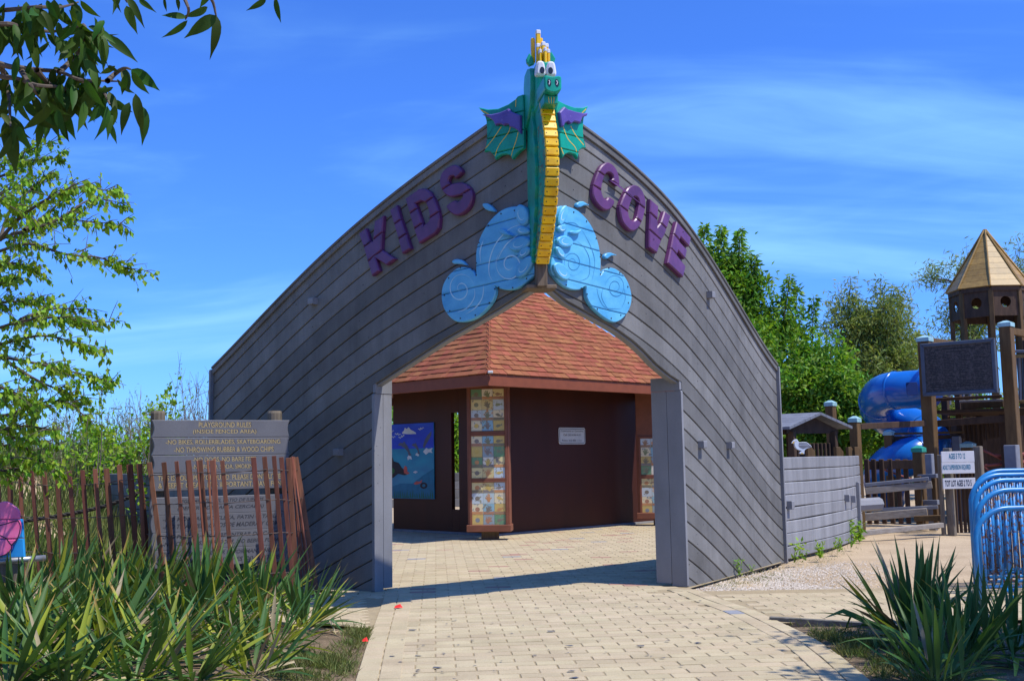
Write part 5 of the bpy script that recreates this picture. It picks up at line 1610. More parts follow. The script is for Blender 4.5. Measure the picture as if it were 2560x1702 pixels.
# donor plaque
A_, B_ = P(2309, 862, 25.4), P(2494, 846, 24.3)
pu = (B_ - A_); pu.z = 0; PWd = pu.length; pu.normalize()
zT_ = (A_.z + B_.z) / 2; zB_ = (P(2316, 992, 25.4).z + P(2504, 982, 24.3).z) / 2
dpq = thing("engraved_plaque", (A_ + B_) / 2, "large dark engraved plaque in a slate frame on two timber posts", "plaque")
fq = frame(Vector((A_.x, A_.y, zB_)), pu, (0, 0, 1))
PH = zT_ - zB_
cutout("panel", [[(.05, .05), (PWd - .05, .05), (PWd - .05, PH - .05), (.05, PH - .05)]], fq, M_PLAQ, dpq, t=0.04, c=0.0, n0=0.18)
fw = 0.085
for nm, poly in (("frame_bar", [(0, 0), (PWd, 0), (PWd - fw, fw), (fw, fw)]), ("frame_bar", [(0, PH), (fw, PH - fw), (PWd - fw, PH - fw), (PWd, PH)]), ("frame_bar", [(0, 0), (fw, fw), (fw, PH - fw), (0, PH)]), ("frame_bar", [(PWd, 0), (PWd, PH), (PWd - fw, PH - fw), (PWd - fw, fw)])):
    cutout(nm, [poly], fq, M_PLFR, dpq, t=0.08, c=0.012, n0=0.17)
mb = MB()
for col_ in range(4):
    for r in range(20):
        if random.random() < .12:
            continue
        x = 0.16 + col_ * (PWd - .3) / 4 + random.uniform(0, .02); y = PH - .30 - r * .038
        ln = random.uniform(.14, .28)
        ribbon(mb, [(x + i * ln / 6, y + random.uniform(-.002, .002)) for i in range(7)], .013, fq, .2212)
for r in range(2):
    ribbon(mb, [(.2, .2 + r * .05), (PWd - .25, .2 + r * .05)], .014, fq, .2212)
ribbon(mb, [(PWd * .3, PH - .16), (PWd * .68, PH - .16)], .03, fq, .2212); ribbon(mb, [(PWd * .35, PH - .23), (PWd * .62, PH - .23)], .02, fq, .2212)
mb.build("engraved_line", M_BLACK, dpq, kind="stuff")
for x, y in ((.2, PH - .26), (.28, PH - .22), (.40, PH - .17), (PWd * .70, PH - .18), (PWd * .78, PH - .13), (PWd * .84, PH - .19), (PWd * .90, PH - .12), (.34, PH - .30)):
    q = MB(); q.v = [fq(x + a * .14, y + b * .10, .2214) for a, b in fish]; q.f = [list(range(len(fish)))]; q.build("fish_mark", M_BLACK, dpq)

# blue tube slide
sld = thing("tube_slide", P(2250, 1250, 28), "shiny blue spiral tube slide behind the dark plaque", "slide")
rad = 47 / ppm(27.5)
ctr = [(2330, 968, 27.0), (2296, 972, 27.3), (2250, 975, 27.6), (2215, 980, 28.0), (2196, 996, 28.6), (2196, 1024, 29.3), (2222, 1046, 29.8), (2262, 1058, 29.5), (2305, 1072, 28.9), (2330, 1098, 28.2), (2316, 1126, 27.6), (2270, 1142, 27.4), (2228, 1160, 27.8), (2205, 1190, 28.4), (2215, 1220, 28.8), (2260, 1236, 28.6)]
cp = smooth_pts([tuple(P(*q)) for q in ctr], 7)
MB().tube([Vector(q) for q in cp], rad, 26).build("tube", M_SLIDE, sld, smooth=True)
for i in (16, 30, 44, 58, 74):
    t_ = (Vector(cp[i + 1]) - Vector(cp[i])).normalized()
    MB().tube([Vector(cp[i]) - t_ * .03, Vector(cp[i]) + t_ * .03], rad * 1.035, 26).build("flange", M_SLIDE, sld, smooth=True)
v0 = P(2273, 972, 26.9)
fv = frame(v0, (1, -0.1, 0), (0, 0.12, 1))
cutout("vent_window", [rrect(-.13, -.20, .14, .12, .03)], fv, M_SLIDED, sld, t=0.03, c=0.004, n0=-0.02 + 0.25)

# picket fence, ramp rails and the age sign
pf = thing("picket_fence", P(2225, 1280, 25), "dark blunt picket fence between low wall and green capped post", "fence")
for i, px in enumerate((2166, 2183, 2203, 2224, 2244, 2263)):
    p = P(px, 1147, 25.2)
    MB().box(Vector((p.x, p.y, p.z / 2)), (0.115, 0.05, p.z), rotG, 0.015).build("picket", M_DARKW, pf)
pbeam(pf, (2160, 1163), 25.4, (2290, 1160), 25.0, 22, 0.05, M_DARKW, "rail")
rr = thing("handrail", P(2250, 1300, 23.6), "pale silvered ramp handrails left of the age signs", "railing")
for a_, b_, h, m in (((2163, 1212), (2322, 1196), 9, M_GREYP), ((2163, 1227), (2330, 1211), 17, M_GREYW), ((2180, 1274), (2345, 1267), 9, M_GREYP), ((2163, 1292), (2318, 1279), 19, M_GREYW), ((2296, 1191), (2343, 1189), 10, M_GREYP), ((2301, 1256), (2346, 1255), 12, M_GREYP)):
    pbeam(rr, a_, 23.4, b_, 23.0, h, 0.08, m)
for px in (2300, 2338):
    p = P(px, 1190, 23.2); MB().box(Vector((p.x, p.y + .08, p.z / 2)), (.09, .09, p.z), rotG, .008).build("post", M_TREAT, rr)
asg = thing("age_sign", P(2398, 1330, 21.8), "three white boards with playground ages on weathered pickets", "sign")
for px0, px1, top in ((2342, 2354, 1136), (2432, 2456, 1115), (2357, 2379, 1120)):
    gpost(asg, px0, px1, top, 21.95, M_POST)
for i in range(8):
    p = P(2362 + i * 10.3, 1150, 22.0 + i * 0.02)
    MB().box(Vector((p.x, p.y, p.z / 2)), (0.055, 0.05, p.z), rotG, 0.008).build("picket", M_DARKW, asg)
for (x0, y0, x1, y1), txt, m, sc_ in (((2353, 1129, 2435, 1156), "AGES 5 TO 12", M_TEALINK, (.22, .72, .30, .82)), ((2354, 1157, 2436, 1184), "ADULT SUPERVISION REQUIRED", M_TEALINK, (.02, .88, .28, .80)), ((2357, 1196, 2438, 1222), "TOT LOT AGES 2 TO 5", M_NAVY, (.06, .88, .22, .82))):
    a_ = P(x0, y1, 21.7); b_ = P(x1, y1 - 2, 21.7); h = (y1 - y0) / ppm(21.7)
    f_ = frame(a_, (b_ - a_), (0, 0, 1)); w = (b_ - a_).length
    o = cutout("sign_board", [[(0, 0), (w, 0), (w, h), (0, h)]], f_, M_WSIGN, asg, t=0.03, c=0.004)[0]
    lettering("lettering", txt, f_, (sc_[1] - sc_[0]) * w, (sc_[3] - sc_[2]) * h, sc_[0] * w, sc_[2] * h, m, o, 0.0315, bold=0.03)
# grey square bollards
for i, (px0, px1, top, d, lab) in enumerate(((2312, 2334, 1134, 23.6, "dark blue-grey bollard right of the green capped post"), (2380, 2403, 1090, 27, "dark blue-grey bollard just above the age sign"), (2510, 2547, 1112, 23.2, "blue-grey square bollard in front of the red rope climber"))):
    t = thing("bollard", P((px0 + px1) / 2, 1250, d), lab, "bollard", "blue-grey lumber bollards")
    gpost(t, px0, px1, top, d, M_GREYP)
# rope climber
rc = thing("rope_climber", P(2510, 1200, 25), "dull red pipe and rope climber at the right edge", "climber")
for pts, r in (([(2452, 1122), (2490, 1140), (2512, 1152)], .030), ([(2488, 1137), (2520, 1140), (2600, 1128)], .035), ([(2455, 1164), (2500, 1160), (2530, 1152), (2600, 1160)], .035), ([(2440, 1150), (2475, 1178), (2485, 1190)], .025), ([(2470, 1188), (2520, 1162), (2560, 1150)], .028), ([(2200, 1170), (2250, 1188), (2300, 1204)], .022), ([(2548, 1140), (2600, 1135)], .05), ([(2548, 1165), (2600, 1160)], .03)):
    MB().tube([P(x, y, 25.5) for x, y in pts], r, 8).build("pipe", M_ROPE2, rc, smooth=True)
# rail and pickets at the far right
rf = thing("picket_fence", P(2500, 1290, 22.3), "dark picket fence under a grey top rail behind the blue racks", "fence")
for a_, b_, h, m in (((2456, 1186), (2600, 1170), 8, M_GREYP), ((2456, 1192), (2600, 1182), 6, M_GREYW)):
    pbeam(rf, a_, 22.6, b_, 22.2, h, 0.10, m)
for i in range(12):
    p = P(2461 + i * 10.2, 1196, 22.7)
    MB().box(Vector((p.x, p.y, p.z / 2)), (0.06, 0.05, p.z), rotG, 0.012).build("picket", M_DARKW, rf)
# timber edging in the sand
te = thing("sandbox_timber", P(2260, 1325, 21.5), "low silvered timber edging in the sand before the ramp", "edging")
pbeam(te, (2140, 1334), 20.9, (2355, 1312), 21.6, 12, 0.12, M_GREYW, "timber")
pbeam(te, (2285, 1296), 22.8, (2352, 1294), 22.6, 14, 0.12, M_TREAT, "timber")
# empty bottle
bt = thing("plastic_bottle", G(2276, 1327), "crushed clear plastic bottle lying on the sand", "bottle")
M_PET = pmat("pet_plastic", (0.70, 0.76, 0.85), (0.55, 0.62, 0.72), rough=0.2, rand=0, scale=(30, 30, 30), spec=0.6)
b0 = G(2264, 1328); b1 = G(2290, 1326)
bd = (b1 - b0).normalized(); up_ = Vector((0, 0, .05))
MB().tube([b0 + up_, b0 + bd * .02 + up_, b0 + bd * .12 + up_, b0 + bd * .17 + up_ * .9], [.03, .05, .05, .02], 12).build("body", M_PET, bt, smooth=True)
MB().tube([b0 + bd * .17 + up_ * .9, b0 + bd * .20 + up_ * .9], .02, 10).build("cap", M_WHITE, bt)

# stacked blue barricades
def barricade(k, d, xl, ztop, lab):
    t = thing("barricade", Vector((xl + 0.9, d, 0)), lab, "barricade", "blue steel barricades stored in a row")
    rise = Vector((0, 0, 0)); wdt = 1.9; rc_ = 0.34
    def q(x, z):
        return Vector((xl + x, d + 0.10 * x, z))
    pts = [q(0, 0.02), q(0, ztop - rc_ - .1)] + [q(rc_ * 1.15 - rc_ * 1.15 * math.cos(a), ztop - rc_ + rc_ * math.sin(a)) for a in [R(8 + 82 * i / 9) for i in range(10)]] + [q(wdt - rc_ + rc_ * math.sin(a), ztop - rc_ + rc_ * math.cos(a)) for a in [R(82 * i / 9) for i in range(10)]] + [q(wdt, 0.02)]
    MB().tube(pts, 0.030, 12).build("frame_tube", M_BLUEP, t, smooth=True)
    MB().tube([q(0, 0.14), q(wdt, 0.14)], 0.02, 10).build("bottom_rail", M_RUST, t, smooth=True)
    n = 21
    for i in range(1, n):
        x = wdt * i / n
        e = rc_ * 1.15
        zt3 = ztop - 0.01
        if x < e:
            zt3 = ztop - rc_ + rc_ * math.sqrt(max(0, 1 - ((e - x) / e) ** 2)) - 0.01
        if wdt - x < rc_:
            zt3 = ztop - rc_ + rc_ * math.sqrt(max(0, 1 - ((rc_ - (wdt - x)) / rc_) ** 2)) - 0.01
        MB().tube([q(x, 0.14), q(x, zt3)], 0.0145, 8).build("bar", M_RUST, t, smooth=True)
    for x in (0.3, wdt - 0.3):
        MB().tube([q(x, 0.14), q(x, .03) + Vector((0, -.22, 0)), q(x, .02) + Vector((0, -.24, 0))], 0.016, 8).build("foot", M_BLUEP, t, smooth=True)
x_l = P(2442, 1400, 12.0).x
for k, (dd, dx, zt4, lab) in enumerate(((12.0, 0, 0.985, "front rusty blue barricade with peeling bars"), (12.5, .27, 1.165, "second blue barricade from the front of the row"), (12.95, .46, 1.265, "third blue barricade from the front of the row"), (13.35, .60, 1.32, "second to last blue barricade of the row"), (13.7, .80, 1.365, "rearmost blue barricade of the row"))):
    barricade(k, dd, x_l + dx * 0.9, zt4, lab)

# ------------------------------------------------------------------ vegetation
def leafmat(name, c, alt, tr=0.55, hue=0.03, rand=0.3, rough=0.5, scale=(1.2, 1.2, 1.2), spec=0.14):
    return pmat(name, c, alt, rough=rough, scale=scale, rand=rand, island=True, hue=hue, spec=spec, trans=(tr * 1.1, tr * 1.15, tr * 0.5))
M_LEAFA = leafmat("bright_maple_leaf", (0.125, 0.225, 0.022), (0.060, 0.135, 0.016), 0.62)
M_LEAFB = leafmat("willow_leaf", (0.17, 0.205, 0.055), (0.11, 0.15, 0.042), 0.6)
M_LEAFC = leafmat("poplar_leaf", (0.17, 0.27, 0.022), (0.095, 0.175, 0.016), 0.8, rough=0.45)
M_LEAFD = leafmat("ash_leaf", (0.028, 0.066, 0.008), (0.018, 0.045, 0.007), 0.42, rough=0.55, spec=0.12)
M_SCRUB = leafmat("scrub_leaf", (0.15, 0.19, 0.065), (0.10, 0.13, 0.05), 0.5)
M_GRASS = leafmat("dune_grass_blade", (0.13, 0.18, 0.045), (0.20, 0.19, 0.085), 0.5, hue=0.03, scale=(0.6, 0.6, 0.6))
M_TURF = leafmat("short_grass_blade", (0.10, 0.14, 0.03), (0.17, 0.15, 0.06), 0.4, scale=(3, 3, 3))
M_BARK = pmat("grey_bark", (0.12, 0.095, 0.075), (0.07, 0.055, 0.042), rough=0.9, scale=(9, 9, 3), rand=0.1)
M_TWIG = pmat("pale_twig", (0.20, 0.165, 0.135), (0.14, 0.11, 0.09), rough=0.9, rand=0.15)
M_YUC = leafmat("yucca_leaf", (0.062, 0.128, 0.032), (0.034, 0.082, 0.026), 0.28, hue=0.02, rand=0.28, rough=0.42)
M_YUCY = leafmat("yellowing_yucca_leaf", (0.24, 0.265, 0.03), (0.15, 0.20, 0.03), 0.38, hue=0.02, rand=0.25, rough=0.45)
M_YUCD = pmat("dry_yucca_leaf", (0.36, 0.29, 0.17), (0.24, 0.19, 0.11), rough=0.8, rand=0.3)

def unit(v):
    return v / (np.linalg.norm(v, axis=-1, keepdims=True) + 1e-9)
def put_mesh(name, me, mat, parent, kind=None):
    me.materials.append(mat)
    o = bpy.data.objects.new(name, me); COL.objects.link(o)
    if parent is not None:
        o.parent = parent
    if kind:
        o["kind"] = kind
    return o
def leaves(name, pos, dirs, ln, wd, mat, parent, kind=None, jitter=0.4, fold=0.15):
    n = len(pos)
    nr = unit(rng.normal(size=(n, 3)) * np.array([1, 1, 0.8]) + np.array([0, 0, 0.9]))
    me = leaf_mesh(name, pos, dirs + rng.normal(size=(n, 3)) * jitter, nr, ln, wd, fold, tuple(origin_of(parent)) if parent is not None else (0, 0, 0))
    return put_mesh(name, me, mat, parent, kind)
def limb(mb, a, b, r0, r1, bend=0.12, n=6):
    a, b = Vector(a), Vector(b)
    l = (b - a).length
    off = Vector(rng.normal(size=3)) * bend * l
    pts, rr_ = [], []
    for i in range(n + 1):
        f = i / n
        pts.append(a.lerp(b, f) + off * math.sin(math.pi * f) * 0.5); rr_.append(r0 + (r1 - r0) * f)
    mb.tube(pts, rr_, 6, caps=False)
    return pts
def clump_tree(name, label, base, blobs, nleaf, ln, wd, mat, trunk_r=0.12, droop=0.3, cat="tree", group=None, shoots=(), twigs=40, bark=M_BARK, spread=0.42, shell=0.55):
    """trunk, limbs and many leaf sprays filling a set of ellipsoids (cx, cy, cz, rx, ry, rz)"""
    t = thing(name, base, label, cat, group)
    wood = MB()
    vol = np.array([b[3] * b[4] * b[5] for b in blobs]); vol = vol / vol.sum()
    top = max(b[2] for b in blobs)
    pts = limb(wood, base, (np.mean([b[0] for b in blobs]), np.mean([b[1] for b in blobs]), min(b[2] for b in blobs) + 0.2 * (top - base[2])), trunk_r, trunk_r * 0.55, 0.06, 8)
    P_, D_ = [], []
    for b, vf in zip(blobs, vol):
        c = np.array(b[:3]); r = np.array(b[3:])
        k = max(5, int(twigs * vf * 1.4))
        src = pts[-1 - int(rng.integers(0, 4))]
        mid = limb(wood, src, tuple(c - np.array([0, 0, r[2] * 0.2])), trunk_r * 0.5, trunk_r * 0.2, 0.1)
        m = int(nleaf * vf)
        per = max(1, m // k)
        for _ in range(k):
            u = unit(rng.normal(size=3)); f = shell + (1 - shell) * rng.random() ** 0.6
            q = c + u * r * f
            s0 = mid[int(rng.integers(2, len(mid)))]
            tw = limb(wood, s0, tuple(q), trunk_r * 0.10, trunk_r * 0.03, 0.12, 4)
            tw = np.array([tuple(v) for v in tw])
            i0 = rng.integers(1, len(tw) - 1, per); ff = rng.random(per)[:, None]
            along = tw[i0] * (1 - ff) + tw[i0 + 1] * ff
            P_.append(along + rng.normal(size=(per, 3)) * r.mean() * spread * 0.42)
            D_.append(unit(rng.normal(size=(per, 3)) + u * 0.6 - np.array([0, 0, droop])))
    for (bx0, by0, bz0, tx, ty, tz, n) in shoots:
        limb(wood, (bx0, by0, bz0), (tx, ty, tz), 0.03, 0.008, 0.03)
        f = rng.random(n)[:, None]
        axis_ = np.array([bx0, by0, bz0]) * (1 - f) + np.array([tx, ty, tz]) * f
        rad_ = (1 - f * 0.75) * 0.34
        u = unit(rng.normal(size=(n, 3)))
        P_.append(axis_ + u * rad_ * rng.random((n, 1)) ** 0.5)
        D_.append(unit(u * np.array([1, 1, .4]) - np.array([0, 0, droop])))
    wood.build("trunk", bark, t)
    P_ = np.concatenate(P_); D_ = np.concatenate(D_)
    n = len(P_)
    leaves("crown", P_, D_, ln * rng.uniform(0.6, 1.25, n), wd * rng.uniform(0.6, 1.25, n), mat, t)
    return t
def blob(px, py, d, rx, ry, rz=None):
    p = P(px, py, d); k = 1 / ppm(d)
    return (p.x, p.y, p.z, rx * k, (rz if rz else rx) * k * 0.8, ry * k)
def shoot(px0, py0, px1, py1, d, n):
    a, b = P(px0, py0, d), P(px1, py1, d)
    return (a.x, a.y, a.z, b.x, b.y, b.z, n)

dA = 33
clump_tree("leafy_tree", "tall bright green tree rising behind the sunlit hull edge", (P(1830, 1150, dA).x, dA, 0),
           [blob(1690, 730, dA, 95, 120), blob(1780, 720, dA + .6, 110, 125), blob(1865, 760, dA, 90, 120), blob(1830, 690, dA + .4, 80, 90), blob(1760, 900, dA - .8, 120, 110), blob(1880, 930, dA - .6, 110, 120), blob(1800, 1040, dA, 130, 110), blob(1950, 1050, dA - 1, 90, 90), blob(1930, 880, dA + .8, 60, 90), blob(1965, 800, dA + .5, 60, 80), blob(2020, 870, dA + 1.5, 60, 80)],
           56000, 0.21, 0.085, M_LEAFA, 0.16, 0.35, shoots=[shoot(1692, 720, 1690, 575, dA, 260), shoot(1762, 720, 1762, 562, dA, 420), shoot(1800, 720, 1803, 568, dA, 420), shoot(1846, 730, 1850, 572, dA, 420), shoot(1880, 760, 1886, 640, dA, 300), shoot(1960, 800, 1975, 690, dA, 260), shoot(1990, 930, 1995, 715, dA + 1, 360), shoot(2030, 930, 2034, 740, dA + 1, 300)],
           twigs=230, group="trees behind the playground")
dB = 38
clump_tree("willow_tree", "grey-green willow behind the tube slide", (P(2190, 1150, dB).x, dB, 0),
           [blob(2110, 790, dB, 75, 85), blob(2190, 770, dB, 95, 85), blob(2250, 830, dB + .5, 80, 75), blob(2130, 890, dB, 95, 85), blob(2230, 920, dB - .5, 100, 75), blob(2320, 880, dB + 1, 80, 75), blob(2180, 1000, dB, 120, 70), blob(2340, 980, dB + 1, 90, 70)],
           26000, 0.25, 0.050, M_LEAFB, 0.15, 0.5, twigs=210, spread=0.36, shoots=[shoot(2120, 760, 2125, 690, dB, 60), shoot(2230, 760, 2236, 715, dB, 60)], group="trees behind the playground")
dC = 42
clump_tree("willow_tree", "sparse tall willow arching behind the pointed tower", (P(2440, 1150, dC).x, dC, 0),
           [blob(2330, 690, dC, 55, 40), blob(2400, 655, dC, 60, 55), blob(2440, 760, dC, 80, 80), blob(2540, 660, dC, 60, 75), blob(2560, 780, dC, 80, 70), blob(2420, 860, dC, 90, 60), blob(2370, 780, dC, 50, 50)],
           7000, 0.25, 0.046, M_LEAFB, 0.14, 0.5, twigs=150, spread=0.55, group="trees behind the playground")
dE = 31
clump_tree("green_thicket", "bright green leafy thicket under the slide and behind the playhouse", (P(2060, 1150, dE).x, dE, 0),
           [blob(2000, 980, dE, 70, 90), blob(2080, 900, dE, 70, 80), blob(2100, 990, dE - .4, 95, 90), blob(2000, 1080, dE, 90, 70), blob(2110, 1080, dE, 90, 70), blob(2200, 1060, dE + .5, 90, 70), blob(2030, 900, dE + 1, 60, 80)],
           22000, 0.21, 0.085, M_LEAFA, 0.12, 0.3, cat="shrub", twigs=150)
dF = 40
clump_tree("dark_thicket", "darker thicket behind the climbing structure", (P(2400, 1150, dF).x, dF, 0),
           [blob(2280, 1080, dF, 100, 70), blob(2400, 1060, dF, 110, 80), blob(2520, 1060, dF, 120, 80), blob(2350, 1150, dF, 160, 50), blob(2520, 1150, dF, 120, 50)],
           8000, 0.24, 0.10, M_LEAFA, 0.12, 0.3, cat="shrub", twigs=90)
dG = 46
clump_tree("leafy_tree", "green tree seen through the slot beside the mural", (P(1142, 1150, dG).x, dG, 0),
           [blob(1142, 1050, dG, 60, 60), blob(1130, 1130, dG, 70, 60), blob(1160, 1110, dG + 1, 60, 60)], 3500, 0.26, 0.11, M_LEAFC, 0.12, 0.3, twigs=50)
# far wood closing the view behind the pavilion and the playground
nw = 26000
wx = rng.uniform(-9, 62, nw); wy = 62 + rng.normal(size=nw) * 2.2
wh = 3.4 + 1.0 * np.sin(wx * .55) + .7 * np.sin(wx * 1.7 + 1) + .4 * np.sin(wx * 4.1)
wp = np.stack([wx, wy, wh * rng.random(nw) ** .7], 1)
me = leaf_mesh("far_wood", wp, unit(rng.normal(size=(nw, 3)) - np.array([0, 0, .3])), unit(rng.normal(size=(nw, 3)) + np.array([0, 0, .6])), rng.uniform(.4, .75, nw), rng.uniform(.22, .4, nw), 0.1)
tag(put_mesh("far_wood", me, M_LEAFA, None, "stuff"), "far green wood closing the view behind the playground", "wood")
# shade tree standing out of view on the right; its shadow reaches the corner of the path
clump_tree("shade_tree", "shade tree beyond the right edge of the view", (8.0, 5.6, 0),
           [(5.75, 8.1, 5.0, 1.0, 1.1, 0.9), (6.8, 8.3, 5.3, 1.2, 1.2, 1.0), (6.05, 6.9, 5.1, 1.1, 1.1, 0.9), (4.8, 6.6, 5.0, 0.75, 0.6, 0.5), (7.4, 7.0, 5.8, 1.2, 1.2, 1.0), (5.5, 6.2, 4.8, 0.8, 0.6, 0.5)], 7500, 0.16, 0.08, M_LEAFD, 0.16, 0.3, twigs=80)

# ---- poplar boughs reaching in from the left
pop = thing("poplar_tree", (-7.6, 12.2, 0), "light poplar boughs with small fluttering leaves at the left edge", "tree")
wood = MB(); Pl, Dl = [], []
limb(wood, (-7.6, 12.2, -0.05), (-7.2, 12.4, 6.2), 0.13, 0.05, 0.03, 8)
zb2 = zoomer(0, 350, 1.9607)
BOUGHS = [[(-200, 620), (0, 490), (130, 440), (300, 390), (440, 400), (600, 415)], [(-200, 640), (0, 545), (150, 510), (320, 560), (480, 575), (600, 620), (715, 640)], [(0, 490), (100, 380), (250, 280), (400, 230), (545, 255)], [(60, 460), (150, 440), (300, 380), (450, 290), (595, 310)], [(-150, 560), (0, 600), (100, 610), (215, 660)], [(0, 490), (60, 330), (180, 220), (240, 165)], [(120, 440), (250, 350), (370, 190)],
          [(-200, 990), (0, 920), (150, 880), (300, 870), (430, 890), (560, 890)], [(-150, 1010), (0, 1000), (200, 960), (400, 1000), (515, 1040)], [(-200, 1010), (0, 1060), (200, 1100), (330, 1130), (450, 1160), (545, 1185)], [(0, 1060), (150, 1160), (280, 1220), (420, 1265)], [(-100, 850), (0, 800), (100, 790), (220, 780)], [(100, 880), (250, 830), (430, 830)],
          [(-200, 200), (0, 120), (120, 60), (250, 10)], [(-200, 230), (0, 180), (120, 110), (280, 90)], [(-150, 280), (0, 260), (110, 215)], [(-100, 330), (0, 300), (80, 330)],
          [(-200, 1280), (0, 1350), (150, 1300), (320, 1280), (430, 1370)], [(-200, 1390), (0, 1420), (120, 1400), (260, 1420)], [(-150, 1480), (0, 1500), (130, 1470), (280, 1490)], [(-100, 1560), (0, 1560), (140, 1560), (240, 1580)], [(-100, 1240), (60, 1250), (190, 1330)], [(-150, 1190), (0, 1210), (110, 1260), (180, 1300)], [(-100, 1600), (30, 1620), (160, 1600), (300, 1640)], [(-80, 1400), (60, 1450), (150, 1530), (210, 1580)], [(-100, 700), (0, 690), (70, 680)]]
for bi, bo in enumerate(BOUGHS):
    d = 11.9 + rng.uniform(-0.9, 0.9)
    pts = [P(x, y, d + 0.5 * math.sin(i * 1.3 + bi)) for i, (x, y) in enumerate(zb2(bo))]
    sp_ = [Vector(q) for q in smooth_pts([tuple(p) for p in pts], 7)]
    n = len(sp_)
    wood.tube(sp_, [0.020 * (1 - i / n) + 0.003 for i in range(n)], 5, caps=False)
    arr = np.array([tuple(q) for q in sp_])
    # side twigs and leaves
    k = int(9 * len(bo))
    for _ in range(k):
        i = int(rng.integers(n // 5, n)); q = arr[i]
        tdir = unit(arr[min(i + 1, n - 1)] - arr[max(i - 1, 0)])
        sdir = unit(tdir * 0.7 + rng.normal(size=3) * np.array([.5, .5, .45]) + np.array([0, 0, .05]))
        L = rng.uniform(0.12, 0.42) * (1.15 - i / n * 0.6)
        wood.tube([Vector(q), Vector(q + sdir * L * .5 + np.array([0, 0, .01])), Vector(q + sdir * L)], [0.005, 0.004, 0.002], 4, caps=False)
        m = int(rng.integers(3, 7))
        f = rng.random(m)[:, None]
        Pl.append(q + sdir * L * f + rng.normal(size=(m, 3)) * .012)
        Dl.append(unit(np.array([0, 0, -1.0]) + sdir * .5 + rng.normal(size=(m, 3)) * .35))
    m = n
    i = rng.integers(n // 4, n, m)
    Pl.append(arr[i] + rng.normal(size=(m, 3)) * .02); Dl.append(unit(np.array([0.1, 0, -1.0]) + rng.normal(size=(m, 3)) * .35))
wood.build("branch", M_BARK, pop)
Pl = np.concatenate(Pl); Dl = np.concatenate(Dl); n = len(Pl)
nr = unit(rng.normal(size=(n, 3)))
me = leaf_mesh("crown", Pl, Dl, nr, 0.080 * rng.uniform(.65, 1.25, n), 0.056 * rng.uniform(.65, 1.2, n), 0.12, tuple(pop.location))
put_mesh("crown", me, M_LEAFC, pop)
u = unit(rng.normal(size=(7000, 3))); q = np.array([-9.6, 11.6, 4.8]) + u * np.array([2.6, 2.4, 3.8]) * rng.random((7000, 1)) ** .4  # unseen extra crown, added to keep sky light off the left hull
q = q[np.array([proj(pt)[0] < -30 for pt in q])]
leaves("crown", q, unit(rng.normal(size=(len(q), 3)) - np.array([0, 0, .8])), rng.uniform(.09, .14, len(q)), rng.uniform(.06, .10, len(q)), M_LEAFC, pop)

# ---- dark ash branch overhead, every leaf its own piece
ash = thing("ash_tree", (-4.3, 1.2, 0), "dark overhanging ash branch with pointed leaves in the top left corner", "tree")
wood = MB()
limb(wood, (-4.3, 1.2, -0.05), (-4.2, 1.3, 4.6), 0.2, 0.13, 0.02, 6)
def apt(x, y, d):
    return P(x, y, d)
z0_ = zoomer(0, 0, 3.276)
dN = 3.3
twigs_ = [[(-500, 330), (0, 525), (160, 555), (330, 575), (490, 590), (640, 650), (760, 660), (880, 665), (970, 668)], [(640, 650), (760, 690), (850, 760), (900, 860)], [(490, 590), (600, 480), (660, 400), (690, 330)], [(-500, 300), (0, 200), (200, 230), (420, 260), (560, 230), (680, 215)], [(680, 215), (740, 300), (830, 270)], [(880, 665), (950, 600), (1020, 560), (1070, 570)], [(160, 555), (250, 700), (380, 850), (470, 900)], [(0, 525), (60, 700), (80, 900), (85, 1040)],
          [(-300, -200), (300, -150), (900, -120), (1040, 20)], [(900, -120), (1400, -90), (1540, 60), (1520, 160)], [(1400, -90), (1700, -40), (1770, 130)], [(1700, -60), (2200, -60), (2250, 0)], [(-300, 600), (100, 640), (300, 700), (520, 720), (700, 800)], [(300, 575), (420, 700), (600, 760)], [(-200, 100), (100, 80), (300, 60), (500, 60), (640, 20)]]
tips = []
for tw_ in twigs_:
    pts = [apt(x, y, dN + 0.12 * math.sin(i * 1.7 + tw_[0][0])) for i, (x, y) in enumerate(z0_(tw_))]
    sp_ = smooth_pts([tuple(p) for p in pts], 5)
    wood.tube([Vector(q) for q in sp_], [0.0075 * (1 - i / len(sp_)) + 0.0022 for i in range(len(sp_))], 6, caps=False)
    tips.append(sp_)
limb(wood, (-4.25, 1.25, 3.6), tuple(apt(*z0_([(-500, 330)])[0], dN)), 0.04, 0.010, 0.05)
limb(wood, (-4.25, 1.25, 3.9), tuple(apt(*z0_([(-300, -200)])[0], dN)), 0.04, 0.009, 0.05)
wood.build("branch", M_BARK, ash)
def leaf_blade(bend, wv, n=7):
    v, f = [], []
    for i in range(n + 1):
        t = i / n
        w = 0.5 * wv * (math.sin(math.pi * min(1, t ** 0.8)) ** 0.9) * (1 - 0.25 * t) + (0.004 if i else 0.006)
        if t > 0.8:
            w *= 0.75
        z = -bend * t * t
        for s, zz_ in ((-1, 0.10 * w), (0, 0), (1, 0.10 * w)):
            v.append((s * w, t, z + abs(s) * w * 0.30))
    for i in range(n):
        for s in (0, 1):
            q = i * 3 + s
            f.append([q, q + 1, q + 4, q + 3])
    return v, f
leaf_vars = []
for i in range(8):
    me = mesh_of(*leaf_blade(0.05 + 0.07 * i, 0.28 + 0.05 * (i % 3)), "leaf", M_LEAFD)
    me.polygons.foreach_set("use_smooth", [True] * len(me.polygons)); leaf_vars.append(me)
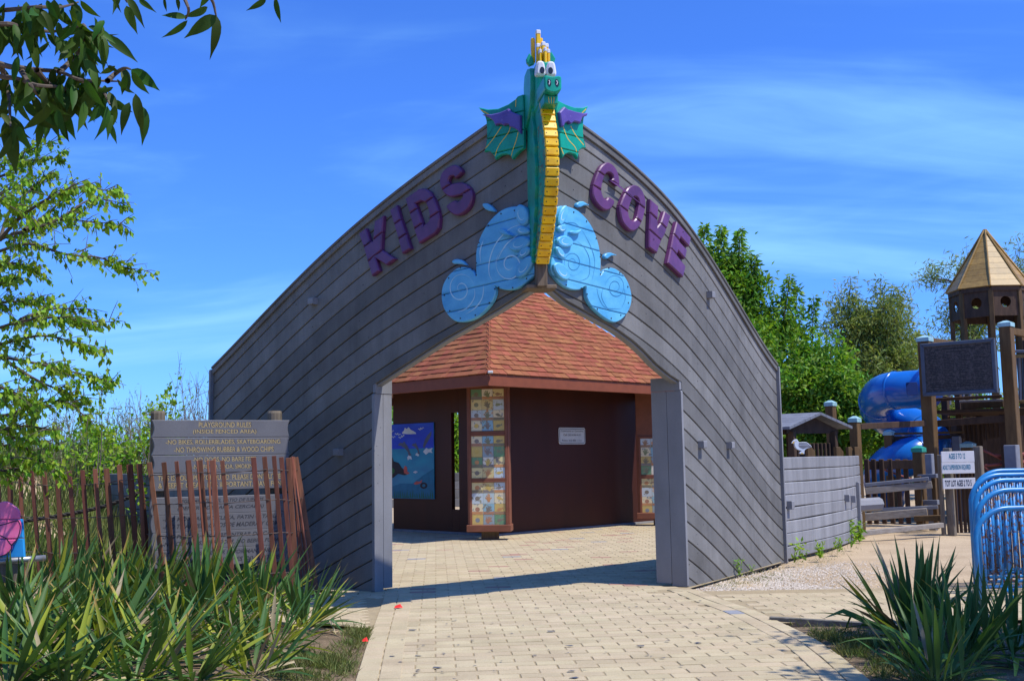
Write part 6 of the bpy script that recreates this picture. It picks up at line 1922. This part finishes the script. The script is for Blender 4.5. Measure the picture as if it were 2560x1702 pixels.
def place_leaf(base, tip, roll, me, wscale=1.0):
    base, tip = Vector(base), Vector(tip)
    y = tip - base; L = y.length; y.normalize()
    nrm = (EYE - base).normalized()
    x = y.cross(nrm).normalized(); z = x.cross(y).normalized()
    m = Matrix((x, y, z)).transposed().to_4x4() @ Matrix.Rotation(roll, 4, 'Y')
    return put("leaf", me, ash, Matrix.Translation(base) @ m @ Matrix.Diagonal((L * wscale, L, L, 1)))
EXPL = [((1075, 570), (1290, 720)), ((1080, 590), (1195, 775)), ((870, 295), (1100, 460)), ((820, 270), (890, 530)), ((1150, 860), (1230, 1150)), ((1110, 770), (1155, 1060)), ((1060, 840), (975, 1050)), ((700, 830), (645, 1085)), ((870, 855), (725, 1005)), ((470, 900), (510, 1105)), ((430, 860), (200, 1100)), ((80, 1040), (120, 1380)), ((1035, 50), (1098, 245)), ((1045, -20), (1165, 160)), ((1140, 0), (1230, 62)), ((1345, -20), (1362, 100)), ((1450, -20), (1468, 92)), ((1530, 150), (1325, 105)), ((1535, 170), (1365, 332)),
        ((1700, 60), (1545, 160)), ((1770, 130), (1545, 285)), ((1772, 130), (1785, 425)), ((2180, -10), (2055, 95)), ((2255, -20), (2295, 190)), ((690, 220), (480, 295)), ((690, 230), (740, 440)), ((760, 320), (790, 470)), ((700, 480), (820, 690)), ((840, 740), (705, 895)), ((560, 720), (480, 895)), ((880, 890), (925, 1060)), ((600, 700), (600, 900)), ((1010, 560), (1060, 740)), ((880, 540), (970, 590)), ((300, 600), (380, 850)), ((560, 400), (490, 470)), ((1720, -60), (1640, 60)), ((930, -60), (935, 40)), ((960, -60), (968, 45))]
k = 0
for a_, b_ in EXPL:
    k += 1
    (xa, ya), (xb, yb) = z0_([a_])[0], z0_([b_])[0]
    d = dN + rng.uniform(-.12, .12)
    place_leaf(apt(xa, ya, d), apt(xb, yb, d - 0.02 + rng.uniform(-.03, .03)), rng.uniform(-.7, .7), leaf_vars[k % 8])
for _ in range(360):
    if k > 292:
        break
    k += 1
    sp_ = tips[int(rng.choice([0, 0, 1, 2, 3, 3, 4, 6, 6, 7, 7, 12, 12, 13, 13, 14, 14, 14]))]
    q = Vector(sp_[int(rng.integers(2, len(sp_)))])
    L = rng.uniform(0.060, 0.105)
    dv = Vector((rng.normal() * .5 + .15, rng.normal() * .4, -1.0 + rng.normal() * .35)).normalized()
    b0 = q + Vector(rng.normal(size=3)) * 0.02
    if b0.x / b0.y > -0.245:
        k -= 1
        continue
    place_leaf(b0, b0 + dv * L, rng.uniform(-1.1, 1.1), leaf_vars[k % 8])
# the unseen rest of that crown, enlarged to block sky light from the left
cn = 7000
c_ = np.array([-5.0, 1.0, 6.2]); u = unit(rng.normal(size=(cn, 3))); q = c_ + u * np.array([3.2, 2.4, 2.6]) * rng.random((cn, 1)) ** .4
keep = np.array([not (pt[1] > 0.3 and -20 < proj(pt)[0] < 2580 and proj(pt)[1] > -40) for pt in q])
q = q[keep]
leaves("crown", q, unit(rng.normal(size=(len(q), 3)) - np.array([0, 0, .8])), rng.uniform(.10, .17, len(q)), rng.uniform(.05, .075, len(q)), M_LEAFD, ash)

# two unseen trees added to block sky light on the left hull
clump_tree("sky_block_tree", "unseen tree beyond the left edge, added to block sky light", (-12.5, 4.0, 0), [(-12.0, 4.0, 5.0, 3.0, 3.0, 2.4), (-10.8, 2.8, 7.0, 2.6, 2.6, 2.2), (-13.5, 5.5, 6.8, 2.6, 2.6, 2.2)], 7000, 0.34, 0.20, M_LEAFD, 0.28, 0.3, twigs=110)
clump_tree("sky_block_tree", "unseen tree behind the viewpoint, added to block sky light", (-6.5, -6.0, 0), [(-6.0, -5.5, 5.5, 3.2, 3.0, 2.6), (-4.2, -6.5, 7.5, 2.8, 2.6, 2.2), (-8.0, -4.0, 7.0, 2.8, 2.6, 2.2)], 7000, 0.34, 0.20, M_LEAFD, 0.28, 0.3, twigs=110)
# ---- scrub on the dune behind the left fence
def scrub(px, pytop, d, wpx, n_stem, nleaf, label, mat, ln, wd, name="willow_shrub", leafy=1.0):
    base_x = P(px, 1170, d).x; z0 = ground_z(base_x, d)
    t = thing(name, (base_x, d, z0), label, "shrub", "scrub on the dune")
    ht = P(px, pytop, d).z - z0; w = wpx / ppm(d)
    wood = MB(); Pq, Dq = [], []
    for i in range(n_stem):
        bx_ = base_x + rng.normal() * w * .22; by_ = d + rng.normal() * .35
        f = rng.uniform(.55, 1.0)
        tx, ty, tz = bx_ + rng.normal() * w * .30, by_ + rng.normal() * .4, z0 + ht * f
        st = limb(wood, (bx_, by_, ground_z(bx_, by_) - .05), (tx, ty, tz), 0.018, 0.004, 0.10, 6)
        st = np.array([tuple(v) for v in st])
        for j in range(4):
            k_ = int(rng.integers(2, len(st)))
            s_ = st[k_]; e_ = s_ + np.array([rng.normal() * .16, rng.normal() * .16, rng.uniform(.10, .42)]) * ht * .5
            limb(wood, tuple(s_), tuple(e_), 0.006, 0.002, 0.08, 3)
            m = int(nleaf / n_stem / 5)
            g = rng.random(m)[:, None]
            Pq.append(s_ * (1 - g) + e_ * g + rng.normal(size=(m, 3)) * .05); Dq.append(unit(rng.normal(size=(m, 3)) + np.array([0, 0, .4])))
        m = int(nleaf / n_stem / 5)
        g = rng.uniform(.4, 1, m); ii = np.clip((g * (len(st) - 1)).astype(int), 0, len(st) - 1)
        Pq.append(st[ii] + rng.normal(size=(m, 3)) * .05); Dq.append(unit(rng.normal(size=(m, 3)) + np.array([0, 0, .4])))
    wood.build("stem", M_TWIG, t)
    Pq = np.concatenate(Pq); Dq = np.concatenate(Dq); m = len(Pq)
    if m:
        leaves("foliage", Pq, Dq, ln * rng.uniform(.6, 1.3, m), wd * rng.uniform(.6, 1.3, m), mat, t)
SCR = [(-10, 1035, 27, 120, 14, 900, M_SCRUB), (60, 1050, 29, 110, 14, 900, M_SCRUB), (120, 1020, 26, 100, 14, 800, M_SCRUB), (185, 1010, 28, 110, 16, 1000, M_SCRUB), (235, 1040, 25, 90, 12, 900, M_LEAFC), (300, 1015, 27, 100, 14, 900, M_SCRUB), (345, 985, 29, 80, 14, 500, M_SCRUB), (395, 1020, 26, 80, 12, 900, M_LEAFC), (440, 980, 30, 90, 16, 700, M_SCRUB), (500, 930, 28, 80, 16, 600, M_SCRUB), (530, 1000, 26, 60, 12, 700, M_SCRUB), (20, 1095, 24, 120, 12, 900, M_SCRUB), (150, 1100, 23.5, 110, 12, 900, M_SCRUB), (270, 1090, 23.5, 110, 12, 1000, M_LEAFC)]
PLACE = ["at the far left behind the poplar boughs", "second from the left behind the slat fence", "third from the left on the dune", "fourth from the left on the dune", "bright leafy one in the middle of the dune", "left of the bare forked stems", "thin and nearly bare with forked stems", "leafy one just behind the rules sign post", "airy one above the rules sign", "tall twiggy one touching the hull edge", "low one against the hull edge", "low one in the grass at the far left", "low one in the grass behind the rope", "low bright one left of the grey low wall"]
for (px, top, d, w, ns, nl, m), pl_ in zip(SCR, PLACE):
    scrub(px, top, d, w, int(ns * 1.6), int(nl * (.62 if m is M_SCRUB else .8)), "dune shrub, " + pl_, m, 0.10 if m is M_SCRUB else 0.13, 0.026 if m is M_SCRUB else 0.075)
scrub(422, 985, 19.5, 75, 9, 900, "young poplar with round leaves behind the rules sign", M_LEAFC, 0.085, 0.075, "poplar_sapling")
scrub(250, 975, 22, 55, 5, 420, "slender bright sapling standing above the scrub", M_LEAFC, 0.13, 0.06, "sapling")
# dune grass
n = 42000
gx_ = rng.uniform(-17, -4.2, n); gy_ = rng.uniform(14.6, 33, n)
keep = (gx_ / gy_ > -0.60) & (gx_ < -4.4 - (gy_ - 16) * 0.45)
gx_, gy_ = gx_[keep], gy_[keep]
gz_ = np.array([ground_z(a, b) - .03 for a, b in zip(gx_, gy_)])
pos = np.stack([gx_, gy_, gz_], 1)
cl_ = np.sin(gx_ * 1.7) * np.cos(gy_ * 1.3) + 0.5 * np.sin(gx_ * 4.1 + gy_ * 2.3)
pos = pos[cl_ > -0.75]; n = len(pos)
dirs = unit(rng.normal(size=(n, 3)) * np.array([.32, .32, .1]) + np.array([.10, 0, 1]))
me = leaf_mesh("dune_grass", pos, dirs, unit(rng.normal(size=(n, 3))), rng.uniform(.35, .85, n), rng.uniform(.012, .024, n), 0.1)
tag(put_mesh("dune_grass", me, M_GRASS, None, "stuff"), "tall dune grass behind the left slat fence", "grass")
# short grass and weeds along the beds
def turf(regions, n, lo, hi, name, label):
    ps_ = []
    for (poly, w) in regions:
        a = np.array(poly, float)
        for _ in range(int(n * w)):
            r = rng.dirichlet(np.ones(len(a)))
            px_, py_ = (a * r[:, None]).sum(0) + rng.normal(size=2) * np.array([18, 7])
            p = G(px_, py_)
            if p.y < 13 and LX(p.y) - 0.01 < p.x < RX(p.y) + 0.01:
                continue
            if math.sin(p.x * 9) * math.cos(p.y * 8) + math.sin(p.x * 23 + p.y * 17) * .5 < -0.25:
                continue
            ps_.append((p.x, p.y, -0.02))
    pos = np.array(ps_); m = len(pos)
    d_ = unit(rng.normal(size=(m, 3)) * np.array([.6, .6, .15]) + np.array([0, 0, .8]))
    me = leaf_mesh(name, pos, d_, unit(rng.normal(size=(m, 3))), rng.uniform(lo, hi, m), rng.uniform(.004, .009, m), 0.1)
    tag(put_mesh(name, me, M_TURF, None, "stuff"), label, "grass")
turf([([(640, 1640), (930, 1590), (905, 1640), (880, 1720), (600, 1720)], .7), ([(880, 1570), (935, 1575), (920, 1610), (870, 1610)], .3)], 5200, .04, .12, "grass_patch", "thin grass and weeds along the left edge of the path")
turf([([(1960, 1560), (2180, 1580), (2220, 1640), (2080, 1640)], .45), ([(2060, 1600), (2300, 1600), (2560, 1720), (2190, 1720)], .55)], 6500, .04, .12, "grass_patch", "patchy grass in the shaded bed right of the path")
turf([([(1720, 1468), (1980, 1415), (2000, 1440), (1800, 1460)], .6), ([(1990, 1400), (2150, 1340), (2160, 1365), (2010, 1420)], .4)], 1100, .02, .07, "weed_fringe", "small green weeds at the foot of the sunlit hull")
# broad-leaved weeds
def weed(px, py, h, nl, label):
    p = G(px, py)
    t = thing("weed", p, label, "weed", "weeds along the low wall")
    wood = MB(); Pq, Dq = [], []
    for i in range(max(3, nl // 14)):
        e_ = Vector((p.x + rng.normal() * h * .35, p.y + rng.normal() * h * .25, h * rng.uniform(.55, 1.0)))
        st = limb(wood, p, e_, .006, .002, .1, 4)
        a = np.array([tuple(v) for v in st]); m = nl // max(3, nl // 14)
        ii = rng.integers(1, len(a), m); Pq.append(a[ii] + rng.normal(size=(m, 3)) * .012); Dq.append(unit(rng.normal(size=(m, 3)) * np.array([1, 1, .5]) + np.array([0, 0, .25])))
    wood.build("stem", M_LEAFC, t)
    Pq = np.concatenate(Pq); Dq = np.concatenate(Dq); m = len(Pq)
    leaves("foliage", Pq, Dq, h * rng.uniform(.16, .34, m), h * rng.uniform(.07, .14, m), M_LEAFC, t)
for px, py, h, nl, lab in ((1848, 1436, .20, 46, "weed in front of the sunlit hull foot"), (1880, 1428, .10, 40, "low weed right of the hull weed"), (1985, 1406, .34, 36, "thin tall weed where hull and low wall meet"), (2015, 1400, .15, 50, "small weed at the start of the low wall"), (2052, 1395, .24, 90, "leafy weed below the middle of the low wall"), (2098, 1378, .24, 70, "weed right of the leafy one at the low wall"), (2128, 1368, .18, 60, "low weed near the end of the low wall"), (2148, 1352, .42, 110, "bushy weed at the far end of the low wall"), (2462, 1290, .75, 60, "tall yellow-green weed beside the blue barricades")):
    weed(px, py, h, nl, lab)

# ---- yuccas: each blade its own piece
def yblade(bend, n=8, kink=None, wv=0.070):
    wv *= 0.80
    v, f = [], []
    y = z = 0.0; ang = 0.0
    for i in range(n + 1):
        t = i / n
        w = wv * (0.45 + 1.5 * t if t < .36 else 0.99 * (1 - ((t - .36) / .64) ** 1.7) + 0.004) * 0.62
        for s in (-1, 0, 1):
            v.append((s * w, y, z + abs(s) * w * 0.42))
        ang = bend * t * 1.2 + (1.3 if kink is not None and t >= kink else 0)
        y += math.cos(ang) / n; z -= math.sin(ang) / n
    for i in range(n):
        for s in (0, 1):
            q = i * 3 + s
            f.append([q, q + 1, q + 4, q + 3])
    return v, f
ymesh = {}
def tip_tint(mat, tip, base, t0=0.90):
    # withered tip and pale base, along each blade's own length
    t = mat.node_tree; N, L = t.nodes, t.links
    b = N["Principled BSDF"]; src = b.inputs['Base Color'].links[0].from_socket
    tcn = N.new("ShaderNodeTexCoord"); sp = N.new("ShaderNodeSeparateXYZ"); L.new(tcn.outputs['Object'], sp.inputs[0])
    def ramp(a, c, lo_, hi_):
        n = N.new("ShaderNodeMapRange")
        for k_, v_ in zip(('From Min', 'From Max', 'To Min', 'To Max'), (a, c, lo_, hi_)):
            n.inputs[k_].default_value = v_
        L.new(sp.outputs[1], n.inputs['Value']); return n.outputs[0]
    def mx(f, a, bcol):
        n = N.new("ShaderNodeMix"); n.data_type = 'RGBA'; L.new(f, n.inputs[0]); L.new(a, n.inputs[6]); n.inputs[7].default_value = (*bcol, 1); return n.outputs[2]
    c1 = mx(ramp(t0, t0 + .06, 0, .9), src, tip)
    c2 = mx(ramp(.0, .22, .55, 0), c1, base)
    L.new(c2, b.inputs['Base Color'])
tip_tint(M_YUC, (0.26, 0.17, 0.07), (0.17, 0.21, 0.075))
tip_tint(M_YUCY, (0.30, 0.18, 0.06), (0.26, 0.27, 0.09), 0.80)
for mk, mt in (("g", M_YUC), ("y", M_YUCY), ("d", M_YUCD)):
    lst = []
    for bnd, kk, wv in ((0.0, None, .075), (0.15, None, .070), (0.3, None, .065), (0.55, None, .07), (0.1, None, .06), (0.25, 0.62, .07), (0.9, None, .055), (0.05, None, .085)):
        me = mesh_of(*yblade(bnd, 8, kk, wv), "blade", mt)
        me.polygons.foreach_set("use_smooth", [True] * len(me.polygons)); lst.append(me)
    ymesh[mk] = lst
def yucca(p, n, L, label, lean=(0, 0), sp_lo=5, sp_hi=80, dry=0.08, yel=0.12):
    t = thing("yucca_plant", p, label, "yucca", "yucca clumps beside the path")
    for i in range(n):
        f = (i + .5) / n
        el_ = R(90 - (sp_lo + (sp_hi - sp_lo) * f ** 1.1)) + rng.normal() * .08
        az = rng.uniform(0, 6.283)
        dv = Vector((math.cos(az) * math.cos(el_) + lean[0], math.sin(az) * math.cos(el_) + lean[1], math.sin(el_))).normalized()
        r = rng.random()
        old = f > .75
        mk = "d" if r < dry * (2.2 if old else .5) else ("y" if r < dry + yel * (1.8 if old else .8) else "g")
        vi = int(rng.choice([0, 1, 2, 4, 7] if f < .6 else [1, 2, 3, 5, 6, 3]))
        y = dv; side = y.cross(Vector((0, 0, 1)))
        side = side.normalized() if side.length > .05 else Vector((1, 0, 0))
        z = side.cross(y).normalized()
        l = L * rng.uniform(.65, 1.12) * (1 if f < .8 else .85)
        m = Matrix((side, y, z)).transposed().to_4x4() @ Matrix.Rotation(rng.normal() * .5, 4, 'Y')
        b0 = Vector(p) + Vector((math.cos(az), math.sin(az), 0)) * rng.uniform(.01, .22) + Vector((0, 0, .02 + .06 * (1 - f)))
        put("blade", ymesh[mk][vi], t, Matrix.Translation(b0) @ m @ Matrix.Diagonal((l, l, l, 1)))
YL = [(60, 1560, 46, .78, "at the far left under the pink board"), (170, 1500, 50, .82, "tall, in front of the left slat fence"), (290, 1515, 52, .80, "tall, below the grey low wall"), (405, 1520, 54, .82, "tall, below the left edge of the rules sign"), (520, 1530, 54, .82, "tall, right under the middle of the rules sign"), (655, 1535, 56, .74, "in front of the leaning fence end"), (765, 1570, 44, .62, "nearest the paved path at left, with a drooping leaf"), (100, 1650, 46, .80, "large, in the lower left corner"), (-20, 1640, 40, .85, "cut by the left frame edge"), (260, 1640, 48, .66, "sprawling in the lower left foreground"), (400, 1660, 46, .62, "sprawling low right of the corner clumps"), (640, 1690, 30, .52, "small upright at the bottom edge"), (560, 1610, 40, .58, "low, between the tall clumps and bottom edge"), (340, 1720, 36, .55, "cut by the bottom frame edge"), (30, 1730, 40, .75, "filling the bottom left corner"), (180, 1725, 40, .66, "at the bottom edge right of the corner clump"), (490, 1715, 36, .58, "at the bottom edge below the rules sign"), (330, 1580, 46, .72, "in the middle of the left bed"), (460, 1590, 44, .66, "right of the middle of the left bed"), (690, 1625, 34, .55, "low, left of the grass by the path"), (215, 1570, 44, .74, "between slat fence and bottom edge at left")]
for px, py, n, L, lab in YL:
    low = py > 1585
    yucca(G(px, py), int(n * 1.45), L * (1.08 if low else 1.0), "spiky green yucca clump " + lab, lean=(.24, -.12 if low else -.04), sp_lo=22 if low else 4, sp_hi=93 if low else 86, dry=.14 if low else .09, yel=.22 if low else .14)
YR = [(2285, 1600, 72, .74, "large and dark, in front of the blue barricades"), (2395, 1655, 52, .66, "dark, behind the lower right corner"), (2530, 1640, 40, .66, "at the right edge of the view"), (2340, 1715, 40, .60, "low and dark at the bottom right")]
for px, py, n, L, lab in YR:
    yucca(G(px, py), int(n * 1.4), L * 1.05, "spiky yucca clump " + lab, sp_lo=6, sp_hi=86, dry=.05, yel=.10)
# litter: red paper scraps, dandelion, dead leaves
M_REDP = pmat("red_paper", S(236, 44, 40), rough=0.7, rand=0)
for px, py, s_, lab in ((995, 1521, .042, "bright red paper scrap on the tan pavers"), (912, 1606, .026, "red scrap at the grassy path edge")):
    p = G(px, py); t = thing("paper_scrap", p, lab, "litter", "red paper scraps")
    q = MB(); q.v = [p + Vector((-s_, -s_ * .5, .012)), p + Vector((s_ * .6, -s_ * .7, .016)), p + Vector((s_ * 1.3, -s_ * .2, .012)), p + Vector((s_ * .5, s_ * .7, .05)), p + Vector((-s_ * .8, s_ * .6, .03))]; q.f = [[0, 1, 3, 4], [1, 2, 3]]
    q.build("paper", M_REDP, t)
M_CHIP = pmat("dark_chip", (0.09, 0.095, 0.115), rough=0.7, rand=0.3)
chips = MB()
for i in range(120):
    p = G(rng.uniform(1000, 1900), rng.uniform(1360, 1700)) if i > 14 else G(rng.uniform(950, 1850), rng.uniform(1540, 1700))
    if not (LX(p.y) < p.x < RX(p.y)) and p.y < 13.2:
        continue
    r = rng.uniform(.008, .022) if i > 14 else rng.uniform(.02, .045); an = rng.uniform(0, 6.28)
    k_ = len(chips.v)
    chips.v += [p + Vector((math.cos(an + a) * r, math.sin(an + a) * r * .6, .009 + .004 * (j % 2))) for j, a in enumerate((0, 1.2, 2.4, 3.6, 5.0))]
    chips.f.append([k_ + j for j in range(5)])
tag(chips.build("leaf_litter", M_CHIP, kind="stuff"), "dark leaf bits and chips scattered over the pavers", "litter")
